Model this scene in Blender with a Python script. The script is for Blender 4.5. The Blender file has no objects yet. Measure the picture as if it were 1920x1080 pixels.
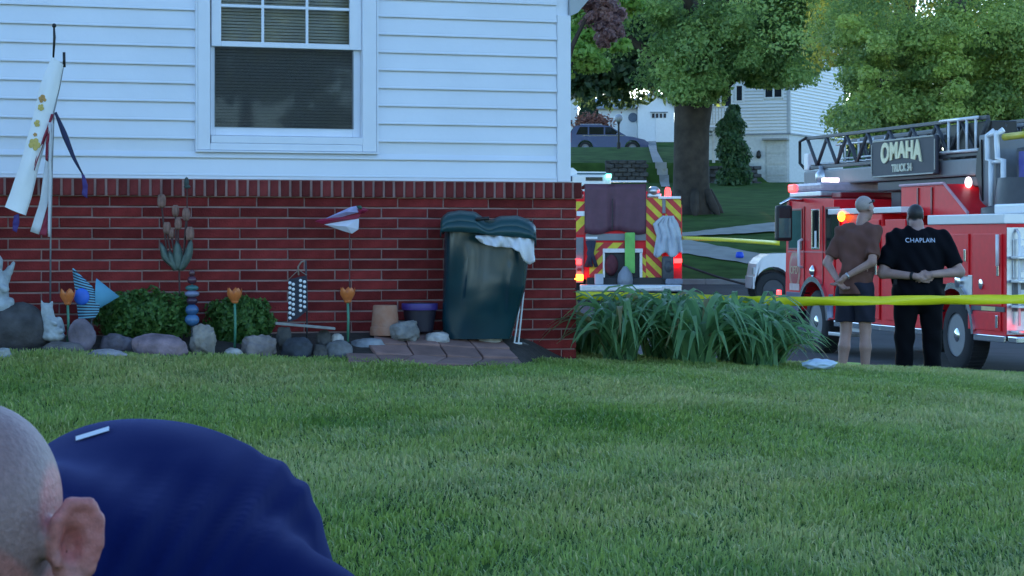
import bpy, bmesh, math, random
import numpy as np
from mathutils import Vector, Matrix, Euler, noise
from mathutils.bvhtree import BVHTree

SC = bpy.context.scene
COL = SC.collection
rnd = random.Random(7)
F, YH, CZ = 4500.0, 450.0, 0.75          # focal length (photo px), horizon row, camera height

# ------------------------------------------------------------------ camera, sky, sun, exposure
cam = bpy.data.cameras.new('camera')
cam.sensor_width = 36.0
cam.lens = 36.0 * F / 1920.0
cam.shift_y = -90.0 / 1920.0
cam.clip_start = 0.05
cam.clip_end = 2000.0
cam.dof.use_dof = True
cam.dof.focus_distance = 15.5
cam.dof.aperture_fstop = 60.0
camo = bpy.data.objects.new('camera', cam)
camo.location = (0, 0, CZ)
camo.rotation_euler = (math.pi / 2, 0, 0)
COL.objects.link(camo)
SC.camera = camo

SUN_ELEV, SUN_AZ = 5.0, 1.0            # azimuth measured from +Y towards +X
world = bpy.data.worlds.new("World")
SC.world = world
world.use_nodes = True
wn = world.node_tree
sky = wn.nodes.new('ShaderNodeTexSky')
sky.sky_type = 'NISHITA'
sky.sun_disc = False
sky.sun_elevation = math.radians(SUN_ELEV)
sky.sun_rotation = math.radians(SUN_AZ)
sky.air_density = 0.55
sky.dust_density = 0.05
sky.ozone_density = 1.7
bg = wn.nodes['Background']
bg.inputs['Strength'].default_value = 0.12
wn.links.new(sky.outputs['Color'], bg.inputs['Color'])
sun = bpy.data.lights.new('sun', 'SUN')
sun.energy = 2.0
sun.angle = math.radians(0.5)
sun.color = (1.0, 0.80, 0.56)
suno = bpy.data.objects.new('sun', sun)
_el, _az = math.radians(SUN_ELEV), math.radians(SUN_AZ)
_sd = Vector((math.sin(_az) * math.cos(_el), math.cos(_az) * math.cos(_el), math.sin(_el)))
suno.rotation_euler = _sd.to_track_quat('Z', 'Y').to_euler()
suno.location = (-30, 30, 40)
COL.objects.link(suno)
SC.view_settings.view_transform = 'Standard'
SC.view_settings.look = 'None'
SC.view_settings.gamma = 1.0
SC.view_settings.exposure = 2.8
SC.view_settings.use_curve_mapping = False

# ------------------------------------------------------------------ materials
def mat(name, col, rough=0.6, metal=0.0, var=0.12, scale=8.0, bump=0.0, bscale=None, rndv=0.0,
        emit=None, estr=0.0, spec=0.5, attr=None, coat=0.0, sheen=0.0, alpha=None, col2=None):
    m = bpy.data.materials.new(name)
    m.use_nodes = True
    nt = m.node_tree
    b = nt.nodes['Principled BSDF']
    b.inputs['Roughness'].default_value = rough
    b.inputs['Metallic'].default_value = metal
    b.inputs['Specular IOR Level'].default_value = spec
    if sheen: b.inputs['Sheen Weight'].default_value = sheen; b.inputs['Sheen Roughness'].default_value = .4; b.inputs['Sheen Tint'].default_value = (.35,.42,1,1)
    if coat: b.inputs['Coat Weight'].default_value = coat; b.inputs['Coat Roughness'].default_value = 0.12
    tc = nt.nodes.new('ShaderNodeTexCoord')
    c = (col[0], col[1], col[2], 1)
    if attr:
        a = nt.nodes.new('ShaderNodeAttribute'); a.attribute_name = attr
        src = a.outputs['Color']
        if var > .13:
            nz = nt.nodes.new('ShaderNodeTexNoise'); nz.inputs['Scale'].default_value = scale; nz.inputs['Detail'].default_value = 3
            nt.links.new(tc.outputs['Object'], nz.inputs['Vector'])
            mr0 = nt.nodes.new('ShaderNodeMapRange'); mr0.inputs['From Min'].default_value = .3; mr0.inputs['From Max'].default_value = .7
            mr0.inputs['To Min'].default_value = 1-var; mr0.inputs['To Max'].default_value = 1+var
            nt.links.new(nz.outputs['Fac'], mr0.inputs['Value'])
            vm = nt.nodes.new('ShaderNodeVectorMath'); vm.operation = 'SCALE'
            nt.links.new(src, vm.inputs[0]); nt.links.new(mr0.outputs['Result'], vm.inputs['Scale']); src = vm.outputs[0]
    else:
        nz = nt.nodes.new('ShaderNodeTexNoise')
        nz.inputs['Scale'].default_value = scale
        nz.inputs['Detail'].default_value = 5
        nt.links.new(tc.outputs['Object'], nz.inputs['Vector'])
        mx = nt.nodes.new('ShaderNodeMix'); mx.data_type = 'RGBA'
        lo = tuple(x * (1 - var) for x in col); hi = tuple(min(1, x * (1 + var)) for x in col)
        if col2: lo, hi = col, col2
        mx.inputs['A'].default_value = (*lo, 1); mx.inputs['B'].default_value = (*hi, 1)
        rp = nt.nodes.new('ShaderNodeMapRange')
        rp.inputs['From Min'].default_value = 0.3; rp.inputs['From Max'].default_value = 0.7
        nt.links.new(nz.outputs['Fac'], rp.inputs['Value'])
        nt.links.new(rp.outputs['Result'], mx.inputs['Factor'])
        src = mx.outputs['Result']
    if rndv:
        oi = nt.nodes.new('ShaderNodeObjectInfo')
        hs = nt.nodes.new('ShaderNodeHueSaturation')
        mr = nt.nodes.new('ShaderNodeMapRange')
        mr.inputs['To Min'].default_value = 1 - rndv; mr.inputs['To Max'].default_value = 1 + rndv
        nt.links.new(oi.outputs['Random'], mr.inputs['Value'])
        nt.links.new(mr.outputs['Result'], hs.inputs['Value'])
        nt.links.new(src, hs.inputs['Color'])
        src = hs.outputs['Color']
    nt.links.new(src, b.inputs['Base Color'])
    if bump:
        nb = nt.nodes.new('ShaderNodeTexNoise')
        nb.inputs['Scale'].default_value = bscale or scale * 4
        nb.inputs['Detail'].default_value = 4
        nt.links.new(tc.outputs['Object'], nb.inputs['Vector'])
        bp = nt.nodes.new('ShaderNodeBump')
        bp.inputs['Strength'].default_value = bump
        bp.inputs['Distance'].default_value = 0.01
        nt.links.new(nb.outputs['Fac'], bp.inputs['Height'])
        nt.links.new(bp.outputs['Normal'], b.inputs['Normal'])
    if emit:
        b.inputs['Emission Color'].default_value = (*emit, 1)
        b.inputs['Emission Strength'].default_value = estr
    return m

def leaf_mat(name, trans=0.35, rough=0.55):
    m = bpy.data.materials.new(name); m.use_nodes = True
    nt = m.node_tree
    b = nt.nodes['Principled BSDF']; out = nt.nodes['Material Output']
    a = nt.nodes.new('ShaderNodeAttribute'); a.attribute_name = 'Col'
    nt.links.new(a.outputs['Color'], b.inputs['Base Color'])
    b.inputs['Roughness'].default_value = rough
    b.inputs['Specular IOR Level'].default_value = 0.3
    t = nt.nodes.new('ShaderNodeBsdfTranslucent')
    nt.links.new(a.outputs['Color'], t.inputs['Color'])
    sc = nt.nodes.new('ShaderNodeVectorMath'); sc.operation = 'SCALE'; sc.inputs['Scale'].default_value = trans
    nt.links.new(a.outputs['Color'], sc.inputs[0]); nt.links.new(sc.outputs[0], t.inputs['Color'])
    mx = nt.nodes.new('ShaderNodeAddShader')          # a leaf reflects and lets light through
    nt.links.new(b.outputs[0], mx.inputs[0]); nt.links.new(t.outputs[0], mx.inputs[1])
    nt.links.new(mx.outputs[0], out.inputs['Surface'])
    return m

def glass_mat(name, tint=(0.6, 0.7, 0.75), tr=0.75, rough=0.03):
    m = bpy.data.materials.new(name); m.use_nodes = True
    nt = m.node_tree; out = nt.nodes['Material Output']
    nt.nodes.remove(nt.nodes['Principled BSDF'])
    t = nt.nodes.new('ShaderNodeBsdfTransparent'); t.inputs['Color'].default_value = (*[x * tr for x in tint], 1)
    g = nt.nodes.new('ShaderNodeBsdfGlossy'); g.inputs['Roughness'].default_value = rough
    lw = nt.nodes.new('ShaderNodeFresnel'); lw.inputs['IOR'].default_value = 1.5
    mx = nt.nodes.new('ShaderNodeMixShader')
    nt.links.new(lw.outputs[0], mx.inputs[0]); nt.links.new(t.outputs[0], mx.inputs[1]); nt.links.new(g.outputs[0], mx.inputs[2])
    nt.links.new(mx.outputs[0], out.inputs['Surface'])
    return m

def screen_mat(name, col, cover):
    m = bpy.data.materials.new(name); m.use_nodes = True
    nt = m.node_tree; out = nt.nodes['Material Output']; b = nt.nodes['Principled BSDF']
    b.inputs['Base Color'].default_value = (*col, 1); b.inputs['Roughness'].default_value = 0.7
    t = nt.nodes.new('ShaderNodeBsdfTransparent')
    mx = nt.nodes.new('ShaderNodeMixShader'); mx.inputs[0].default_value = cover
    nt.links.new(t.outputs[0], mx.inputs[1]); nt.links.new(b.outputs[0], mx.inputs[2])
    nt.links.new(mx.outputs[0], out.inputs['Surface'])
    return m

# ------------------------------------------------------------------ mesh builder
class MB:
    def __init__(s): s.v = []; s.f = []
    def add(s, vs, fs):
        o = len(s.v); s.v += [tuple(v) for v in vs]; s.f += [tuple(i + o for i in f) for f in fs]; return s
    def box(s, lo, hi, M=None):
        x0, y0, z0 = lo; x1, y1, z1 = hi
        vs = [Vector(p) for p in ((x0,y0,z0),(x1,y0,z0),(x1,y1,z0),(x0,y1,z0),(x0,y0,z1),(x1,y0,z1),(x1,y1,z1),(x0,y1,z1))]
        if M: vs = [M @ v for v in vs]
        return s.add(vs, [(0,3,2,1),(4,5,6,7),(0,1,5,4),(1,2,6,5),(2,3,7,6),(3,0,4,7)])
    def bbox(s, lo, hi, b=0.01, M=None):                    # bevelled box
        bm = bmesh.new()
        c = [(l + h) / 2 for l, h in zip(lo, hi)]; d = [max(h - l, 1e-4) for l, h in zip(lo, hi)]
        bmesh.ops.create_cube(bm, size=1.0, matrix=Matrix.Translation(c) @ Matrix.Diagonal((*d, 1)))
        bmesh.ops.bevel(bm, geom=bm.edges[:], offset=min(b, min(d) * 0.45), segments=2, affect='EDGES', profile=0.6)
        if M: bm.transform(M)
        s.frombm(bm); return s
    def frombm(s, bm):
        bm.verts.index_update()
        s.add([v.co for v in bm.verts], [[v.index for v in f.verts] for f in bm.faces]); bm.free()
    def tube(s, pts, rad, n=8, cap=True, flat=1.0):
        pts = [Vector(p) for p in pts]
        if not hasattr(rad, '__len__'): rad = [rad] * len(pts)
        vs, fs = [], []; up = None
        for i, p in enumerate(pts):
            a = pts[max(i - 1, 0)]; b = pts[min(i + 1, len(pts) - 1)]
            t = (b - a).normalized()
            if up is None:
                up = Vector((0, 0, 1)) if abs(t.z) < 0.9 else Vector((1, 0, 0))
            x = t.cross(up).normalized(); y = x.cross(t).normalized(); up = y
            for k in range(n):
                w = 2 * math.pi * k / n
                vs.append(p + (x * math.cos(w) + y * math.sin(w) * flat) * rad[i])
        for i in range(len(pts) - 1):
            for k in range(n):
                k2 = (k + 1) % n
                fs.append((i*n+k, i*n+k2, (i+1)*n+k2, (i+1)*n+k))
        if cap:
            fs.append(tuple(range(n))[::-1]); fs.append(tuple((len(pts)-1)*n + k for k in range(n)))
        return s.add(vs, [f[::-1] for f in fs])
    def lathe(s, prof, c=(0,0,0), n=20, M=None, cap=True):
        vs, fs = [], []; c = Vector(c)
        for r, z in prof:
            for k in range(n):
                w = 2*math.pi*k/n; vs.append(Vector((r*math.cos(w), r*math.sin(w), z)))
        if M: vs = [M @ v for v in vs]
        vs = [v + c for v in vs]
        for i in range(len(prof)-1):
            for k in range(n):
                k2 = (k+1) % n; fs.append((i*n+k, i*n+k2, (i+1)*n+k2, (i+1)*n+k))
        if cap:
            fs.append(tuple(range(n))[::-1]); fs.append(tuple((len(prof)-1)*n + k for k in range(n)))
        return s.add(vs, fs)
    def ell(s, c, r, n=12, m=8, M=None):
        pr = [(max(math.sin(math.pi*i/m), 1e-3), -math.cos(math.pi*i/m)) for i in range(m+1)]
        D = Matrix.Diagonal((*r, 1))
        return s.lathe(pr, c, n, (M @ D) if M else D)
    def prism(s, poly, axis, a, b, M=None):                  # polygon (2-D) extruded along an axis
        n = len(poly); vs = []
        for h in (a, b):
            for p, q in poly:
                vs.append(Vector((h,p,q) if axis == 'x' else (p,h,q) if axis == 'y' else (p,q,h)))
        if M: vs = [M @ v for v in vs]
        fs = [tuple(range(n))[::-1], tuple(range(n, 2*n))] + [(i, (i+1)%n, n+(i+1)%n, n+i) for i in range(n)]
        s.add(vs, fs); return s
    def grid(s, P):                                          # rows of points
        nr, nc = len(P), len(P[0])
        return s.add([p for r in P for p in r], [(i*nc+j, i*nc+j+1, (i+1)*nc+j+1, (i+1)*nc+j) for i in range(nr-1) for j in range(nc-1)])
    def build(s, name, m=None, parent=None, smooth=False, world=False, fix=True):
        me = bpy.data.meshes.new(name)
        v = s.v
        if world and parent is not None:
            r = parent
            while r.parent: r = r.parent
            inv = r.matrix_basis.inverted()
            v = [inv @ Vector(p) for p in v]
        me.from_pydata([tuple(p) for p in v], [], s.f)
        if fix:
            bm = bmesh.new(); bm.from_mesh(me); bmesh.ops.recalc_face_normals(bm, faces=bm.faces[:]); bm.to_mesh(me); bm.free()
        return link(name, me, m, parent, smooth)

def link(name, me, m=None, parent=None, smooth=False):
    if m is not None and not len(me.materials): me.materials.append(m)
    if smooth: me.polygons.foreach_set('use_smooth', [True] * len(me.polygons))
    if smooth and smooth != True:
        me.update()
        try: me.set_sharp_from_angle(angle=math.radians(smooth))
        except Exception: pass
    o = bpy.data.objects.new(name, me)
    COL.objects.link(o)
    if parent is not None: o.parent = parent
    return o

def tag(o, label=None, cat=None, group=None, kind=None):
    if label: o['label'] = label
    if cat: o['category'] = cat
    if group: o['group'] = group
    if kind: o['kind'] = kind
    return o

def thing(name, label, cat, loc=(0,0,0), rz=0.0, group=None):
    o = bpy.data.objects.new(name, None)
    o.empty_display_size = 0.2
    o.location = loc; o.rotation_euler = (0, 0, rz)
    COL.objects.link(o)
    return tag(o, label, cat, group)

def copy_tree(o, parent=None):
    c = o.copy(); COL.objects.link(c); c.parent = parent
    for ch in list(o.children): copy_tree(ch, c)
    return c

def text_mesh(txt, size=1.0, depth=0.004, spacing=1.0, bold=0.0):
    cu = bpy.data.curves.new('lettering', 'FONT')
    cu.body = txt; cu.size = size; cu.extrude = depth; cu.align_x = 'CENTER'; cu.align_y = 'CENTER'
    cu.space_character = spacing; cu.offset = bold
    ob = bpy.data.objects.new('lettering', cu); COL.objects.link(ob)
    dg = bpy.context.evaluated_depsgraph_get()
    me = bpy.data.meshes.new_from_object(ob.evaluated_get(dg))
    COL.objects.unlink(ob); bpy.data.objects.remove(ob)
    v = [tuple(x.co) for x in me.vertices]; f = [tuple(p.vertices) for p in me.polygons]
    bpy.data.meshes.remove(me)
    return v, f

def np_mesh(name, V, Fq, m, parent=None, col=None, smooth=False, nper=4):
    """fast mesh from arrays: V (n,3), Fq (k,nper) faces, optional per-vertex colour"""
    me = bpy.data.meshes.new(name)
    V = np.asarray(V, np.float32); Fq = np.asarray(Fq, np.int32)
    me.vertices.add(len(V)); me.vertices.foreach_set('co', V.ravel())
    me.loops.add(Fq.size); me.loops.foreach_set('vertex_index', Fq.ravel())
    me.polygons.add(len(Fq)); me.polygons.foreach_set('loop_start', np.arange(0, Fq.size, nper, dtype=np.int32))
    me.update(calc_edges=True); me.validate()
    if col is not None:
        a = me.color_attributes.new('Col', 'FLOAT_COLOR', 'POINT')
        c = np.ones((len(V), 4), np.float32); c[:, :3] = col
        a.data.foreach_set('color', c.ravel())
    return link(name, me, m, parent, smooth)

# ------------------------------------------------------------------ signed-distance modelling (bodies, cloth)
class SDF:
    def __init__(s, lo, hi, h):
        s.lo = np.array(lo, float); s.h = h
        n = np.ceil((np.array(hi) - s.lo) / h).astype(int) + 1
        s.ax = [(s.lo[i] + h * np.arange(n[i])).astype(np.float32) for i in range(3)]
        s.phi = np.full(n, 0.4, np.float32)
    def _sl(s, lo, hi):
        out = []
        for i in range(3):
            a = int(max(0, math.floor((lo[i] - s.lo[i]) / s.h))); b = int(min(s.phi.shape[i], math.ceil((hi[i] - s.lo[i]) / s.h) + 1))
            if b <= a: return None
            out.append(slice(a, b))
        return tuple(out)
    def _xyz(s, sl):
        return s.ax[0][sl[0]][:, None, None], s.ax[1][sl[1]][None, :, None], s.ax[2][sl[2]][None, None, :]
    def _put(s, lo, hi, fn, k, mode='add'):
        pad = k + 3 * s.h + 0.02
        sl = s._sl([l - pad for l in lo], [x + pad for x in hi])
        if sl is None: return s
        d = fn(*s._xyz(sl)); a = s.phi[sl]
        if mode == 'sub': d = -d
        if mode == 'add':
            hh = np.maximum(k - np.abs(a - d), 0) / max(k, 1e-6); r = np.minimum(a, d) - hh * hh * k / 4
        else:
            hh = np.maximum(k - np.abs(a - d), 0) / max(k, 1e-6); r = np.maximum(a, d) + hh * hh * k / 4
        s.phi[sl] = r
        return s
    def cap(s, a, b, ra, rb=None, k=0.02, mode='add', sq=None):
        rb = ra if rb is None else rb
        a = np.array(a, float); b = np.array(b, float); R = max(ra, rb)
        ab = b - a; L = max(float(ab @ ab), 1e-9)
        def fn(x, y, z):
            t = np.clip(((x-a[0])*ab[0] + (y-a[1])*ab[1] + (z-a[2])*ab[2]) / L, 0, 1)
            return np.sqrt((x-a[0]-t*ab[0])**2 + (y-a[1]-t*ab[1])**2 + (z-a[2]-t*ab[2])**2) - (ra + (rb-ra)*t)
        return s._put(np.minimum(a, b) - R, np.maximum(a, b) + R, fn, k, mode)
    def ell(s, c, r, k=0.02, R=None, mode='add'):
        c = np.array(c, float); m = max(r); Q = np.array(R.to_3x3().transposed()) if R is not None else np.eye(3)
        def fn(x, y, z):
            dx, dy, dz = x-c[0], y-c[1], z-c[2]
            p = [(Q[i][0]*dx + Q[i][1]*dy + Q[i][2]*dz) for i in range(3)]
            k0 = np.sqrt((p[0]/r[0])**2 + (p[1]/r[1])**2 + (p[2]/r[2])**2)
            k1 = np.sqrt((p[0]/r[0]**2)**2 + (p[1]/r[1]**2)**2 + (p[2]/r[2]**2)**2)
            return k0 * (k0 - 1) / np.maximum(k1, 1e-6)
        return s._put(c - m, c + m, fn, k, mode)
    def cut(s, p, n, k=0.004, lo=None, hi=None):              # remove the side the normal points to
        p = np.array(p, float); n = np.array(n, float); n /= np.linalg.norm(n)
        lo = s.lo if lo is None else lo
        hi = [a[-1] for a in s.ax] if hi is None else hi
        return s._put(lo, hi, lambda x, y, z: (x-p[0])*n[0] + (y-p[1])*n[1] + (z-p[2])*n[2], k, 'max') if True else s
    def disp(s, fn):
        s.phi += fn(s.ax[0][:, None, None], s.ax[1][None, :, None], s.ax[2][None, None, :]).astype(np.float32); return s
    def mesh(s):
        p = s.phi; S = p < 0
        n = np.array(p.shape) - 1
        cs = [(i, j, k) for i in (0,1) for j in (0,1) for k in (0,1)]
        sh = lambda A, c: A[c[0]:c[0]+n[0], c[1]:c[1]+n[1], c[2]:c[2]+n[2]]
        cnt = sum(sh(S, c).astype(np.int8) for c in cs)
        act = (cnt > 0) & (cnt < 8)
        ii = np.argwhere(act); idx = np.full(act.shape, -1, np.int32); idx[act] = np.arange(len(ii))
        pos = np.zeros((len(ii), 3)); w = np.zeros(len(ii))
        val = {c: p[ii[:,0]+c[0], ii[:,1]+c[1], ii[:,2]+c[2]] for c in cs}
        for c in cs:
            for a in range(3):
                if c[a]: continue
                d = list(c); d[a] = 1; d = tuple(d)
                v0, v1 = val[c], val[d]; m = (v0 < 0) != (v1 < 0)
                t = v0[m] / (v0[m] - v1[m])
                q = np.tile(np.array(c, float), (m.sum(), 1)); q[:, a] += t
                pos[m] += q; w[m] += 1
        V = (ii + pos / w[:, None]) * s.h + s.lo
        faces = []
        for a in range(3):
            b, c = (a+1) % 3, (a+2) % 3
            s0 = [slice(0, None)]*3; s1 = [slice(0, None)]*3
            s0[a] = slice(0, -1); s1[a] = slice(1, None)
            A, B = S[tuple(s0)], S[tuple(s1)]
            e = np.argwhere(A != B)
            e = e[(e[:, b] > 0) & (e[:, c] > 0) & (e[:, b] < n[b]) & (e[:, c] < n[c])]
            flip = ~A[e[:,0], e[:,1], e[:,2]]
            def cell(db, dc):
                q = e.copy(); q[:, b] -= db; q[:, c] -= dc
                return idx[q[:,0], q[:,1], q[:,2]]
            q = np.stack([cell(1,1), cell(0,1), cell(0,0), cell(1,0)], 1)
            q[flip] = q[flip][:, ::-1]
            faces.append(q)
        return V, np.concatenate(faces)
    def build(s, name, m, parent, world=False, relax=1, col=None):
        V, Fq = s.mesh()
        if relax:
            E = np.concatenate([Fq[:, [0,1]], Fq[:, [1,2]], Fq[:, [2,3]], Fq[:, [3,0]]])
            for _ in range(relax):
                acc = np.zeros_like(V); ct = np.zeros(len(V))
                np.add.at(acc, E[:,0], V[E[:,1]]); np.add.at(ct, E[:,0], 1)
                np.add.at(acc, E[:,1], V[E[:,0]]); np.add.at(ct, E[:,1], 1)
                V = 0.5 * V + 0.5 * acc / np.maximum(ct, 1)[:, None]
        c = col(V) if col else None
        s.V, s.Fq = V, Fq
        if world and parent is not None: V = V - np.array(parent.location)
        return np_mesh(name, V, Fq, m, parent, c, True)

# ------------------------------------------------------------------ pixel <-> place helpers
def PW(px, py, Y): return Vector(((px - 960) * Y / F, Y, CZ + (YH - py) * Y / F))

TH = math.atan(4500.0 / (13200 - 960)); CT, ST = math.cos(TH), math.sin(TH)
CX, CY = 0.379, 16.262                              # house corner
def HX(px, d=0.0):                                  # house-local x of a photo column on the plane d in front of the wall
    a = (px - 960) / F
    return (CX + d*ST - a*CY + a*d*CT) / (a*ST - CT)
def HL(px, py, d=0.0):
    x = HX(px, d); Y = CY + x*ST - d*CT
    return x, CZ + (YH - py) * Y / F
def HW(px, py, d=0.0):                              # the same point in the world
    x = HX(px, d); Y = CY + x*ST - d*CT
    return PW(px, py, Y)
def lerp_tab(t, x):
    return float(np.interp(x, [a for a, b in t], [b for a, b in t]))
_base = [(-40,-.5),(2,-.5),(7.5,-.30),(14.3,-.045),(17,-.045),(24.5,-.67),(31,-1.25),(44,-1.25),(58,-.67),(62,-.42),(64,-.17),
         (67,.27),(69,.57),(72,.91),(75,1.22),(80,1.64),(95,2.48),(112,3.44)]
_left = _base + [(112.6,4.35),(124,5.62),(126.4,5.32),(132,5.34),(139,6.4),(145,6.8),(200,8),(500,10)]
_right = _base + [(125,3.7),(140,6.0),(200,8),(500,10)]
_w = [(2,.1),(7.5,.2),(14,1),(17,1),(26,0)]
def ground(X, Y):
    z = lerp_tab(_base, min(Y, 112))
    if Y > 112:
        px = 960 + F * X / Y
        s = min(1, max(0, (1440 - px) / 40)); s = s*s*(3-2*s)
        z = lerp_tab(_left, Y) * s + lerp_tab(_right, Y) * (1 - s)
    z -= 0.045 * min(5, max(-4, X)) * lerp_tab(_w, Y)
    return z
def G(px, py, Y0=5.0, Y1=300.0):                    # where the ray of a photo point meets the ground
    a = (px - 960) / F; b = (YH - py) / F
    Y = Y0; st = 0.05
    while Y < Y1:
        if CZ + b*Y <= ground(a*Y, Y): break
        Y += st if Y < 30 else 0.2
    return Vector((a*Y, Y, ground(a*Y, Y)))
def on_ground(X, Y, dz=0.0): return Vector((X, Y, ground(X, Y) + dz))

_wallz = [(-400,.14),(640,.14),(940,.13),(1000,.06),(1060,-.06),(1100,-.12)]
def bed_front(px): return .82 + .05*math.sin(px*.02) if px < 640 else .82 + .14*min(1,(px-640)/60) - .60*max(0,min(1,(px-975)/45))
def surf(X, Y):
    """ground, or the sloping garden bed and patio along the wall"""
    g = ground(X, Y)
    lx = (X-CX)*CT + (Y-CY)*ST; d = (X-CX)*ST - (Y-CY)*CT
    if lx > .15 or d < -.1: return g
    px = 960 + F*X/Y; f = bed_front(px)
    if d > f: return g
    t = min(1, max(0, (d-.15)/(f-.15)))
    P = (CX + lx*CT + f*ST, CY + lx*ST - f*CT)
    return max(g, lerp_tab(_wallz, px)*(1-t) + (ground(*P)-.01)*t)
def GB(px, py, Y0=12.0):
    a = (px-960)/F; b = (YH-py)/F; Y = Y0
    while Y < 20 and CZ + b*Y > surf(a*Y, Y): Y += .01
    return Vector((a*Y, Y, surf(a*Y, Y)))
# ------------------------------------------------------------------ material library
M = {}
M['soil']   = mat('soil', (.040,.032,.026), .95, var=.4, scale=20, bump=.6, bscale=60)
M['lawn']   = mat('lawn', (.060,.112,.028), .95, spec=.05, var=.35, scale=1.3, bump=.5, bscale=40)
M['asphalt']= mat('asphalt', (.055,.056,.06), .85, var=.25, scale=1.5, bump=.3, bscale=90)
M['conc']   = mat('concrete', (.34,.33,.31), .85, var=.15, scale=2.0, bump=.3, bscale=60)
M['vinyl']  = mat('vinyl_siding', (.755,.775,.84), .45, var=.045, scale=1.6, bump=.05, bscale=30)
M['trim']   = mat('white_trim', (.76,.78,.85), .4, var=.02)
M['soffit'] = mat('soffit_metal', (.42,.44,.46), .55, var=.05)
M['brick']  = mat('fired_brick', (.185,.024,.023), .85, var=.35, scale=7, bump=.6, bscale=90, rndv=.27, spec=.12)
M['brick2'] = mat('rowlock_brick', (.145,.027,.026), .85, var=.35, scale=9, bump=.5, bscale=90, rndv=.35, spec=.12)
M['mortar'] = mat('mortar', (.33,.205,.185), .95, spec=.1, var=.22, scale=6, bump=.5, bscale=120)
M['blind']  = mat('blind_slats', (.72,.65,.56), .6, var=.03)
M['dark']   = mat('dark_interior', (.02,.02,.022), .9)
M['pane']   = glass_mat('window_pane', (.72,.74,.75), 1.2)
M['screen'] = screen_mat('insect_screen', (.018,.02,.024), .32)
M['shingle']= mat('shingle', (.09,.085,.08), .9, var=.3, scale=6, bump=.5)
M['paver']  = mat('paver_concrete', (.255,.145,.125), .9, var=.22, scale=7, bump=.4, bscale=80, rndv=.16)
M['bark']   = mat('bark', (.055,.042,.034), .95, var=.4, scale=3, bump=1.0, bscale=9)
M['leaf']   = leaf_mat('leaves', 1.0)
M['grass']  = leaf_mat('grass_blades', .8, .5)
M['stonew'] = mat('dark_stone', (.07,.07,.075), .9, var=.3, scale=3, rndv=.35, bump=.5)
M['white']  = mat('white_paint', (.80,.80,.80), .35, var=.03)
M['wsid']   = mat('far_white_siding', (.78,.79,.80), .5, var=.03)
M['black']  = mat('black_plastic', (.012,.012,.013), .5)
M['rubber'] = mat('tyre_rubber', (.022,.022,.024), .85, bump=.2)
M['chrome'] = mat('chrome', (.72,.73,.75), .18, 1.0, var=.03)
M['alu']    = mat('brushed_aluminium', (.55,.56,.58), .38, .85, var=.08, scale=14)
M['steelg'] = mat('grey_painted_steel', (.20,.205,.215), .5, var=.06)
M['dgrey']  = mat('dark_grey_steel', (.055,.057,.065), .5, var=.1)

# ------------------------------------------------------------------ ground
def add_ground():
    xs = sorted(set([-220,-150,-100,-70,-50,-40,-30,-24] + list(range(-20, 41)) + [x*.5 for x in range(-12, 17)] + [45,50,60,70,90,120,160,240]))
    ys = sorted(set([-60,-40,-20,-10,-5,0,2,4,5,6] + [6.5+.5*i for i in range(50)] + list(range(31, 112)) + [112,112.6] + list(range(113, 150, 2)) + [160,180,200,250,300,400,500]))
    m = MB(); m.grid([[(x, y, ground(x, y)) for x in xs] for y in ys])
    o = m.build('ground', M['lawn'], smooth=True); tag(o, kind='structure')
    for p in o.data.polygons: pass
    # street draped over it, with a kerb on the far side
    xs2 = [-45 + 2.5*i for i in range(47)]
    ys2 = [30.6 + 1.5*i for i in range(21)] + [61.9]
    m = MB(); m.grid([[(x, y, ground(x, y) + .03) for x in xs2] for y in ys2])
    tag(m.build('street', M['asphalt'], smooth=True), kind='structure')
    for nm, y0, y1 in (('kerb', 61.9, 62.12), ('kerb', 30.4, 30.6)):
        m = MB()
        for x0, x1 in zip(xs2[:-1], xs2[1:]):
            za, zb = ground(x0, y0), ground(x1, y0)
            m.add([(x0+.006,y0,za-.2),(x1-.006,y0,zb-.2),(x1-.006,y1,zb-.2),(x0+.006,y1,za-.2),
                   (x0+.006,y0+.02,za+.16),(x1-.006,y0+.02,zb+.16),(x1-.006,y1,zb+.17),(x0+.006,y1,za+.17)],
                  [(0,3,2,1),(4,5,6,7),(0,1,5,4),(1,2,6,5),(2,3,7,6),(3,0,4,7)])
        tag(m.build(nm, M['conc']), kind='structure')
    def ribbon(name, up, lo, dz, Y0, n=24, mt='conc'):
        def along(pl, t):
            t *= len(pl) - 1; i = min(int(t), len(pl)-2); u = t - i
            return (pl[i][0]*(1-u)+pl[i+1][0]*u, pl[i][1]*(1-u)+pl[i+1][1]*u)
        rows = []
        for j in range(4):
            r = []
            for i in range(n+1):
                a, b = along(up, i/n), along(lo, i/n)
                q = G(a[0]*(1-j/3)+b[0]*j/3, a[1]*(1-j/3)+b[1]*j/3, Y0)
                r.append(q + Vector((0,0,dz)))
            rows.append(r)
        m = MB(); m.grid(rows)
        tag(m.build(name, M[mt], smooth=True), kind='structure')
    ribbon('sidewalk', [(1180,440),(1290,452),(1400,474),(1480,489),(1700,520)], [(1180,470),(1290,479),(1400,496),(1480,506),(1700,532)], .03, 62.5)
    ribbon('footpath', [(1180,444),(1290,439),(1380,428),(1470,418),(1700,395)], [(1180,450),(1290,446),(1380,442),(1470,436),(1700,425)], .05, 62.5)
    ribbon('front_walk', [(1240,352),(1226,312),(1214,270),(1213,258)], [(1256,352),(1250,318),(1232,285),(1229,258)], .05, 80, 60)
add_ground()

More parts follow.
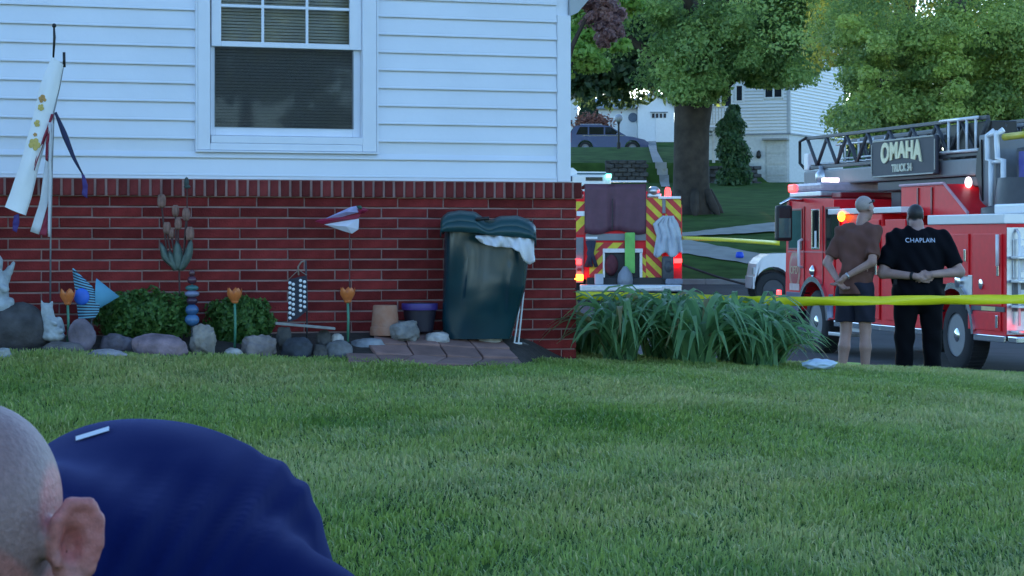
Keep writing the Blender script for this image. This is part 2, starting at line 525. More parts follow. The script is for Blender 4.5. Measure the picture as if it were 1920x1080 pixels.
# ------------------------------------------------------------------ the near house
house = thing('house', 'white sided house with a dark red brick base and one window', 'house', (CX, CY, 0.0), TH)
XL = -9.2                                            # left end of the wall (out of frame)
ZB, PIT = 1.142, 0.1176                              # top of the brick, siding exposure
wx0, wx1 = HX(370, .03), HX(706, .03)                # window casing
wz0 = HL(538, 283, .03)[1]; wz1 = 2.54
cb0 = HX(1043, .0)                                   # corner board
def siding():
    def board(xa, xb, z, h=PIT):
        m = MB()
        m.prism([(0.0, z), (-.022, z), (-.022, z+.007), (-.017, z+.014), (-.004, z+h-.012), (0.0, z+h-.012)], 'x', xa, xb)
        return m
    k = 0
    z = ZB + .019
    while z < 2.62:
        if z + PIT > wz0 + .002 and z < wz1:
            if z < wz0 - .01:
                m = board(XL, cb0-.003, z, wz0 - z)
                m.build('siding_board', M['vinyl'], house)
            else:
                board(XL, wx0-.002, z).build('siding_board', M['vinyl'], house)
                board(wx1+.002, cb0-.003, z).build('siding_board', M['vinyl'], house)
        else:
            board(XL, cb0-.003, z).build('siding_board', M['vinyl'], house)
        z += PIT; k += 1
    MB().box((XL, -.020, ZB), (cb0-.002, 0, ZB+.017)).build('starter_strip', M['trim'], house)
    # board behind, corner board, gable above and roof
    xw, zw = (wx0+wx1)/2, wz0
    m = MB()
    m.box((XL, .002, ZB-.02), (wx0+.05, .10, 2.7)); m.box((wx1-.05, .002, ZB-.02), (0, .10, 2.7))
    m.box((wx0+.05, .002, ZB-.02), (wx1-.05, .10, wz0+.04)); m.box((wx0+.05, .002, wz1-.03), (wx1-.05, .10, 2.7))
    m.build('wall', M['vinyl'], house)
    MB().bbox((cb0, -.024, ZB), (.012, .09, 2.27), .004).build('corner_board', M['trim'], house)
    MB().box((-.09, .10, ZB-.02), (.004, 8.0, 2.6)).build('side_wall', M['vinyl'], house)
    m = MB(); m.prism([(XL,2.7),(0,2.7),(0,2.74),(XL/2,4.5),(XL,2.74)], 'y', .0, .12); m.build('gable', M['vinyl'], house)
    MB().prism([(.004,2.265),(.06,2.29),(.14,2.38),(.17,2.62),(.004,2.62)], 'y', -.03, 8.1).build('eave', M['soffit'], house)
    m = MB()
    for s in (0, 1):
        P = [(.42,2.60),(XL/2,4.62),(XL/2,4.74),(.42,2.72)]
        if s: P = [(XL - p[0], p[1]) for p in P]
        m.prism(P, 'y', -.35, 8.3)
    m.build('roof', M['shingle'], house)
    MB().box((XL, .10, -.4), (XL+.1, 8, 2.7)).build('side_wall', M['vinyl'], house)
    MB().box((XL, 7.9, -.4), (0, 8, 2.7)).build('back_wall', M['vinyl'], house)
siding()

def window():
    Z = lambda py: HL(538, py, .02)[1]
    W = MB(); d0, d1 = -.035, .05
    c = HX(394, .03) - wx0
    W.bbox((wx0, d0, wz0), (wx0+c, d1, wz1), .006); W.bbox((wx1-c*1.15, d0, wz0), (wx1, d1, wz1), .006)
    W.bbox((wx0+c, d0+.002, wz0), (wx1-c*1.15, d1, wz0+.045), .006); W.bbox((wx0+c, d0+.002, wz1-.06), (wx1-c*1.15, d1, wz1), .006)
    win = W.build('window', M['trim'], house)
    m = MB(); m.bbox((wx0-.012, -.045, wz0-.014), (wx1+.012, -.0, wz0-.002), .003)
    m.bbox((wx0-.012, -.04, wz0-.001), (wx0-.001, 0, wz1), .003); m.bbox((wx1+.001, -.04, wz0-.001), (wx1+.012, 0, wz1), .003)
    m.build('frame', M['trim'], win)
    sx0, sx1 = HX(396, .0), HX(677, .0)
    sill = MB(); sill.bbox((sx0-.006, -.03, wz0+.046), (sx1+.006, .05, Z(256)), .004); sill.build('sill', M['trim'], win)
    def sash(name, y0, px, pz, xr):
        m = MB(); (a, b), (zb, zt), (oa, ob, ozb, ozt) = px, pz, xr
        m.bbox((oa, y0, ozb), (a, y0+.03, ozt), .004); m.bbox((b, y0, ozb), (ob, y0+.03, ozt), .004)
        m.bbox((a, y0+.001, ozb), (b, y0+.03, zb), .004); m.bbox((a, y0+.001, zt), (b, y0+.03, ozt), .004)
        return m.build(name, M['trim'], win)
    lo = sash('lower_sash', .022, (HX(405,0), HX(663,0)), (Z(239), Z(91)), (sx0, sx1, Z(255), Z(84)))
    up = sash('upper_sash', -.012, (HX(414,0), HX(655,0)), (Z(80), 2.48), (sx0, sx1, Z(90), 2.53))
    MB().box((HX(405,0), .036, Z(239)), (HX(663,0), .038, Z(91))).build('pane', M['pane'], win)
    MB().box((HX(414,0), .004, Z(80)), (HX(655,0), .006, 2.48)).build('pane', M['pane'], win)
    MB().box((HX(403,0), .010, Z(240)), (HX(664,0), .012, Z(90.5))).build('insect_screen', M['screen'], win)
    for p in (492.5, 575.5):
        x = HX(p, 0); MB().bbox((x-.009, -.004, Z(80)), (x+.009, .003, 2.48), .002).build('muntin', M['trim'], win)
    zz = Z(13.5); MB().bbox((HX(414,0), -.005, zz-.009), (HX(655,0), .0025, zz+.009), .002).build('muntin', M['trim'], win)
    m = MB(); z = Z(250)
    while z < 2.5:
        Mx = Matrix.Translation((0, .10, z)) @ Matrix.Rotation(math.radians(50), 4, 'X')
        m.box((sx0+.01, -.012, -.0007), (sx1-.01, .012, .0007), Mx); z += .0205
    b = m.build('blind', M['blind'], win); b['kind'] = 'stuff'
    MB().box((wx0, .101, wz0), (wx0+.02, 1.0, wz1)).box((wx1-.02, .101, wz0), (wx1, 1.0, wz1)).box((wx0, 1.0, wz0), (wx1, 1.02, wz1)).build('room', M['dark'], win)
window()

def bricks():
    def unit(name, l, h, d, seed):
        bm = bmesh.new()
        bmesh.ops.create_cube(bm, size=1.0, matrix=Matrix.Diagonal((l, d, h, 1)))
        bmesh.ops.bevel(bm, geom=[e for e in bm.edges if all(v.co.y < 0 for v in e.verts)], offset=.004, segments=1, affect='EDGES')
        r = random.Random(seed)
        for v in bm.verts: v.co += Vector((r.uniform(-1,1), r.uniform(-1,1), r.uniform(-1,1))) * .0012
        me = bpy.data.meshes.new(name); bm.to_mesh(me); bm.free(); me.materials.append(M['brick'])
        return me
    CP, BL, mj = .0677, .3175, .010
    BX = .048                                       # right end of the brick wall
    me = [unit('brick', BL-mj, CP-mj, .05, i) for i in range(4)]
    xvis = HX(-40, .03)
    z1 = .961
    jA = HX(173, .03) % BL; jB = HX(206, .03) % BL
    far = MB()
    rr = random.Random(3)
    cache = {}
    for k in range(-1, 16):
        zt = z1 - CP*k; zc = zt - CP/2
        if zt - CP < -.16: break
        off = jA if k % 2 == 0 else jB
        n0 = math.floor((XL - off) / BL)
        x = off + n0*BL
        while x < BX - .02:
            xa, xb = max(x, XL), min(x + BL, BX + mj/2)
            if xb > BX - .06 and xb < BX: xb = BX + mj/2
            L = xb - xa - mj
            if L > .03:
                if xb < xvis:
                    far.box((xa+mj/2, -.03, zc-(CP-mj)/2), (xb-mj/2, .02, zc+(CP-mj)/2))
                else:
                    if abs(L - (BL-mj)) < .004: mesh = me[rr.randrange(4)]
                    else:
                        key = round(L, 3)
                        if key not in cache: cache[key] = unit('brick', L, CP-mj, .05, 9)
                        mesh = cache[key]
                    o = bpy.data.objects.new('brick', mesh); COL.objects.link(o); o.parent = house
                    o.location = ((xa+xb)/2, -.005 + rr.uniform(-.0018,.0018), zc)
                    o.rotation_euler = (0, rr.uniform(-.003,.003), rr.uniform(-.004,.004))
            x += BL
    # rowlock course: bricks on edge, projecting as a sill
    pt = .0703; rh = ZB - .006 - (z1 + CP) - .004
    zr = (ZB - .006 + z1 + CP + .002) / 2
    rme = [unit('brick', pt-.017, rh, .09, 20+i) for i in range(3)]
    for q in rme: q.materials[0] = M['brick2']
    x = .085 - pt
    while x > XL:
        if x + pt < xvis: far.box((x+.0085, -.06, zr-rh/2), (x+pt-.0085, .03, zr+rh/2))
        else:
            o = bpy.data.objects.new('rowlock_brick', rme[rr.randrange(3)]); COL.objects.link(o); o.parent = house
            o.location = (x+pt/2, -.018 + rr.uniform(-.003,.003), zr); o.rotation_euler = (0, rr.uniform(-.006,.006), rr.uniform(-.01,.01))
        x -= pt
    b = far.build('hidden_brickwork', M['brick'], house); b['kind'] = 'stuff'
    m = MB(); m.box((XL, -.0215, -.4), (BX-.008, .10, z1+CP)); m.box((XL, -.054, z1+CP), (.079, .10, ZB-.002))
    m.build('mortar', M['mortar'], house)
    MB().box((-.10, .101, -.4), (BX-.006, 8.0, ZB-.03)).build('side_brickwork', M['brick'], house)
    MB().box((XL-.02, .101, -.4), (XL+.1, 8.0, ZB-.03)).build('side_brickwork', M['brick'], house)
bricks()

# planting bed along the wall and the pavers in it
def bed():
    rows = []
    for j in range(13):
        r = []
        for i in range(61):
            px = -250 + i * 22.3
            f = bed_front(px); d = f * j / 12.0
            x = HX(px, d); X, Y = CX + x*CT + d*ST, CY + x*ST - d*CT
            z = surf(X, Y) + .004 + (.008*math.sin(px*.13)*math.sin(j*2.1) if px < 640 else 0)
            if j == 12: z = ground(X, Y) - .03
            r.append((X, Y, z))
        rows.append(r)
    m = MB(); m.grid(rows); tag(m.build('garden_bed', M['soil'], smooth=True), kind='structure')
bed()
# ------------------------------------------------------------------ yard things in front of the wall
def wp(x, d, z): return Vector((CX + x*CT + d*ST, CY + x*ST - d*CT, z))    # wall-local -> world
def base_at(px, d, dz=0.0):
    P = wp(HX(px, d), d, 0); return Vector((P.x, P.y, surf(P.x, P.y) + dz))
def bedz(px, d): return base_at(px, d).z

def pavers():
    t = thing('paver_patio', 'small patio of pinkish concrete pavers in front of the trash bin', 'patio', base_at(820, .45))
    # quads given by their photo corners, laid on the ground
    rows = [([(752,631),(800,633),(868,636),(934,639)], [(764,652),(826,654),(893,657),(957,660)]),
            ([(700,636),(752,638)], [(706,650),(764,652)]),
            ([(690,652),(764,654),(826,656),(893,659),(957,662)], [(704,670),(776,672),(838,674),(906,676),(972,679)]),
            ([(648,668),(704,672),(776,674),(838,676),(906,678),(974,681)], [(652,685),(716,686),(744,687),(816,689),(890,690),(985,692)])]
    rr = random.Random(5)
    for top, bot in rows:
        for i in range(len(top)-1):
            q = [GB(*p) for p in (top[i], top[i+1], bot[i+1], bot[i])]
            c = sum(q, Vector()) / 4
            q = [c + (p - c) * .965 for p in q]
            h = [.020 + rr.uniform(-.006,.006) for _ in range(4)]
            lo = [p + Vector((0,0,-.03)) for p in q]; hi = [p + Vector((0,0,hh)) for p, hh in zip(q, h)]
            hi2 = [c + (p - c)*.97 + Vector((0,0,.006)) for p in hi]
            for k in range(4): hi2[k].z = hi[k].z + .005
            m = MB(); m.add(lo + hi + hi2, [(3,2,1,0),(8,9,10,11)] + [(k,(k+1)%4,4+(k+1)%4,4+k) for k in range(4)] + [(4+k,4+(k+1)%4,8+(k+1)%4,8+k) for k in range(4)])
            m.build('paver', M['paver'], t, world=True)
pavers()

def rock(px, pytop, pybot, w, col, label, d=None, seed=0, sy=.8, tilt=0.0, rough=.16, name='rock', cat='rock', col2=None, grp='rocks edging the garden bed'):
    """a field stone that covers the given photo box"""
    B = GB(px, pybot) if d is None else base_at(px, d)
    Y = B.y
    W = w * Y / F / 2; Hh = (pybot - pytop) * Y / F
    zb = CZ + (YH - pybot) * Y / F
    bm = bmesh.new(); bmesh.ops.create_icosphere(bm, subdivisions=4, radius=1.0)
    off = Vector((seed*7.3, seed*3.1, seed*1.7))
    for v in bm.verts:
        n = v.co.normalized()
        k = 1 + rough*1.7*noise.noise(n*1.3+off) + rough*1.0*noise.noise(n*3.1+off) + rough*.4*noise.noise(n*7+off)
        p = n*k
        p.x = math.copysign(abs(p.x)**.85, p.x); p.z = math.copysign(abs(p.z)**.8, p.z)
        v.co = p
    x0=min(v.co.x for v in bm.verts); x1=max(v.co.x for v in bm.verts); z0=min(v.co.z for v in bm.verts); z1=max(v.co.z for v in bm.verts)
    for v in bm.verts:
        p = v.co
        q = Vector(((p.x-(x0+x1)/2)*2/(x1-x0)*W, p.y*W*sy, (p.z-z0)/(z1-z0)*(Hh+.05)-.05))
        q = Matrix.Rotation(tilt, 3, 'Y') @ q
        v.co = q
    me = bpy.data.meshes.new(name); bm.to_mesh(me); bm.free()
    o = link(name, me, mat('stone', col, .9, var=.45, scale=11, bump=.9, bscale=38, col2=col2), None, True)
    o.location = (B.x, B.y + W*sy*.35, zb)
    tag(o, label, cat, grp)
    return o
PURP, PINK, DARK, TAN, PALE = (.17,.135,.16), (.235,.165,.19), (.055,.053,.06), (.36,.31,.26), (.40,.38,.36)
rock(28, 566, 650, 132, (.060,.056,.058), 'big dark rounded boulder under the white angel statue', seed=1, rough=.07, sy=.7, name='boulder', cat='boulder')
rock(153, 597, 652, 54, PURP, 'upright purple grey stone under the blue striped wind spinner', seed=2, rough=.10, d=.62)
rock(217, 625, 653, 64, (.13,.11,.13), 'low dark purple stone between the upright stone and the big pink one', seed=3, d=.55)
rock(298, 625, 668, 106, PINK, 'wide pinkish stone in front of the left shrub', seed=4, rough=.10)
rock(380, 607, 664, 54, TAN, 'craggy tan stone at the foot of the beaded garden totem', seed=5, rough=.30, col2=(.20,.18,.16))
rock(484, 627, 664, 68, (.30,.25,.23), 'flat layered tan stone right of the middle orange tulip', seed=6, rough=.22, col2=(.14,.12,.12))
rock(437, 652, 666, 36, PALE, 'small white stone at the foot of the middle orange tulip', seed=7, rough=.12)
rock(556, 632, 667, 62, (.045,.05,.062), 'blue black stone under the checkered wind spinner', seed=8, rough=.15)
rock(634, 637, 668, 54, (.15,.15,.155), 'round grey stone below the right orange tulip', seed=9, rough=.12)
rock(633, 625, 636, 24, PALE, 'tiny white stone at the foot of the right orange tulip', seed=19, d=.55)
rock(118, 640, 661, 84, (.13,.115,.11), 'low brown grey stone between the boulder and the upright stone', seed=10, rough=.12)
rock(200, 654, 671, 78, (.27,.25,.27), 'flat pale grey slab in the grass edge', seed=11, rough=.10, sy=.5)
rock(4, 652, 671, 34, (.30,.31,.30), 'pale stone at the left end of the bed', seed=12)
rock(758, 600, 629, 58, (.30,.29,.28), 'grey stone leaning before the clay pot and the purple pot', seed=13, rough=.26, d=.42, col2=(.13,.125,.12))
rock(820, 622, 634, 46, (.36,.34,.33), 'flat pale stone left of the trash bin base', seed=14, rough=.12, d=.42)
rock(915, 621, 642, 56, (.34,.33,.31), 'flat grey stone under the front of the trash bin', seed=15, rough=.14, d=.40)
rock(690, 634, 650, 66, (.24,.25,.27), 'flat bluish slab at the left side of the pavers', seed=16, rough=.12, sy=.6)
rock(600, 645, 668, 34, (.075,.07,.065), 'small dark stone between the blue black and the round grey one', seed=17)
rock(975, 640, 655, 40, (.12,.11,.10), 'low brown stone at the house corner beside the bin', seed=18, d=.25)

def shrub(px0, px1, pytop, pybot, d, label, seed):
    rr = np.random.default_rng(seed)
    B = base_at((px0+px1)/2, d); Y = B.y
    rx = (px1-px0)*Y/F/2; h = (pybot-pytop)*Y/F; zb = CZ+(YH-pybot)*Y/F
    t = thing('shrub', label, 'shrub', (B.x, B.y, zb), 0, 'green shrubs by the wall')
    n = 5200
    u = rr.normal(size=(n,3)); u /= np.linalg.norm(u,axis=1)[:,None]
    lump = 1 + .16*np.sin(u[:,0]*5+seed)*np.sin(u[:,2]*6+1) + .08*np.sin(u[:,0]*11+u[:,1]*9)
    r = (rr.random(n)**.22) * lump
    C = u*r[:,None]*np.array([rx, rx*.6, h*.58]); C[:,2] += h*.46
    C[:,2] = np.maximum(C[:,2], .01)
    leaves('foliage', C, u + rr.normal(size=(n,3))*.6, .017, .55, rr, (.030,.080,.018), (.070,.14,.030), t, bigvar=u[:,2]*0)
    m = MB()
    for k in range(7):
        a = k*.9; m.tube([(0,0,0),(math.cos(a)*rx*.25,math.sin(a)*rx*.15,h*.4),(math.cos(a)*rx*.6,math.sin(a)*rx*.4,h*.75)], [.009,.006,.003], 5)
    m.build('stem', M['bark'], t)

def leaves(name, C, N, size, asp, rr, c0, c1, parent, fold=.25, bigvar=None, clump=None, mt='leaf'):
    """many small folded leaves: centres C, rough normals N"""
    n = len(C)
    N = N / np.maximum(np.linalg.norm(N,axis=1),1e-6)[:,None]
    A = rr.normal(size=(n,3)); T = np.cross(N, A); T /= np.maximum(np.linalg.norm(T,axis=1),1e-6)[:,None]
    Bv = np.cross(N, T)
    s = size * (0.6 + .8*rr.random(n))[:,None]
    L, Wd = T*s, Bv*s*asp
    lift = N*s*fold
    V = np.stack([C-L, C-Wd+lift*.6, C+L-lift*.3, C+Wd+lift*.6], 1).reshape(-1,3)
    Fq = np.arange(4*n).reshape(n,4)
    Fq = np.concatenate([Fq[:,[0,1,2]], Fq[:,[0,2,3]]])
    k = rr.random(n)
    if clump is not None: k = np.clip(.28*k + .72*clump, 0, 1)
    c = np.array(c0)[None]*(1-k[:,None]) + np.array(c1)[None]*k[:,None]
    c = np.repeat(c, 4, 0)
    o = np_mesh(name, V, Fq, M[mt], parent, c, False, 3)
    o['kind'] = 'stuff'
    return o
shrub(178, 368, 548, 634, .30, 'wide round green shrub left of the beaded totem', 1)
shrub(384, 514, 560, 646, .30, 'smaller green shrub behind the middle orange tulip', 2)

ORANGE = mat('orange_glass', (.62,.17,.045), .35, var=.12, scale=30)
GREENP = mat('green_stake', (.06,.22,.14), .5)
def tulip(px, pytop, pybot, pyend, label):
    d = .52
    B = base_at(px, d); Y = B.y
    P = lambda x, y: PW(x, y, Y)
    z0 = P(px, pyend).z
    t = thing('tulip_stake', label, 'garden stake', (B.x, B.y, z0), 0, 'orange tulip stakes in the garden bed')
    H = (pybot-pytop)*Y/F; R = 14.5*Y/F; zc = P(px, pybot).z - z0
    m = MB()
    for k in range(5):
        a0 = k*2*math.pi/5 + .3
        G_ = []
        for i in range(7):
            v = i/6; row = []
            for j in range(5):
                u = (j-2)/2; a = a0 + u*.72*(1-.55*max(0,v-.55)/.45)
                rad = R*(.35+.65*math.sin(min(1,v*1.25)*math.pi/2)) * (1.0 - .14*max(0,v-.6)) * (1+.05*(k%2))
                row.append((rad*math.cos(a), rad*math.sin(a), zc + H*v*(1-.16*abs(u)*v)))
            G_.append(row)
        m.grid(G_)
    m.ell((0,0,zc+.006), (R*.5,R*.5,R*.3))
    m.build('flower', ORANGE, t, True, fix=False)
    m = MB(); m.tube([(0,0,-.03),(.004,0,zc*.5),(0,0,zc+.01)], .0085, 7); m.build('stem', GREENP, t, True)
tulip(127, 541, 570, 640, 'orange tulip stake beside the blue striped wind spinner')
tulip(440, 539, 567, 652, 'orange tulip stake in front of the smaller shrub')
tulip(652, 538, 566, 632, 'orange tulip stake between the checkered spinner and the clay pot')

def pot(px, w0, w1, pyt, pyb, d, m_, label, cat, flip=False, rim=None):
    B = base_at(px, d); Y = B.y; h = (pyb-pyt)*Y/F
    z0 = CZ+(YH-pyb)*Y/F; a, b = w0*Y/F/2, w1*Y/F/2       # top / bottom radii
    t = thing('flower_pot', label, cat, (B.x, B.y, z0))
    MB().lathe([(b*.9,0),(b,.004),(b+(a-b)*.75,h*.74),(a*.97,h*.75),(a*1.0,h*.98),(a*.95,h),(a*.86,h),(a*.8,h*.6),(b*.8,.02),(.002,.02)], n=28).build('pot', m_, t, 40)
    if rim: MB().lathe([(a*1.015,h*.76),(a*1.03,h*.80),(a*1.03,h*.97),(a*1.015,h*.99)], n=28, cap=False).build('rim', rim, t, True)
    return t
# an upturned clay pot, wider at its foot
B = base_at(722, .27)
Yp = B.y; hp = 57*Yp/F; z0 = CZ+(YH-629)*Yp/F
tp = thing('clay_pot', 'upturned orange clay pot against the brick wall', 'flower pot', (B.x,B.y,z0))
k = Yp/F
MB().lathe([(27.5*k,0),(28.5*k,.003),(28*k,hp*.28),(26*k,hp*.30),(22.5*k,hp*.97),(21.5*k,hp),(.002,hp)], n=28).build('pot', mat('terracotta', (.36,.15,.085), .85, var=.25, scale=12, bump=.25, col2=(.42,.24,.17)), tp, 40)
pot(787, 66, 50, 568, 622, .24, mat('dark_pot', (.020,.017,.03), .5), 'purple rimmed dark plastic pot beside the trash bin', 'flower pot', rim=mat('purple_rim', (.055,.03,.19), .45))

# ---------------------------------------------------------------- wheeled trash bin, lid sagging, cloth hanging out
def trash_bin():
    B = base_at(905, .33); Y = B.y
    k = Y/F
    z0 = CZ + (YH-634)*k
    t = thing('trash_bin', 'dark green wheeled trash bin with a warped lid by the house corner', 'trash bin', (B.x, B.y, z0))
    green = mat('bin_plastic', (.006,.034,.046), .24, var=.18, scale=5, bump=.10, bscale=9, spec=.6)
    X = lambda px: (px-905)*k
    Z = lambda py: (634-py)*k
    # body: rows of a rounded, uneven, leaning box
    rows = []
    secs = [(634,832,958,.16),(600,829,968,.17),(540,831,985,.19),(480,833,992,.20),(432,834,998,.205),(414,834,1000,.205)]
    def at(py):
        ys = [s[0] for s in secs][::-1]
        return [float(np.interp(py, ys, [s[i] for s in secs][::-1])) for i in (1,2,3)]
    n = 120; pys = [634 - i*(634-414)/44 for i in range(45)]
    for py in pys:
        a, b, dd = at(py); cx = (X(a)+X(b))/2; hw = (X(b)-X(a))/2
        r = []
        for j in range(n):
            w = 2*math.pi*j/n; c, s = math.cos(w), math.sin(w)
            x = math.copysign(abs(c)**.38, c)*hw; y = math.copysign(abs(s)**.42, s)*dd
            v = (py-414)/220
            y += .018*math.sin(x*16+2)*math.sin(v*5.0+.5)*(1 if y < 0 else .2)      # sun-warped front
            if y < 0:
                qx = (x + cx)/k + 905
                for (gx, y0, y1, am, wd) in ((877,470,600,.024,5),(928,500,570,.018,4.5),(955,505,570,.018,4.5),(902,500,620,-.012,9),(940,560,625,.006,10)):
                    y -= am*math.exp(-((qx-gx-(py-530)*-.03)/wd)**2)*math.sin(math.pi*max(0,min(1,(py-y0+15)/(y1-y0+30))))**.8
                y += .020*max(0,min(1,(qx-880)/50))*max(0,min(1,(py-436)/16))*max(0,min(1,(520+(qx-900)*.25-py)/70))
            r.append((cx+x, y, Z(py)))
        rows.append(r+[r[0]])
    m = MB(); m.grid(rows); m.f.append(tuple(range(n))); m.f.append(tuple(44*(n+1)+j for j in range(n)))
    m.build('body', green, t, 50)
    # two-lobed warped lid
    rows = []
    for i in range(15):
        v = i/14; r = []
        for j in range(31):
            u = j/30
            px = 828 + u*176
            top = np.interp(u, [0,.06,.2,.36,.46,.52,.62,.8,.94,1], [408,398,394,397,410,413,405,404,412,424])
            y = -.262 + .49*v
            z = Z(top) - .05*abs(2*v-1)**3 - (.02 if v < .05 else 0)
            r.append((X(px), y, z))
        rows.append(r)
    m = MB(); m.grid(rows)
    lip = [[p for p in rows[0]], [(p[0], p[1]-.004, min(p[2]-.03, Z(float(np.interp(j/30, [0,.4,.52,1], [434,437,441,448]))))) for j, p in enumerate(rows[0])]]
    m.grid(lip)
    m.grid([[rows[i][0] for i in range(15)], [(rows[i][0][0]-.003, rows[i][0][1], rows[i][0][2]-.06) for i in range(15)]])
    m.grid([[rows[i][-1] for i in range(15)], [(rows[i][-1][0]+.003, rows[i][-1][1], rows[i][-1][2]-.06) for i in range(15)]])
    lid = m.build('lid', mat('lid_plastic', (.012,.055,.062), .38, var=.15, scale=4), t, 35)
    md = lid.modifiers.new('thickness', 'SOLIDIFY'); md.thickness = .008
    m = MB(); m.tube([(X(893),-.25,Z(412)),(X(918),-.255,Z(410))], .012, 8); m.build('lid_handle', M['black'], t, True)
    for s in (-1, 1):
        w = MB(); w.tube([(X(895)+s*.20-.02,.20,.09),(X(895)+s*.20+.02,.20,.09)], .1, 20); w.build('wheel', M['rubber'], t)
    # cloth
    rr = random.Random(2)
    rows = []
    for i in range(13):
        v = i/12; r = []
        for j in range(29):
            u = j/28
            px = 893 + u*108
            top = np.interp(u, [0,.2,.5,.8,1], [441,440,436,436,440])
            bot = np.interp(u, [0,.08,.35,.62,.76,.80,.92,1], [445,455,463,464,473,486,496,489])
            py = top + (bot-top)*v
            y = -.268 - .03*math.sin(u*16 + v*2.8) * (.3+.7*v) - .014*math.sin(u*37-v*4) - .012*v + (.05*(1-v)**3)
            r.append((X(px), y, Z(py)))
        rows.append(r)
    m = MB(); m.grid(rows)
    c = m.build('cloth', mat('pale_cloth', (.72,.70,.72), .85, var=.08), None, True)
    c.location = t.location
    md = c.modifiers.new('thickness', 'SOLIDIFY'); md.thickness = .006
    tag(c, 'crumpled white cloth hanging out from under the bin lid', 'cloth')
    # thin pale rails leaning at the right of the bin
    B2 = base_at(970, .30)
    t2 = thing('wire_stand', 'thin pale wire stand leaning at the right side of the trash bin', 'wire stand', (B2.x,B2.y,CZ+(YH-645)*B2.y/F))
    kk = B2.y/F
    for q, (xa, xb) in enumerate(((964,978),(972,982))):
        m = MB(); m.tube([((xa-970)*kk, 0, 0),((xb-970)*kk, .05, (645-548)*kk)], .006, 6); m.build('wire', M['white'], t2)
    m = MB(); m.tube([((978-970)*kk,.05,(645-548)*kk),((982-970)*kk,.05,(645-548)*kk)], .006, 6); m.tube([(-.03,-.02,.004),(.03,.0,.004)], .007, 6); m.build('cross_wire', M['white'], t2)
trash_bin()

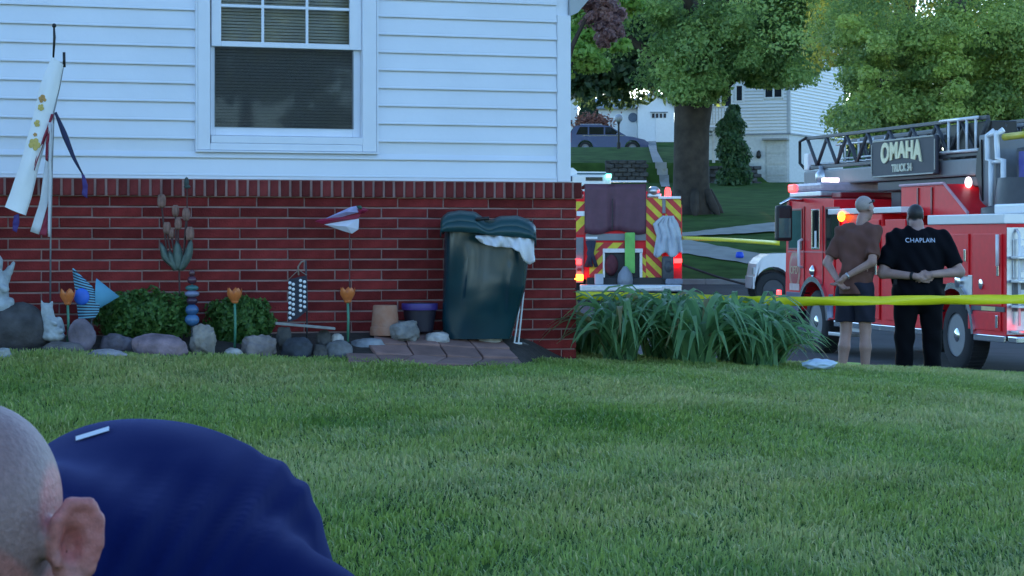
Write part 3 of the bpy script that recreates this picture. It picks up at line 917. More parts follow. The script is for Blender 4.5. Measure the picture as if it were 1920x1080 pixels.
# ---------------------------------------------------------------- wind sock on its hook
def cloth_strip(left, right, n, y0, wav, nw=5):
    """strip between two photo polylines -> rows in metres via callback"""
    def al(pl, t):
        t *= len(pl)-1; i = min(int(t), len(pl)-2); u = t-i
        return (pl[i][0]*(1-u)+pl[i+1][0]*u, pl[i][1]*(1-u)+pl[i+1][1]*u)
    rows = []
    for i in range(n+1):
        a, b = al(left, i/n), al(right, i/n); r = []
        for j in range(nw+1):
            u = j/nw
            r.append((a[0]*(1-u)+b[0]*u, a[1]*(1-u)+b[1]*u, y0 + wav*math.sin(u*5+i*.5) + wav*.5*math.sin(i*.9)))
        rows.append(r)
    return rows
def windsock():
    d = .42
    B = base_at(96, d); Y = B.y; k = Y/F
    z0 = B.z
    t = thing('wind_sock', 'white flowered wind sock with ribbon tails on a tall hook', 'wind sock', (B.x,B.y,z0))
    L = lambda p: (PW(p[0], p[1], Y).x - B.x, p[2] if len(p) > 2 else 0, PW(p[0], p[1], Y).z - z0)
    m = MB(); m.tube([L((94,640)),L((95,440)),L((98,300)),L((101,210)),L((112,160)),L((119,122)),L((120,100))], .0055, 7)
    m.build('pole', mat('grey_pole', (.22,.24,.27), .4, .6), t, True)
    m = MB(); m.tube([L((120,98)),L((120.5,126))], .009, 7); m.tube([L((101,48)),L((102,70)),L((100,108))], [.006,.009,.006], 7); m.ell(L((101.5,48)), (.014,.014,.014))
    m.build('hook', M['black'], t, True)
    # sock: flattened tube
    def tube_strip(left, right, n, bulge):
        rows = []
        f = cloth_strip(left, right, n, 0, .004, 8); bk = cloth_strip(left, right, n, 0, .004, 8)
        for a, b in zip(f, bk):
            fr = [(p[0],p[1],p[2]-bulge*math.sin(math.pi*i/8)) for i,p in enumerate(a)]
            ba = [(p[0],p[1],p[2]+bulge*math.sin(math.pi*i/8)) for i,p in enumerate(b)][::-1]
            rows.append([L(p) for p in fr+ba[1:]])
        return rows
    lf = [(97,106),(78,150),(63,215),(47,275),(33,320),(20,360),(9,388)]; rt = [(120,122),(113,165),(101,215),(87,262),(71,320),(61,365),(49,404)]
    m = MB(); m.grid(tube_strip(lf, rt, 26, .035)); s = m.build('sock', mat('sock_cloth', (.88,.88,.88), .8, var=.04), t, True)
    YEL = mat('yellow_print', (.62,.46,.13), .8); ORG = mat('amber_print', (.55,.30,.10), .8)
    rr = random.Random(4)
    def flower(px, py, r, mt):
        m = MB()
        for q in range(5):
            a = q*2*math.pi/5 + rr.random(); c = Vector(L((px+.75*r*math.cos(a), py+.75*r*math.sin(a), -.037)))
            m.ell(c, (r*.55*k, .0015, r*.62*k), 8, 5)
        m.ell(L((px,py,-.038)), (r*.4*k,.002,r*.4*k), 8, 5)
        m.build('printed_flower', mt, s, True)
    flower(67, 271, 9, YEL); flower(82, 186, 6, ORG); flower(79, 202, 5, YEL); flower(72, 232, 5, YEL); flower(68, 253, 3, ORG)
    def ribbon(l, r_, mt, y):
        m = MB(); m.grid([[L(p) for p in row] for row in cloth_strip(l, r_, 14, y, .006, 3)])
        o = m.build('ribbon', mt, t, True); md = o.modifiers.new('thickness','SOLIDIFY'); md.thickness = .002
    navy = mat('navy_ribbon', (.018,.022,.075), .7); red = mat('red_ribbon', (.26,.02,.045), .7); wht = mat('white_ribbon', (.62,.62,.64), .7); pur = mat('purple_ribbon', (.06,.035,.19), .7)
    ribbon([(103,212),(118,255),(136,296),(154,326)], [(108,210),(128,252),(142,292),(159,328)], navy, -.03)
    ribbon([(154,326),(157,350),(155,366)], [(160,328),(166,348),(166,372)], pur, -.03)
    ribbon([(97,214),(84,250),(72,285),(64,318)], [(102,214),(91,250),(77,285),(66,320)], red, -.02)
    ribbon([(93,240),(88,270),(87,300)], [(98,240),(94,270),(92,303)], red, -.035)
    ribbon([(92,232),(87,300),(76,380),(58,434)], [(102,232),(98,300),(92,380),(76,440)], wht, -.025)
    ribbon([(88,400),(80,425),(75,440)], [(93,390),(92,420),(90,442)], red, -.032)
    ribbon([(93,230),(94,340),(92,444)], [(98,230),(99,340),(97,444)], wht, -.04)
    ribbon([(26,404),(24,420),(24,432)], [(36,400),(36,418),(32,436)], pur, 0)
windsock()

# ---------------------------------------------------------------- blue striped wind spinner (fish-like)
def spinner_fish():
    d = .45; B = base_at(165, d); Y = B.y; k = Y/F; z0 = B.z
    t = thing('wind_spinner', 'blue and black striped wind spinner with a pale blue cone tail', 'wind spinner', (B.x,B.y,z0))
    L = lambda px, py, y=0: (PW(px, py, Y).x - B.x, y, PW(px, py, Y).z - z0)
    blue = mat('spinner_blue', (.14,.38,.52), .6, var=.06); blk = mat('spinner_dark', (.012,.018,.045), .6); hub = mat('spinner_hub', (.03,.14,.62), .5)
    m = MB()
    # half disc, concave bowl: fan of stripes in rows
    ns = 17
    def edge(u):   # left and right outline by height u 0 top .. 1 bottom
        yl = 503 + 97*u; xl = 136 + 12*u
        xr = 136 + np.interp(u, [0,.1,.25,.45,.65,.85,1], [3,22,38,49,52,50,42])
        return xl, yl, xr + 0, yl + np.interp(u, [0,.1,.3,.6,1], [0,9,10,4,-3])
    mats = [blue, blk]
    bands = {0: MB(), 1: MB()}
    for i in range(ns*2):
        u0, u1 = i/(ns*2), (i+1)/(ns*2)
        a, b = edge(u0), edge(u1); rows = []
        for e in (a, b):
            rows.append([L(e[0]+(e[2]-e[0])*j/6, e[1]+(e[3]-e[1])*j/6, -.02*math.sin(math.pi*j/6)-.012) for j in range(7)])
        bands[i % 2].grid(rows)
    bands[0].build('light_stripes', blue, t, True); bands[1].build('dark_stripes', blk, t, True)
    m = MB(); m.ell(L(155,556,-.035), (15*k,.016,16*k), 14, 8); m.build('hub', hub, t, True)
    m = MB()   # cone tail
    c0 = Vector(L(183,560)); tip = Vector(L(224,556))
    rim = []
    for j in range(20):
        w = 2*math.pi*j/20; rim.append(Vector(L(180, 552 - 30*math.sin(w) , .05*math.cos(w)+.02)))
    m.add(rim + [tip], [(j,(j+1)%20,20) for j in range(20)])
    m.build('tail', mat('pale_blue_cloth', (.10,.32,.48), .7, var=.05), t, True)
    m = MB(); m.tube([L(170,655,.02),L(170,560,.02)], .006, 6); m.build('stake', M['dgrey'], t, True)
spinner_fish()

# ---------------------------------------------------------------- flower bouquet stake and beaded totem
def bouquet():
    d = .30; B = base_at(335, d); Y = B.y; k = Y/F; z0 = B.z
    t = thing('bouquet_stake', 'rusty metal tulip bouquet in a verdigris leaf cup on a stake', 'garden stake', (B.x,B.y,z0))
    L = lambda px, py, y=0: Vector((PW(px, py, Y).x - B.x, y, PW(px, py, Y).z - z0))
    verd = mat('verdigris', (.115,.155,.13), .7, .2, var=.3, scale=20); tan = mat('rusty_petal', (.24,.13,.10), .8, var=.35, scale=25); iron = mat('rust_iron', (.07,.035,.03), .8)
    m = MB(); m.tube([L(338,640),L(336,500)], .006, 6)
    fl = [(313,428,11),(334,420,10),(356,438,12),(329,395,10),(349,402,11),(303,377,12),(322,438,8)]
    for x, y, r in fl: m.tube([L(334,500),L((334+x)/2+(x-334)*.2,470),L(x,y+8)], .006, 5)
    m.tube([L(344,480,.02),L(350,420,.02),L(350,345,.02)], .004, 6)
    m.build('stem', iron, t, True)
    for x, y, r in fl:
        m = MB(); c = L(x, y)
        for q in range(4):
            a = q*math.pi/2+.5; m.ell(c + Vector((math.cos(a)*r*.3*k, math.sin(a)*r*.3*k, 0)), (r*.42*k, r*.42*k, r*1.1*k), 8, 6)
        m.build('flower', tan, t, True)
    for (pts, wd) in (([(332,505),(312,485),(302,455)], 9), ([(334,505),(334,480),(332,452)], 11), ([(340,505),(352,480),(359,450)], 9), ([(330,507),(322,488),(318,470)], 8), ([(338,507),(346,490),(349,474)], 8)):
        rows = []
        for i in range(9):
            v = i/8
            if v < .5: q = v*2; x, y = pts[0][0]*(1-q)+pts[1][0]*q, pts[0][1]*(1-q)+pts[1][1]*q
            else: q = v*2-1; x, y = pts[1][0]*(1-q)+pts[2][0]*q, pts[1][1]*(1-q)+pts[2][1]*q
            w = wd*math.sin(math.pi*min(1, .18+.82*v))**.7*.9 + .4
            rows.append([L(x-w, y, 0), L(x, y, -.03), L(x+w, y, 0)])
        m = MB(); m.grid(rows); o = m.build('leaf', verd, t, True); md = o.modifiers.new('thickness','SOLIDIFY'); md.thickness = .002
    m = MB(); m.ell(L(349,342,.02), (.016,.016,.035), 8, 6); m.ell(L(350,350,.02), (.022,.012,.012), 8, 6); m.build('finial', mat('dark_verdigris', (.05,.07,.065), .7), t, True)
    # totem
    B2 = base_at(360, .48); Y2 = B2.y; k2 = Y2/F
    t2 = thing('garden_totem', 'glass bead garden totem in teal and blue between the shrubs', 'garden totem', (B2.x,B2.y,B2.z))
    z = lambda py: PW(360, py, Y2).z - B2.z
    m = MB(); m.tube([(0,0,-.03),(0,0,z(512))], .006, 6); m.build('rod', M['dgrey'], t2)
    for nm, py, r, hh, c in (('bead',512,6,7,(.10,.04,.05)),('bead',525,9,8,(.09,.03,.05)),('bead',540,13,6,(.05,.16,.15)),('bead',551,14,7,(.20,.22,.34)),('bead',564,11,8,(.05,.025,.05)),('bead',581,13,11,(.05,.12,.26)),('bead',600,14,12,(.06,.15,.30))):
        m = MB(); m.ell((0,0,z(py)), (r*k2,r*k2,hh*k2), 14, 8); m.build(nm, mat('bead_glass', c, .2, var=.2, scale=30), t2, True)
bouquet()

# ---------------------------------------------------------------- checkered hanging spinner
def checker():
    d = .40; B = base_at(560, d); Y = B.y; k = Y/F; z0 = CZ+(YH-640)*Y/F
    t = thing('hanging_banner', 'black hanging garden banner with rows of white spots', 'garden banner', (B.x,B.y,z0))
    L = lambda px, py, y=0: Vector((PW(px, py, Y).x - B.x, y, PW(px, py, Y).z - z0))
    blk = mat('banner_black', (.012,.014,.03), .6); wht = mat('banner_white', (.80,.80,.82), .5)
    m = MB()
    m.add([L(541,524),L(575,516),L(576,582),L(557,598),L(540,604), L(541,524,.012),L(575,516,.012),L(576,582,.012),L(557,598,.012),L(540,604,.012)],
          [(0,1,2,3,4),(9,8,7,6,5),(0,5,6,1),(1,6,7,2),(2,7,8,3),(3,8,9,4),(4,9,5,0)])
    b = m.build('panel', blk, t)
    m = MB()
    for c, x in enumerate((543.5, 550, 563.5, 571)):
        for r in range(8):
            y = 531 + r*9.4 - (x-541)*.22 + (4 if c % 2 else 0)
            if y > 598 - (x-541)*.55: continue
            m.ell(L(x, y, -.002), (3.3*k,.004,3.0*k), 8, 5, Matrix.Rotation(.5 if c > 1 else -.3, 4, 'Y'))
    o = m.build('white_spots', wht, b, True); o['kind'] = 'stuff'
    m = MB(); m.tube([L(560,516),L(559,500),L(565,491),L(572,489)], .006, 6); m.tube([L(541,524),L(560,506),L(575,516)], .003, 5); m.build('hook', mat('tan_cord', (.25,.20,.17), .8), t, True)
    m = MB(); m.tube([L(572,489,.05),L(574,560,.06),L(574,640,.06)], .006, 6); m.build('pole', M['dgrey'], t, True)
    # narrow board resting on stones
    B2 = base_at(572, .55); Y2 = B2.y; k2 = Y2/F
    o = MB().bbox((-56*k2,-.04,-.008),(56*k2,.04,.008), .003).build('board', mat('weathered_board', (.26,.25,.24), .85, var=.2, scale=18))
    o.location = (B2.x, B2.y, CZ+(YH-611)*Y2/F); o.rotation_euler = (0, math.radians(5.4), TH*.5)
    tag(o, 'weathered grey board lying across the stones under the black banner', 'board')
    o = MB().bbox((-.03,-.04,-.05),(.03,.04,.05), .01)
    for px in (532, 606):
        rock(px, 612 if px < 560 else 618, 646, 30, (.07,.065,.06), 'dark stone carrying the %s end of the grey board' % ('left' if px < 560 else 'right'), seed=30+px, d=.55)
checker()

# ---------------------------------------------------------------- red, white and blue whirligig
def whirligig():
    d = .28; B = base_at(655, d); Y = B.y; k = Y/F; z0 = B.z
    t = thing('whirligig', 'red white and lilac bird shaped whirligig before the brick wall', 'whirligig', (B.x,B.y,z0))
    L = lambda px, py, y=0: Vector((PW(px, py, Y).x - B.x, y, PW(px, py, Y).z - z0))
    wht = mat('whirl_white', (.66,.66,.76), .6); red = mat('whirl_red', (.30,.012,.05), .55); lil = mat('whirl_lilac', (.42,.40,.66), .6); grn = mat('whirl_green', (.02,.10,.06), .6)
    def fan(name, pts, mt, th=.012):
        c = sum((Vector(p) for p in pts), Vector()) / len(pts)
        m = MB(); n = len(pts)
        f = [Vector(p) + Vector((0,-.0,0)) for p in pts]; bk = [p + Vector((0,th,0)) for p in f]
        m.add(f + bk + [c + Vector((0,-.03,0))], [(i,(i+1)%n,2*n) for i in range(n)] + [tuple(range(2*n-1,n-1,-1))] + [(i,n+i,n+(i+1)%n,(i+1)%n) for i in range(n)])
        return m.build(name, mt, t)
    fan('upper_wing', [L(607,411),L(640,396),L(658,388),L(669,386),L(672,398),L(640,407)], lil)
    fan('stripe', [L(590,415),L(604,410),L(640,407),L(676,401),L(672,410),L(636,415),L(606,420)], red)
    fan('lower_wing', [L(608,421),L(640,415),L(673,410),L(672,430),L(660,438),L(646,434)], wht)
    fan('tail', [L(670,392),L(680,388),L(691,394),L(684,399),L(674,402)], red)
    fan('head', [L(668,386),L(676,385),L(683,392),L(674,396)], grn)
    m = MB(); m.tube([L(655,640,.02),L(655,415,.02)], .004, 6); m.build('stake', mat('whirl_stake', (.10,.06,.06), .7), t, True)
whirligig()

# ---------------------------------------------------------------- little statues
def statues():
    st = mat('cast_stone_white', (.36,.39,.41), .8, var=.25, scale=18, bump=.4, bscale=60)
    d = .42
    B = base_at(-2, d); Y = B.y; k = Y/F; zt = CZ + (YH-577)*Y/F
    S = lambda px, py, y=0: ((px+2)*k, y, (577-py)*k)
    g = SDF((-.22,-.16,-.02), (.16,.16,.36), .005)
    g.cap(S(-4,572), S(-4,530), .075, .055, .03); g.cap(S(-4,530), S(-6,508), .055, .04, .03); g.ell(S(-10,488), (.05,.05,.058), .012)
    g.cap(S(8,565,-.02), S(18,560,-.01), .035, .03, .02); g.cap(S(-2,530,-.05), S(14,536,-.05), .02, .02, .015)
    g.cap(S(4,515,.05), S(22,487,.05), .028, .010, .02); g.cap(S(4,522,.05), S(19,497,.05), .028, .010, .02); g.cap(S(3,530,.05), S(14,508,.05), .026, .010, .02)
    g.ell(S(-4,566,-.01), (.085,.07,.04), .03)
    g.disp(lambda x,y,z: .003*np.sin(x*110+z*50)*np.sin(z*60+y*80))
    t = thing('angel_statue', 'white cast stone angel with raised wing on the dark boulder', 'statue', (B.x,B.y,zt-.02))
    g.build('figure', st, t)
    B = base_at(95, .55); Y = B.y; k = Y/F; zt = CZ + (YH-640)*Y/F
    S = lambda px, py, y=0: ((px-95)*k, y, (640-py)*k)
    g = SDF((-.10,-.10,-.02), (.12,.10,.26), .0045)
    g.ell(S(88,580), (.036,.036,.04), .01); g.cap(S(90,592), S(97,615), .038, .055, .02); g.ell(S(100,630), (.07,.06,.035), .02)
    g.cap(S(92,598,-.03), S(106,606,-.05), .018, .015, .012); g.cap(S(100,622,-.03), S(116,620,-.04), .022, .018, .012); g.cap(S(80,572), S(78,565), .012, .006, .01); g.cap(S(95,572), S(98,566), .012, .006, .01)
    g.cap(S(108,600,.04), S(112,620,.05), .02, .025, .02)
    g.disp(lambda x,y,z: .002*np.sin(x*150+z*70)*np.sin(z*90+y*80))
    t = thing('animal_statue', 'small white stone animal figure between the boulder and the orange tulip', 'statue', (B.x,B.y,zt))
    g.build('figure', st, t)
statues()
# ------------------------------------------------------------------ background: houses, trees, hill things
def far_houses():
    # ---- right-hand house: corner seen at photo column 1480
    Y0 = 113.0
    Cc = PW(1480, 342, Y0); Cc.z = ground(Cc.x, Cc.y)
    k = Y0 / F
    t = thing('house', 'white two storey house with a pale basement garage behind the big tree', 'house', (Cc.x, Cc.y, 0), math.radians(-24))
    zg = Cc.z
    Zp = lambda py: CZ + (YH-py)*k
    zs, ze = Zp(249), Zp(249) + 5.2
    xl = -(1480-1322)*k/math.cos(math.radians(24))          # left end of the facade, local x
    W2 = 9.0
    MB().box((xl, 0, zg-1.0), (0, .25, zs)).box((0, 0, zg-1.0), (.002, 9, zs)).build('basement_wall', mat('painted_basement', (.66,.67,.68), .8, var=.08), t)
    side = MB().box((-.25, .251, zg-1.0), (0.0, 9, zs)).build('basement_wall', mat('basement_side', (.62,.64,.66), .8, var=.06), t)
    X = lambda px: (px-1480)*k/math.cos(math.radians(24))
    # siding boards, individually lapped, front and side
    pitch = .155; z = zs; i = 0
    wins = [(X(1343), X(1377), Zp(197), Zp(146)), (X(1384), X(1397), Zp(187), Zp(158)), (X(1436), X(1468), Zp(182), Zp(150))]
    while z < ze:
        spans = [(xl, -.12)]
        for (a, b, c, d) in wins:
            if c < z + pitch and z < d:
                ns = []
                for s in spans:
                    if a > s[0] and b < s[1]: ns += [(s[0], a-.05), (b+.05, s[1])]
                    else: ns.append(s)
                spans = ns
        for a, b in spans:
            m = MB(); m.prism([(0,z),(-.06,z),(-.058,z+.02),(-.006,z+pitch-.035),(0,z+pitch-.035)], 'x', a, b); m.build('siding_board', M['wsid'], t)
        m = MB(); m.prism([(0,z),(.06,z),(.058,z+.02),(.006,z+pitch-.035),(0,z+pitch-.035)], 'y', .12, 9.0); m.build('siding_board', M['wsid'], t)
        z += pitch
    MB().box((xl, .001, zs), (-.01, .2, ze+.1)).box((-.2, .2, zs), (-.001, 9, ze+.1)).build('wall', M['wsid'], t)
    MB().bbox((-.12, -.05, zs), (.05, .12, ze), .01).build('corner_board', mat('corner_trim', (.50,.52,.55), .6), t)
    MB().box((xl, -.06, zs-.08), (.06, -.001, zs)).box((.001, -.06, zs-.08), (.07, 9, zs)).build('drip_edge', mat('drip', (.28,.30,.33), .6), t)
    MB().prism([(xl-.6, ze),(.6, ze),(.6,ze+.15),((xl)/2,ze+2.4),(xl-.6,ze+.15)], 'y', -.5, 9.4).build('roof', M['shingle'], t)
    dk = mat('dark_glass', (.02,.025,.035), .2, spec=.25)
    for a, b, c, d in wins:
        w = MB().bbox((a-.05,-.07,c-.06),(a+.04,.1,d+.06),.01).bbox((b-.04,-.07,c-.06),(b+.05,.1,d+.06),.01).bbox((a+.04,-.068,c-.06),(b-.04,.1,c+.02),.01).bbox((a+.04,-.068,d-.02),(b-.04,.1,d+.06),.01)
        if b - a > .6: mid = (a+b)/2 - (.1 if a < X(1400) else 0); w.bbox((mid-.045,-.066,c+.02),(mid+.045,.1,d-.02),.01)
        w = w.build('window', M['white'], t)
        MB().box((a+.04,-.02,c+.02),(b-.04,.02,d-.02)).build('pane', dk, w)
    # recessed garage door with header, wall lamp
    ga, gb, gz = X(1438), X(1476), Zp(263)
    m = MB()
    n = 4
    dr = MB().bbox((ga,-.03,zg-.6),(gb,-.004,gz),.01).build('garage_door', mat('garage_door', (.56,.56,.55), .6), t)
    for i in range(n):
        za = zg-.2 + (gz-zg+.1)*i/n; MB().bbox((ga+.06,-.05,za+.03),(gb-.06,-.031,za+(gz-zg)/n-.05),.015).build('door_panel', mat('garage_panel', (.58,.58,.57), .6), dr)
    MB().bbox((ga-.1,-.32,gz),(gb+.1,-.001,gz+.10),.02).build('door_canopy', mat('canopy', (.30,.30,.29), .7), t)
    m = MB(); lx, lz = X(1427), Zp(290); m.lathe([(.02,.22),(.10,.14),(.13,-.05),(.07,-.16),(.01,-.17)], (lx,-.16,lz), 10); m.tube([(lx,0,lz+.12),(lx,-.1,lz+.2),(lx,-.16,lz+.18)], .03, 6); m.build('wall_lamp', M['black'], t)
    # porch at the left with pale railing, posts and stairs
    m = MB(); pz = Zp(238); px0, px1 = X(1328), X(1382)
    m.bbox((px0,-1.6,pz-.2),(px1,-.06,pz),.03); m.build('porch_floor', mat('porch_grey', (.42,.41,.41), .8), t)
    rl = mat('pale_rail', (.62,.59,.57), .7)
    m = MB(); m.bbox((px0,-1.55,pz+.9),(px1,-1.47,pz+.99),.01); m.bbox((px0,-1.55,pz+.1),(px1,-1.47,pz+.17),.01); m.build('railing', rl, t)
    for i in range(11):
        x = px0 + (px1-px0)*i/10; MB().box((x-.025,-1.53,pz+.171),(x+.025,-1.49,pz+.899)).build('baluster', rl, t)
    for x in (px0, (px0+px1)/2+.2, px1): MB().bbox((x-.06,-1.56,ground(Cc.x+x,Cc.y)-.8),(x+.06,-1.44,pz-.2),.01).build('porch_post', rl, t)
    for i in range(7):
        MB().bbox((px0-.2+i*.02,-1.7-.28*(i+1),pz-.2-.2*i),(px0+1.0,-1.7-.28*i,pz-.12-.2*i),.01).build('stair_tread', mat('stair_grey', (.45,.45,.44), .8), t)
    # ---- hill house on the left, white with a garage door facing us
    Y1 = 140.0; k1 = Y1/F
    B = on_ground((1195-960)*k1, Y1); zb = CZ + (YH-268)*k1
    t = thing('house', 'white house with a grey shingle roof up the hill behind the parked car', 'house', (B.x, B.y, 0))
    X = lambda px: (px-1195)*k1
    Z = lambda py: CZ + (YH-py)*k1
    # low front gable wing (right) and the recessed main body
    a, b = X(1196), X(1264); zr = Z(262)-1.5; ev = Z(200)
    MB().prism([(a,zr),(b,zr),(b,ev),((a+b)/2-.2,Z(172)),(a,Z(196))], 'y', 0, 7).build('garage_wing', M['wsid'], t)
    g0, g1 = X(1229), X(1258)
    gd = MB().bbox((g0,-.05,zr),(g1,-.003,Z(212)),.01).build('garage_door', M['white'], t)
    for i in range(4):
        x = X(1221) + i*(X(1250)-X(1221))/4; MB().bbox((x+.04,-.09,Z(221)),(x+(X(1250)-X(1221))/4-.04,-.051,Z(213)),.01).build('door_window', dk, gd)
    MB().bbox((X(1219),-.13,Z(211.5)),(X(1252),-.004,Z(209.5)),.01).build('lintel', mat('grey_lintel', (.25,.28,.32), .6), t)
    MB().prism([(a-.15,ev-.1),((a+b)/2-.2,Z(171)),((a+b)/2-.2,Z(168)),(a-.15,ev+.1)], 'y', -.3, 7.2).build('roof', mat('far_roof', (.34,.36,.40), .8), t)
    MB().prism([(b+.25,ev-.16),((a+b)/2-.2+.01,Z(171)),((a+b)/2-.2+.01,Z(168)),(b+.25,ev+.1)], 'y', -.3, 7.2).build('roof', mat('far_roof', (.34,.36,.40), .8), t)
    MB().box((X(1112), .8, zr),(X(1195.5), 8, Z(203))).build('main_wall', M['wsid'], t)
    MB().prism([(.4,Z(203)),(8.3,Z(203)),(8.3,Z(202)),(4.2,Z(176)),(.4,Z(200))], 'x', X(1108), X(1200)).build('main_roof', mat('far_roof2', (.30,.33,.37), .8), t)
    m = MB(); m.lathe([(.28,0),(.28,.06),(.2,.07),(.002,.07)], (0,0,0), 14, Matrix.Rotation(math.pi/2,4,'X')); o = m.build('round_vent', mat('vent', (.12,.16,.22), .6), t); o.location = (X(1188), .79, Z(219))
    MB().bbox((X(1140),2.2,Z(200)),(X(1182),5,Z(166)),.05).build('dormer', mat('blue_grey_siding', (.42,.47,.54), .6), t)
    # ---- far left white house, only its end shows
    B = on_ground((1060-960)*k1*1.04, 146); kk = 146/F
    t = thing('house', 'white house end beside the dark conifer at the left of the street view', 'house', (B.x, B.y, 0))
    X = lambda px: (px-1060)*kk; Z = lambda py: CZ+(YH-py)*kk
    z = Z(232)-1; 
    MB().box((X(985),0,z),(X(1084),7,Z(182))).build('wall', M['wsid'], t)
    zz = Z(228)
    while zz < Z(184):
        MB().prism([(0,zz),(-.03,zz),(-.005,zz+.2),(0,zz+.2)], 'x', X(985), X(1084)).build('siding_board', M['wsid'], t); zz += .2
    MB().prism([(-.6,Z(182)),(7.6,Z(182)),(7.6,Z(181)),(3.5,Z(155)),(-.6,Z(180))], 'x', X(975), X(1088)).build('roof', M['shingle'], t)
    w = MB().bbox((X(1062),-.08,Z(236)),(X(1074),-.036,Z(224)),.02).build('window', M['white'], t); MB().box((X(1063),-.10,Z(235)),(X(1073),-.081,Z(225))).build('pane', dk, w)
far_houses()

def retaining_walls():
    rr = random.Random(12)
    def wall(px0, px1, pyt, Y, label):
        x0, x1 = (px0-960)*Y/F, (px1-960)*Y/F
        zt = CZ+(YH-pyt)*Y/F
        zb = min(ground(x0, Y-.3), ground(x1, Y-.3)) - .1
        t = thing('retaining_wall', label, 'retaining wall', ((x0+x1)/2, Y, zb), 0, 'dark stone retaining walls')
        L = x1-x0; rows = max(3, round((zt-zb)/.2)); h = (zt-zb)/rows
        meshes = []
        for q in range(5):
            bm = bmesh.new(); bmesh.ops.create_cube(bm, size=1, matrix=Matrix.Diagonal((.38,.3,h-.02,1)))
            bmesh.ops.bevel(bm, geom=bm.edges[:], offset=.03, segments=1, affect='EDGES')
            for v in bm.verts: v.co += Vector((rr.uniform(-.012,.012), rr.uniform(-.02,.02), rr.uniform(-.008,.008)))
            me = bpy.data.meshes.new('stone'); bm.to_mesh(me); bm.free(); me.materials.append(M['stonew']); meshes.append(me)
        for r in range(rows):
            x = -L/2 + (.2 if r % 2 else .0)
            while x < L/2 - .2:
                o = bpy.data.objects.new('stone', rr.choice(meshes)); COL.objects.link(o); o.parent = t
                o.location = (x+.2, rr.uniform(-.02,.02)-.12, h*(r+.5)); x += .40
        MB().box((-L/2,-.02,-.4),(L/2,.35,zt-zb-.02)).build('backing', M['stonew'], t)
    wall(1135, 1212, 300, 111.9, 'dark stone retaining wall across the lawn left of the concrete walk')
    wall(1330, 1420, 311, 111.0, 'dark stone retaining wall in front of the porch, right of the big trunk')
    # post lamp
    Y = 122; B = on_ground((1160-960)*Y/F, Y); k = Y/F
    t = thing('post_lamp', 'black post lamp with a round grey globe on the hill lawn', 'street lamp', B)
    zt = CZ+(YH-214)*k - B.z; zb = CZ+(YH-229)*k - B.z
    MB().lathe([(.10,-.1),(.10,.3),(.055,.35),(.05,zb-.1),(.09,zb-.05),(.09,zb)], n=10).build('post', M['black'], t)
    MB().ell((0,0,(zt+zb)/2), ((zt-zb)*.52,)*3, 14, 10).build('globe', mat('lamp_globe', (.35,.38,.43), .25), t, True)
retaining_walls()

# ------------------------------------------------------------------ trees
def leaf_cloud(name, parent, clumps, per, size, spread, c0, c1, rr, asp=.6, up=.35):
    """clumps: (n,4) centre + radius"""
    cl = np.asarray(clumps, float)
    n = len(cl)*per
    idx = np.repeat(np.arange(len(cl)), per)
    u = rr.normal(size=(n,3)); u /= np.linalg.norm(u,axis=1)[:,None]
    r = (rr.random(n)**.45)
    off = u*r[:,None]*cl[idx,3][:,None]*np.array([1.15,1.15,.75])*spread
    off[:,2] -= .25*cl[idx,3]*(np.hypot(off[:,0],off[:,1])/np.maximum(cl[idx,3],.01))**2
    C = cl[idx,:3] + off
    N = u*.7 + rr.normal(size=(n,3))*.5; N[:,2] += up
    ck = rr.random(len(cl))[idx]
    return leaves(name, C, N, size, asp, rr, c0, c1, parent, clump=ck)

def crown_clumps(rr, c, R, n, rad, shell=.5, low=-1.0, noise_amp=.25, seed=0):
    out = []
    ph = rr.random(6)*6
    while len(out) < n:
        u = rr.normal(size=3); u /= np.linalg.norm(u)
        if u[2] < low: continue
        k = 1 + noise_amp*(math.sin(u[0]*4+ph[0])*math.sin(u[1]*4+ph[1]) + .7*math.sin(u[2]*6+ph[2]+u[0]*3))
        r = (shell + (1-shell)*rr.random()**.6) * k
        out.append((c[0]+u[0]*R[0]*r, c[1]+u[1]*R[1]*r, c[2]+u[2]*R[2]*r, rad*(.6+.8*rr.random())))
    return out

def trunk_mesh(t, pts, rad, limbs, n=16, flare=True):
    m = MB(); m.tube(pts, rad, n)
    m.build('trunk', M['bark'], t, True)
    for L in limbs:
        m = MB(); m.tube(L[0], L[1], 8); m.build('limb', M['bark'], t, True)

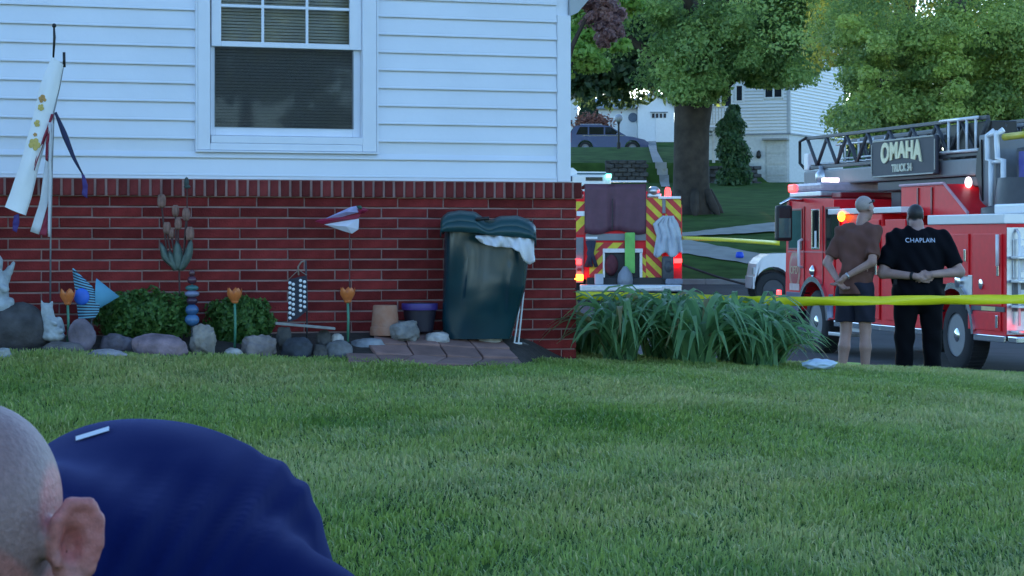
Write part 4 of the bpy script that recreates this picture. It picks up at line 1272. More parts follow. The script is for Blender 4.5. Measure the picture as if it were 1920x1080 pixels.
def big_tree():
    rr = np.random.default_rng(11)
    Y = 80.0; k = Y/F
    B = on_ground((1300-960)*k, Y)
    t = thing('shade_tree', 'big shade tree with a thick dark trunk across the street', 'tree', B, 0)
    z = lambda py: CZ+(YH-py)*k - B.z
    x = lambda px: (px-1300)*k
    trunk_mesh(t, [(x(1300),0,-.4),(x(1300),0,z(400)+.05),(x(1298),0,z(385)),(x(1296),0,z(350)),(x(1296),0,z(300)),(x(1297),0,z(240)),(x(1300),0,z(200)),(x(1303),.1,z(150)),(x(1306),.3,z(60)),(x(1300),.5,z(-80))],
               [.78,.70,.64,.61,.59,.59,.63,.52,.38,.2],
               [([(x(1300),0,z(205)),(x(1345),-.4,z(165)),(x(1400),-.9,z(120)),(x(1470),-1.2,z(70))],[.36,.28,.2,.08]),
                ([(x(1298),0,z(200)),(x(1255),-.5,z(150)),(x(1210),-1,z(100)),(x(1150),-1.4,z(60))],[.34,.26,.18,.08]),
                ([(x(1302),0,z(170)),(x(1330),1,z(100)),(x(1360),2,z(0)),(x(1380),2.4,z(-100))],[.3,.26,.18,.08]),
                ([(x(1300),0,z(160)),(x(1290),-1.2,z(90)),(x(1280),-2.6,z(20)),(x(1260),-3.5,z(-60))],[.3,.24,.16,.08])], 20)
    # root flare
    for a in range(7):
        w = a*.9+.2; m = MB(); m.tube([(math.cos(w)*.5,math.sin(w)*.5,.75),(math.cos(w)*.85,math.sin(w)*.85,.15),(math.cos(w)*1.05,math.sin(w)*1.05,-.15)],[.16,.15,.06],8); m.build('root', M['bark'], t, True)
    cl = crown_clumps(rr, (x(1330),0,z(-70)), (7.6,7.0,6.4), 200, .95, .5, -.95)
    # hanging skirts of foliage seen in the photo
    for px, py, n, sx, sy in ((1250,150,9,25,25),(1290,165,10,30,22),(1330,150,10,30,30),(1400,110,16,45,40),(1440,140,12,40,22),(1480,90,14,35,40),(1500,130,8,20,20),(1380,60,16,50,40),(1460,30,16,50,30),(1260,90,12,30,40),(1310,60,12,40,40),(1240,40,5,15,20),(1275,180,16,40,12),(1320,178,12,22,14),(1390,140,14,40,14),(1445,152,14,36,14),(1490,140,12,26,16),(1360,130,12,26,14)):
        for _ in range(n):
            cl.append((x(px+rr.normal()*sx*.6), rr.normal()*1.2-2.2, z(py+rr.normal()*sy*.5), .52*(.5+.9*rr.random())))
    low = [(1100,120),(1180,130),(1215,165),(1240,205),(1330,208),(1342,172),(1375,160),(1400,168),(1440,178),(1480,180),(1510,150),(1560,120)]
    cl = [c for c in cl if c[2] - .75*c[3] > z(lerp_tab(low, 1300 + c[0]/k*(1 - c[1]/Y)))]
    leaf_cloud('crown', t, cl, 320, .074, 1.0, (.050,.100,.032), (.225,.305,.092), rr)
big_tree()

def right_trees():
    rr = np.random.default_rng(21)
    Y = 56.0; k = Y/F
    B = on_ground((1800-960)*k, Y)
    t = thing('maple_tree', 'broad leafy tree hanging over the ladder of the red truck', 'tree', B, 0)
    z = lambda py: CZ+(YH-py)*k - B.z
    x = lambda px: (px-1800)*k
    trunk_mesh(t, [(0,0,-.4),(0,0,1.0),(.05,0,2.2),(.1,.1,4.0),(0,.2,6.5),(0,.3,9)], [.5,.36,.32,.30,.22,.08],
               [([(.05,0,2.6),(-1.0,-.5,4.0),(-2.2,-.9,5.2)],[.2,.15,.06]),([(.1,0,3.0),(1.2,-.6,4.4),(2.4,-1,5.6)],[.2,.15,.06]),([(.1,0,3.4),(.2,-1.4,5.0),(.2,-2.4,6.5)],[.18,.14,.05])])
    cl = crown_clumps(rr, (x(1790),.5,z(-40)), (4.4,4.0,4.2), 190, .62, .5, -.9, .2)
    sk = [(1560,60,10,30,45),(1570,160,12,25,30),(1575,220,10,28,25),(1590,255,6,22,14),(1640,230,14,40,30),(1680,180,16,50,40),(1740,220,16,40,30),(1740,130,20,60,40),(1800,200,20,50,40),(1860,230,16,40,22),(1880,160,20,40,50),(1700,80,20,60,40),(1820,90,20,60,40),(1900,90,14,30,40),(1660,262,6,25,10),(1760,250,10,40,12),(1615,110,12,35,40)]
    for px, py, n, sx, sy in sk:
        for _ in range(n):
            cl.append((x(px+rr.normal()*sx*.6), rr.normal()*.9-2.6, z(py+rr.normal()*sy*.5), .36*(.5+1.0*rr.random())))
    # keep a ragged left edge
    cl = [c for c in cl if c[0] > x(1548) + .18*math.sin(c[2]*3)]
    leaf_cloud('crown', t, cl, 310, .050, 1.0, (.062,.112,.032), (.275,.330,.080), rr)
    # taller tree behind; warm sunset glow painted into its yellow-green leaves
    Y = 66.0; k2 = Y/F
    B = on_ground((1690-960)*k2, Y)
    t = thing('tall_tree', 'taller tree rising behind the leafy tree over the truck, sunset glow painted into its yellow green leaves', 'tree', B, 0)
    z2 = lambda py: CZ+(YH-py)*k2 - B.z
    x2 = lambda px: (px-1690)*k2
    trunk_mesh(t, [(0,0,-.4),(0,0,2),(.1,0,5),(.1,.1,8),(0,.2,12)], [.5,.4,.34,.28,.1], [([(.05,0,4),(-1.5,-.8,6.5),(-2.6,-1,8)],[.2,.15,.06]),([(.1,0,4.5),(1.7,-.6,7),(3,-1,8.4)],[.2,.15,.06])])
    cl = crown_clumps(rr, (x2(1720),0,z2(-40)), (4.8,3.4,4.2), 190, .85, .5, -.8, .2)
    cl = [c for c in cl if c[2] > z2(160) and c[0] > x2(1545)]
    leaf_cloud('crown', t, cl, 300, .060, 1.0, (.16,.16,.030), (.46,.38,.06), rr)
right_trees()

def left_trees():
    rr = np.random.default_rng(31)
    def simple(px, Y, label, name, crown, R, n, rad, per, size, c0, c1, low=-1, extra=(), trunk_h=4.0, tr=.25, cond=None):
        k = Y/F; B = on_ground((px-960)*k, Y)
        t = thing(name, label, 'tree', B, 0)
        z = lambda py: CZ+(YH-py)*k - B.z
        x = lambda q: (q-px)*k
        c = (x(crown[0]), 0, z(crown[1]))
        trunk_mesh(t, [(0,0,-.4),(0,0,1),(.05,0,c[2]*.6),(c[0]*.5,0,c[2]),(c[0],0,c[2]+R[2]*.6)], [tr*1.3,tr,tr*.8,tr*.6,tr*.2],
                   [([(.02,0,c[2]*.6),(R[0]*.3*s+c[0]*.5,-R[1]*.2,c[2]*.85),(R[0]*.7*s+c[0],-R[1]*.3,c[2]+.2*R[2])],[tr*.5,tr*.35,tr*.1]) for s in (-1,1)], 10)
        cl = crown_clumps(rr, c, R, n, rad, .4, low)
        for ex in extra:
            for _ in range(ex[2]):
                cl.append((x(ex[0]+rr.normal()*ex[3]*.6), rr.normal()*.5-R[1]*.4, z(ex[1]+rr.normal()*ex[4]*.5), rad*(.4+.5*rr.random())))
        if cond: cl = [q for q in cl if cond(q, x, z)]
        leaf_cloud('crown', t, cl, per, size, 1.0, c0, c1, rr)
    # dark mass of a tall tree at the back
    simple(1020, 104, 'tall dark green tree filling the view beside the house corner', 'dark_tree', (1130,20), (6.2,4.5,4.7), 150, 1.2, 260, .16, (.016,.034,.016), (.036,.062,.026), -1,
           ((1090,140,12,30,14),(1160,135,14,35,14),(1210,130,12,30,14),(1240,105,9,25,20),(1130,125,12,40,16)), tr=.4,
           cond=lambda q, x, z: q[2] > z(160) and not (x(1222) < q[0] < x(1268) and z(52) < q[2] < z(2)))
    # bright green bough and the plum tree, whose trunks stand behind the house
    simple(985, 42, 'bright green young tree reaching past the corner of the house', 'young_tree', (1020,70), (1.35,.9,.9), 34, .26, 230, .062, (.085,.16,.028), (.16,.26,.05), -1,
           ((1092,70,9,22,26),(1105,115,9,26,20),(1085,105,6,18,20),(1165,8,7,26,12)), tr=.1, cond=lambda q, x, z: q[2] > z(142))
    simple(1020, 37, 'plum tree with purple brown leaves above the bright green bough', 'plum_tree', (1085,-20), (.55,.6,.5), 22, .17, 230, .040, (.10,.055,.055), (.24,.14,.13), -1,
           ((1122,22,12,24,22),(1143,55,9,15,16),(1105,5,8,25,12),(1150,30,5,12,20)), tr=.11)
    # dark conifer on the hill, reddish shrub, column of vine by the porch
    Y = 138; k = Y/F; B = on_ground((1103-960)*k, Y)
    t = thing('conifer', 'narrow dark conifer between the two white hill houses', 'tree', B, 0)
    zt = CZ+(YH-150)*k - B.z; n = 5000
    h = rr.random(n)**.8; a = rr.random(n)*6.28; r = (1-h)*.95*(.55+.45*rr.random(n)) + .05
    C = np.stack([np.cos(a)*r, np.sin(a)*r, h*zt], 1)
    leaves('crown', C, np.stack([np.cos(a), np.sin(a), -.3+0*a], 1), .16, .35, rr, (.010,.030,.018), (.02,.05,.026), t)
    MB().tube([(0,0,-.3),(0,0,zt*.9)], [.14,.03], 8).build('trunk', M['bark'], t)
    Y = 134; k = Y/F; B = on_ground((1112-960)*k, Y)
    t = thing('red_shrub', 'low reddish brown shrubs behind the parked car', 'shrub', B, 0)
    n = 1500; C = np.stack([rr.normal(size=n)*.45, rr.normal(size=n)*.3, np.abs(rr.normal(size=n))*.30], 1); C[:,2] += (CZ+(YH-238)*k-B.z)
    leaves('foliage', C, rr.normal(size=(n,3)), .09, .6, rr, (.11,.045,.035), (.19,.085,.06), t)
    MB().tube([(0,0,-.2),(0,0,.8)], [.05,.02], 6).build('stem', M['bark'], t)
    Y = 108; k = Y/F; B = on_ground((1374-960)*k, Y)
    t = thing('tall_bush', 'tall dark bush growing up the porch of the right house', 'bush', B, 0)
    zt = CZ+(YH-200)*k - B.z; n = 6500; h = rr.random(n); a = rr.random(n)*6.28
    wd = np.interp(h, [0,.15,.5,.8,1], [.75,.72,.68,.55,.2]); r = wd*np.sqrt(rr.random(n))*(1+.2*np.sin(h*20+a*2))
    C = np.stack([np.cos(a)*r+.1*np.sin(h*7), np.sin(a)*r, h*zt+.05], 1)
    leaves('foliage', C, np.stack([np.cos(a), np.sin(a), .4+0*a], 1)+rr.normal(size=(n,3))*.5, .10, .6, rr, (.018,.048,.018), (.04,.085,.028), t)
    MB().tube([(0,0,-.2),(0,0,zt*.8)], [.06,.02], 6).build('stem', M['bark'], t)
    # hedge mass low at the right of the trunk, and a wood closing the hill top
    flab = ['distant dark tree behind the near house roof', 'distant dark tree above the white house end at the house corner', 'distant tree showing behind the crown of the big shade tree',
            'distant tree behind the roof of the two storey house', 'distant tree behind the left edge of the leafy tree', 'distant tree behind the middle of the leafy tree', 'distant tree behind the bucket of the ladder truck']
    for i, (px, Y, top, wpx) in enumerate(((900,190,120,150),(1010,185,130,120),(1330,185,60,170),(1480,190,30,190),(1640,180,10,210),(1800,185,0,210),(1980,180,0,210))):
        k = Y/F; B = on_ground((px-960)*k, Y); R = wpx*k/2
        t = thing('far_tree', flab[i], 'tree', B, 0, 'trees closing the hill top')
        zt = CZ+(YH-top)*k - B.z
        cl = crown_clumps(rr, (0,0,zt*.56), (R,R*.8,zt*.44), 46, 1.3, .4)
        leaf_cloud('crown', t, cl, 130, .24, 1.0, (.02,.045,.02), (.045,.085,.03), rr)
        MB().tube([(0,0,-.5),(0,0,zt*.6)], [.35,.15], 8).build('trunk', M['bark'], t)
left_trees()

def added_trees():
    """unseen trees added behind the camera to block low sky and darken reflections"""
    rr = np.random.default_rng(77)
    labs = ['unseen tree added behind the camera, leftmost of the row', 'unseen tree added behind the camera, second from the left', 'unseen tree added behind the camera, left of the middle gap',
            'unseen tree added behind the camera, right of the middle gap', 'unseen tree added behind the camera, second from the right', 'unseen tree added behind the camera, rightmost of the row']
    for i, (x, y, h) in enumerate(((-17,-13,8.5),(-10.5,-17,10),(-4.2,-18,8.0),(4.0,-19,9.5),(10.5,-16,8.0),(17.5,-13,9.5))):
        B = on_ground(x, y)
        t = thing('added_tree', labs[i], 'tree', B, 0, 'trees added behind the camera')
        cl = crown_clumps(rr, (0,0,h*.56), (3.0,2.6,h*.42), 60, .95, .4)
        leaf_cloud('crown', t, cl, 90, .20, 1.0, (.04,.08,.028), (.09,.14,.05), rr)
        MB().tube([(0,0,-.4),(0,0,1.2),(.1,0,h*.6)], [.30,.22,.10], 8).build('trunk', M['bark'], t, True)
added_trees()

def hedge():
    rr = np.random.default_rng(91)
    Y = 150; k = Y/F; B = on_ground((1760-960)*k, Y)
    t = thing('hedge', 'long dark hedge along the hill behind the ladder of the truck', 'hedge', B)
    cl = []
    for i in range(150):
        px = 1535 + 460*rr.random(); x = (px-1760)*k; g = ground(B.x+x, Y) - B.z
        cl.append((x, rr.normal()*.5, g + .3 + 1.9*rr.random(), .65))
    leaf_cloud('foliage', t, cl, 110, .13, 1.0, (.02,.045,.02), (.06,.10,.035), rr)
    for i in range(8):
        x = (1560+55*i-1760)*k; g = ground(B.x+x, Y) - B.z; MB().tube([(x,0,g-.3),(x+.05,0,g+1.6)], [.08,.04], 6).build('stem', M['bark'], t)
hedge()
# ------------------------------------------------------------------ vehicles
RED = mat('fire_red', (.80,.014,.024), .38, var=.05, spec=.22)
RED2 = mat('fire_red_dark', (.22,.006,.012), .35, var=.08)
WHT = mat('vehicle_white', (.78,.79,.80), .25, var=.02, coat=.5)
GLS = mat('vehicle_glass', (.012,.018,.022), .08, spec=.8)
GLS2 = mat('vehicle_glass_green', (.05,.13,.13), .10, spec=.8)
GOLD = mat('gold_leaf', (.62,.52,.22), .45)
REFY = mat('reflective_yellow', (.62,.50,.02), .4)
REFR = mat('reflective_red', (.48,.015,.015), .4)
LITR = mat('lit_red_lamp', (.6,.02,.02), .3, emit=(1,.03,.03), estr=1.2)
LITO = mat('lit_orange_lamp', (.8,.2,.05), .3, emit=(1,.16,.01), estr=2.2)
LITW = mat('lit_white_lamp', (.9,.8,.8), .3, emit=(1,.75,.78), estr=.35)
LITG = mat('lit_green_lamp', (.2,.8,.6), .3, emit=(.15,.9,.6), estr=.8)
REDLENS = mat('red_lens', (.4,.01,.02), .2)

def wheel(parent, x, y, z, r, w, side=1, rimm=None, axis='y'):
    """tyre > rim > nuts; side = +1 faces +y"""
    s = side
    prof = [(r*.60,-w*.5),(r*.90,-w*.5),(r*.985,-w*.40),(r,-w*.25),(r,w*.25),(r*.985,w*.40),(r*.90,w*.5),(r*.62,w*.5),(r*.58,w*.30)]
    Mx = Matrix.Rotation(-math.pi/2*s, 4, 'X')
    t = MB().lathe(prof, (x,y,z), 36, Mx).build('wheel', M['rubber'], parent, 50)
    m = MB(); m.lathe([(r*.60,w*.45),(r*.585,w*.49),(r*.56,w*.40),(r*.45,w*.18),(r*.30,w*.16),(r*.27,w*.32),(r*.20,w*.36),(.004,w*.36)], (x,y,z), 28, Mx)
    rim = m.build('rim', rimm or M['steelg'], t, 40)
    MB().lathe([(r*.20,w*.34),(r*.19,w*.46),(r*.12,w*.52),(.004,w*.53)], (x,y,z), 20, Mx).build('hub_cap', rimm or M['chrome'], t, 40)
    m = MB()
    for k in range(10):
        a = 2*math.pi*k/10; m.lathe([(.022,w*.16),(.022,w*.22),(.001,w*.22)], (x+math.cos(a)*r*.37, y, z+math.sin(a)*r*.37), 6, Mx)
    m.build('nuts', M['steelg'], rim)
    m = MB()
    for k in range(40):
        a = 2*math.pi*k/40
        Rm = Matrix.Translation((x,y,z)) @ Matrix.Rotation(a, 4, 'Y')
        m.box((r*.985,-w*.38,-.018),(r*1.012,w*.38,.018), Rm)
    o = m.build('tread', M['rubber'], t); o['kind'] = 'stuff'
    return t

# ================= ladder truck
TX, TY, AH = 6.64, 36.0, math.radians(13)
def truck():
    S, Cc = math.sin(AH), math.cos(AH)
    zg = -1.25 + .03
    t = thing('fire_truck', 'red ladder fire truck with a grey boom and an OMAHA sign over its roof', 'fire truck', (TX, TY, zg), math.atan2(Cc, -S))
    # photo -> local: x forward of the rear axle, on the plane y (left positive)
    def T(px, py, y=0.0):
        a = (px-960)/F
        ox, oy = TX - y*Cc, TY - y*S
        d = (ox - oy*a) / (S + Cc*a)
        Y = oy + d*Cc
        return d, CZ + (YH-py)*Y/F - zg
    def X(px, y=0.0): return T(px, 450, y)[0]
    def Zt(px, py, y=0.0): return T(px, py, y)[1]
    wr = .545
    xf = X(1527)
    # --- chassis
    MB().bbox((-1.7,-2.2,.55),(7.2,-.35,.95),.03).build('chassis', M['black'], t)
    for x, in ((0,),(xf,)):
        wheel(t, x, -.19, wr, wr, .34, 1); wheel(t, x, -2.35, wr, wr, .34, -1)
    m = MB(); m.tube([(0,-.3,wr),(0,-2.2,wr)], .10, 8); m.tube([(xf,-.3,wr),(xf,-2.2,wr)], .10, 8); m.build('axle', M['black'], t)
    # --- side skin with wheel arches: polygon in x,z
    def arch(xc, r, n=12): return [(xc + r*math.cos(a), wr + r*math.sin(a)) for a in [math.pi*i/n for i in range(n+1)]]
    xr, xm, xcb = X(1885), X(1652), X(1563)           # body rear, body front, cab rear
    hb = 2.20; zs = .60
    body = [(xr,zs)] + [(xm+.02, zs)][:0]
    A = arch(0, .70)
    poly = [(xr,zs),(xr,hb),(xm,hb),(xm,zs)] + [(.70,zs)] + [p for p in A if p[1] > zs] + [(-.70,zs)]
    MB().prism(poly, 'y', -2.5, -.012).build('body', RED, t)
    # pump/forward section between cab and body
    xq = xcb - .05
    MB().bbox((xm+.01,-2.5,zs+.0),(xq,-.02,2.40),.02).build('pump_panel', RED, t)
    # silver rails along the top edges
    MB().bbox((xm-.9,-.30,2.405),(xq+.25,.03,2.50),.012).build('top_rail', WHT, t)
    MB().bbox((xr-.02,-.42,hb+.004),(X(1742),.03,hb+.15),.015).build('top_rail', WHT, t)
    for a, b in ((xr,-.72),(.72,xm),(xm+.005,xq)): MB().bbox((a,-.02,zs-.10),(b,.02,zs-.004),.01).build('skirt_trim', M['chrome'], t)
    # compartment doors (proud panels)
    for a, b, z0, z1, nm in ((X(1880),X(1824),1.02,2.06,'door'),(X(1818),X(1765),1.42,2.06,'door'),(X(1700),X(1660),zs+.08,2.30,'door'),(X(1650),X(1618),zs+.08,2.30,'door'),(X(1878),X(1815),zs+.06,.93,'door')):
        d = MB().bbox((a+.02,-.010,z0),(b-.02,.012,z1),.008).build('locker_door', RED, t)
        MB().bbox((a+.08,.013,(z0+z1)/2-.09),(a+.16,.03,(z0+z1)/2+.09),.006).build('latch', M['chrome'], d)
    MB().bbox((X(1884),-.008,.94),(X(1812),.014,1.01),.002).build('stripe', M['dgrey'], t)
    MB().bbox((X(1868),.0145,.945),(X(1842),.02,1.005),.002).build('gold_plate', GOLD, t)
    # door handle bar at the rear edge
    m = MB(); m.tube([(X(1876),.05,1.60),(X(1876),.05,2.05)], .028, 8); m.build('grab_rail', WHT, t, True)
    # chrome arches, lamp and fuel cap over the rear wheel
    for xc in (0, xf):
        m = MB()
        for (r0, r1, y0, y1) in ((.70,.79,-.10,.05),):
            pts = [(xc + r0*math.cos(a), wr + r0*math.sin(a)) for a in [math.pi*(.02+.96*i/16) for i in range(17)]] + [(xc + r1*math.cos(a), wr + r1*math.sin(a)) for a in [math.pi*(.98-.96*i/16) for i in range(17)]]
            m.prism(pts, 'y', y0, y1)
        m.build('wheel_arch', M['chrome'], t)
        MB().prism([(xc+.695*math.cos(a), wr+.695*math.sin(a)) for a in [math.pi*i/16 for i in range(17)]], 'y', -.6, -.5).build('wheel_well', M['black'], t)
    q = T(1797, 527, .03); m = MB(); m.lathe([(.11,0),(.11,.05),(.05,.07),(.003,.07)], (q[0],.0,q[1]), 16, Matrix.Rotation(-math.pi/2,4,'X')); m.build('round_lamp', M['chrome'], t, 40)
    q = T(1812, 537); MB().bbox((q[0]-.22,-.01,q[1]-.17),(q[0]+.22,.012,q[1]+.17),.006).build('steel_panel', M['alu'], t)
    q = T(1842, 533); m = MB(); m.lathe([(.075,0),(.075,.03),(.02,.04),(.003,.04)], (q[0],.0,q[1]), 14, Matrix.Rotation(-math.pi/2,4,'X')); m.build('filler_cap', M['chrome'], t, 40)
    # --- rear: steel steps and cabinets
    zr0 = .62
    MB().box((xr-.01,-2.49,zr0),(xr-.001,-.02,2.15)).build('rear_wall', M['alu'], t)
    rear = thing_part = MB()
    for z0, z1, c in ((1.42,1.98,M['alu']),(.95,1.36,M['steelg']),):
        for y0, y1 in ((-.62,-.10),(-1.2,-.68),(-1.8,-1.26)):
            p = MB().bbox((xr-.04,y0,z0),(xr-.011,y1,z1),.01).build('rear_panel', c, t)
            MB().bbox((xr-.055,y0+.08,z0+.1),(xr-.041,y1-.08,z1-.1),.006).build('window', M['white'], p)
    m = MB()
    for y in (-.16,-.56):
        m.tube([(xr-.12,y,.75),(xr-.12,y,2.05),(xr-.03,y,2.12)], .022, 8)
    m.build('rear_handrail', WHT, t, True)
    for z in (.66, 1.02, 1.38, 1.72):
        MB().bbox((xr-.30,-2.4,z-.02),(xr-.042,-.06,z+.02),.008).build('rear_step', M['alu'], t)
    MB().bbox((xr-.34,-2.45,.50),(xr-.02,-.02,.60),.02).build('rear_bumper', M['chrome'], t)
    m = MB(); m.lathe([(.07,0),(.07,.05),(.003,.06)], (xr-.34,-.22,.72), 14, Matrix.Rotation(-math.pi/2,4,'Y')); m.build('tail_lamp', LITR, t, 40)
    # --- cab
    xfr = X(1474); zr = 2.68; zc = .62
    Ac = [p for p in arch(xf, .70) if p[1] > zc]
    cab = [(xcb,zc),(xcb,zr-.02),(xcb+.1,zr),(xfr-.35,zr+.04),(xfr-.10,zr-.05),(xfr-.02,zr-.28),(xfr+.03,1.62),(xfr+.05,1.2),(xfr+.05,zc),(xf+.70,zc)] + Ac + [(xf-.70,zc)]
    MB().prism(cab, 'y', -2.5, -.006).build('cab', RED, t)
    bl = mat('blue_grey_skirt', (.09,.10,.17), .3)
    def pane(name, px0, px1, py0, py1, m_, fr=True, y=.0):
        a0 = X(px1); b0 = X(px0)
        z1 = Zt((px0+px1)/2, py0); z0 = Zt((px0+px1)/2, py1)
        f = MB()
        e = .035
        f.bbox((a0-e,-.005,z0-e),(a0,.012,z1+e),.004).bbox((b0,-.005,z0-e),(b0+e,.012,z1+e),.004).bbox((a0,-.005,z0-e),(b0,.0115,z0),.004).bbox((a0,-.005,z1),(b0,.0115,z1+e),.004)
        o = f.build(name, RED2 if not fr else M['chrome'], t)
        MB().box((a0,-.004,z0),(b0,.004,z1)).build('pane', m_, o)
        return o
    w1 = pane('window', 1480, 1503, 395, 465, GLS2, False)
    w2 = pane('window', 1523, 1536, 396, 464, GLS)
    pane('window', 1549, 1574, 392, 470, GLS, False)
    # inside glimpses: steering arm shape, white plaque
    q = T(1529.5, 448); MB().bbox((q[0]-.05,.0045,q[1]-.16),(q[0]+.05,.007,q[1]+.14),.002).build('window_sticker', M['white'], w2)
    # door seams, handles, crest, number strip
    for px in (1508, 1543):
        x = X(px); MB().bbox((x-.012,-.004,1.0),(x+.012,.010,zr-.12),.002).build('door_seam', RED2, t)
    x0, x1 = X(1560), xfr; MB().bbox((x0,-.004,Zt(1500,472)-.015),(x1-.1,.008,Zt(1500,472)+.012),.002).build('belt_line', mat('pale_red_line', (.55,.10,.12), .4), t)
    m = MB(); a = T(1505,452); b = T(1505,498); m.tube([(a[0],.002,a[1]+.03),(a[0],.07,a[1]),(b[0],.07,b[1]),(b[0],.002,b[1]-.03)], .028, 8); m.build('grab_handle', WHT, t, True)
    m = MB(); a = T(1539,400); b = T(1543,470)
    q = T(1525, 508); m = MB(); m.lathe([(.09,0),(.10,.02),(.05,.06),(.003,.065)], (q[0],.0,q[1]), 14, Matrix.Rotation(-math.pi/2,4,'X')); m.build('door_lamp', M['chrome'], t, 40)
    q = T(1490, 507); MB().ell((q[0],.0,q[1]), (.30,.008,.36), 24, 8).build('door_crest', mat('crest_gold', (.42,.20,.14), .5, var=.3, scale=10), t, True)
    MB().ell((q[0],.004,q[1]), (.22,.008,.27), 24, 8).build('crest_field', mat('crest_red', (.36,.03,.035), .4), t, True)
    v, f = text_mesh('OFD', .20, .004)
    m = MB(); m.add([(q[0]-p[0], .012+p[2], q[1]+p[1]) for p in v], f); m.build('crest_lettering', mat('crest_text', (.55,.42,.25), .5), t)
    q = T(1490, 538); MB().bbox((q[0]-.25,-.004,q[1]-.06),(q[0]+.25,.010,q[1]+.06),.003).build('number_strip', mat('pale_strip', (.60,.42,.40), .5), t)
    for a, b in ((xcb+.02,xf-.72),(xf+.72,xfr-.02)): MB().bbox((a,-.004,zc+.02),(b,.009,zc+.42),.003).build('lower_stripe', bl, t)
    # front: bumper, windscreen, grille (seen from a step to the side)
    MB().bbox((xfr+.05,-2.5,.45),(xfr+.50,.0,.80),.03).build('front_bumper', M['chrome'], t)
    MB().box((xfr-.01,-2.3,1.66),(xfr+.045,-.2,2.4),).build('windscreen', GLS, t)
    q = T(1467, 582, .0); m = MB(); m.bbox((xfr+.30,-.02,.88),(xfr+.48,.02,1.06),.02); m.build('warning_lamp', LITR, t)
    # steps under the cab
    MB().bbox((X(1590),-.3,.34),(X(1558),.05,.40),.01).build('cab_step', M['alu'], t)
    MB().bbox((X(1590),-.3,.41),(X(1558),-.24,zc),.01).build('step_back', M['alu'], t)
    # mirror
    m = MB(); a = T(1468, 420, .38); m.bbox((a[0]-.07,.22,a[1]-.30),(a[0]+.07,.52,a[1]+.33),.05); mir = m.build('mirror', M['black'], t)
    m = MB(); m.tube([(a[0]+.02,.0,a[1]+.42),(a[0]+.02,.25,a[1]+.44),(a[0]+.02,.42,a[1]+.34)], .03, 8); m.build('mirror_arm', M['chrome'], t, True)
    MB().box((a[0]-.075,.26,a[1]-.24),(a[0]-.071,.48,a[1]+.10)).build('mirror_glass', GLS2, mir)
    # cab marker lamp and scene light
    q = T(1480, 382); MB().bbox((q[0]-.06,-.02,q[1]-.05),(q[0]+.06,.03,q[1]+.05),.01).build('marker_lamp', REDLENS, t)
    q = T(1583, 406); m = MB(); m.ell((q[0],.05,q[1]), (.085,.06,.085), 12, 8); m.build('side_beacon', LITO, t, True)
    # light bar on cab roof
    q0, q1 = X(1548, -.3), X(1490, -.3); z = zr + .06
    lb = MB().bbox((q0,-2.2,z),(q1,-.2,z+.09),.02).build('light_bar', M['alu'], t)
    MB().bbox((q0+.02,-2.18,z+.091),(q1-.02,-.22,z+.25),.05).build('lens', mat('bar_lens', (.55,.45,.52), .15), lb)
    MB().bbox((q1-.30,-.24,z+.10),(q1+.01,-.17,z+.24),.03).build('lit_lens', LITR, lb)
    MB().bbox((q0+.1,-.6,z+.251),(q0+.25,-.45,z+.33),.02).bbox((q0+.5,-.6,z+.251),(q0+.62,-.45,z+.34),.02).build('strobe', LITW, lb)
    MB().bbox((q0-.6,-1.6,zr+.02),(q0-.15,-.35,zr+.12),.02).build('roof_rail', RED2, t)
    # red superstructure sloping down behind the cab
    a = T(1700, 378, -.35); b = T(1782, 385, -.35); c = T(1813, 420, -.35)
    P = [(xm+.15,2.51),(xm+.15,2.86),(X(1775,-.35),2.86),(X(1775,-.35)-.25,2.78),(X(1815,-.35),2.36),(X(1815,-.35),2.36)]
    P = [(X(1690,-.35),2.36),(X(1690,-.35),2.84),(X(1772,-.35),2.84),(X(1817,-.35),2.36)]
    MB().prism(P, 'y', -2.1, -.35).build('ladder_cradle_box', RED, t)
    for px in (1722, 1748):
        x = X(px,-.35); MB().bbox((x-.03,-.36,2.37),(x+.03,-.33,2.80),.005).build('box_rib', RED2, t)
    e = X(1772,-.35); g = X(1817,-.35)
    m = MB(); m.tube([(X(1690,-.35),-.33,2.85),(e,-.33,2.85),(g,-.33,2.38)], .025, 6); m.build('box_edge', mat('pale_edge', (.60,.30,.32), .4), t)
    MB().bbox((X(1885),-2.3,hb+.155),(X(1822),-.35,hb+.30),.03).build('deck_box', WHT, t)
    # --- turntable, boom
    yb = -.75                                          # near side of the boom
    xa, xe = X(1905, yb), X(1512, yb)
    m = MB(); m.lathe([(.9,2.2),(.9,2.45),(.7,2.5),(.65,2.9),(.004,2.9)], (X(1895,yb)+.0,-1.25,0), 24); m.build('turntable', M['dgrey'], t, 40)
    zb0 = Zt(1640,346,yb)
    boom_hi = Zt(1640,318,yb); 
    MB().bbox((X(1850,yb),-1.85,2.97),(xe+.15,yb,3.24),.03).build('boom', M['steelg'], t)
    MB().bbox((X(1830,yb),-1.8,2.80),(X(1640,yb),yb-.05,2.96),.02).build('boom_lower_section', M['dgrey'], t)
    p0 = X(1664,yb); MB().bbox((p0-.22,-1.6,2.37),(p0+.22,-.9,2.79),.03).build('boom_cradle', M['dgrey'], t)
    # ladder truss above the boom, near and far sides: rails, posts, diagonals and rungs
    zlo, zhi = 3.30, 3.86
    nsec = 16; xs = [X(1850,yb) + (xe-X(1850,yb))*i/nsec for i in range(nsec+1)]
    lad = MB().bbox((xs[0],yb-.06,zhi-.04),(xs[-1],yb,zhi+.02),.01).bbox((xs[0],yb-.06,zlo-.03),(xs[-1],yb,zlo+.03),.01).bbox((xs[0],-1.85,zhi-.04),(xs[-1],-1.79,zhi+.02),.01).bbox((xs[0],-1.85,zlo-.03),(xs[-1],-1.79,zlo+.03),.01).build('ladder', M['dgrey'], t)
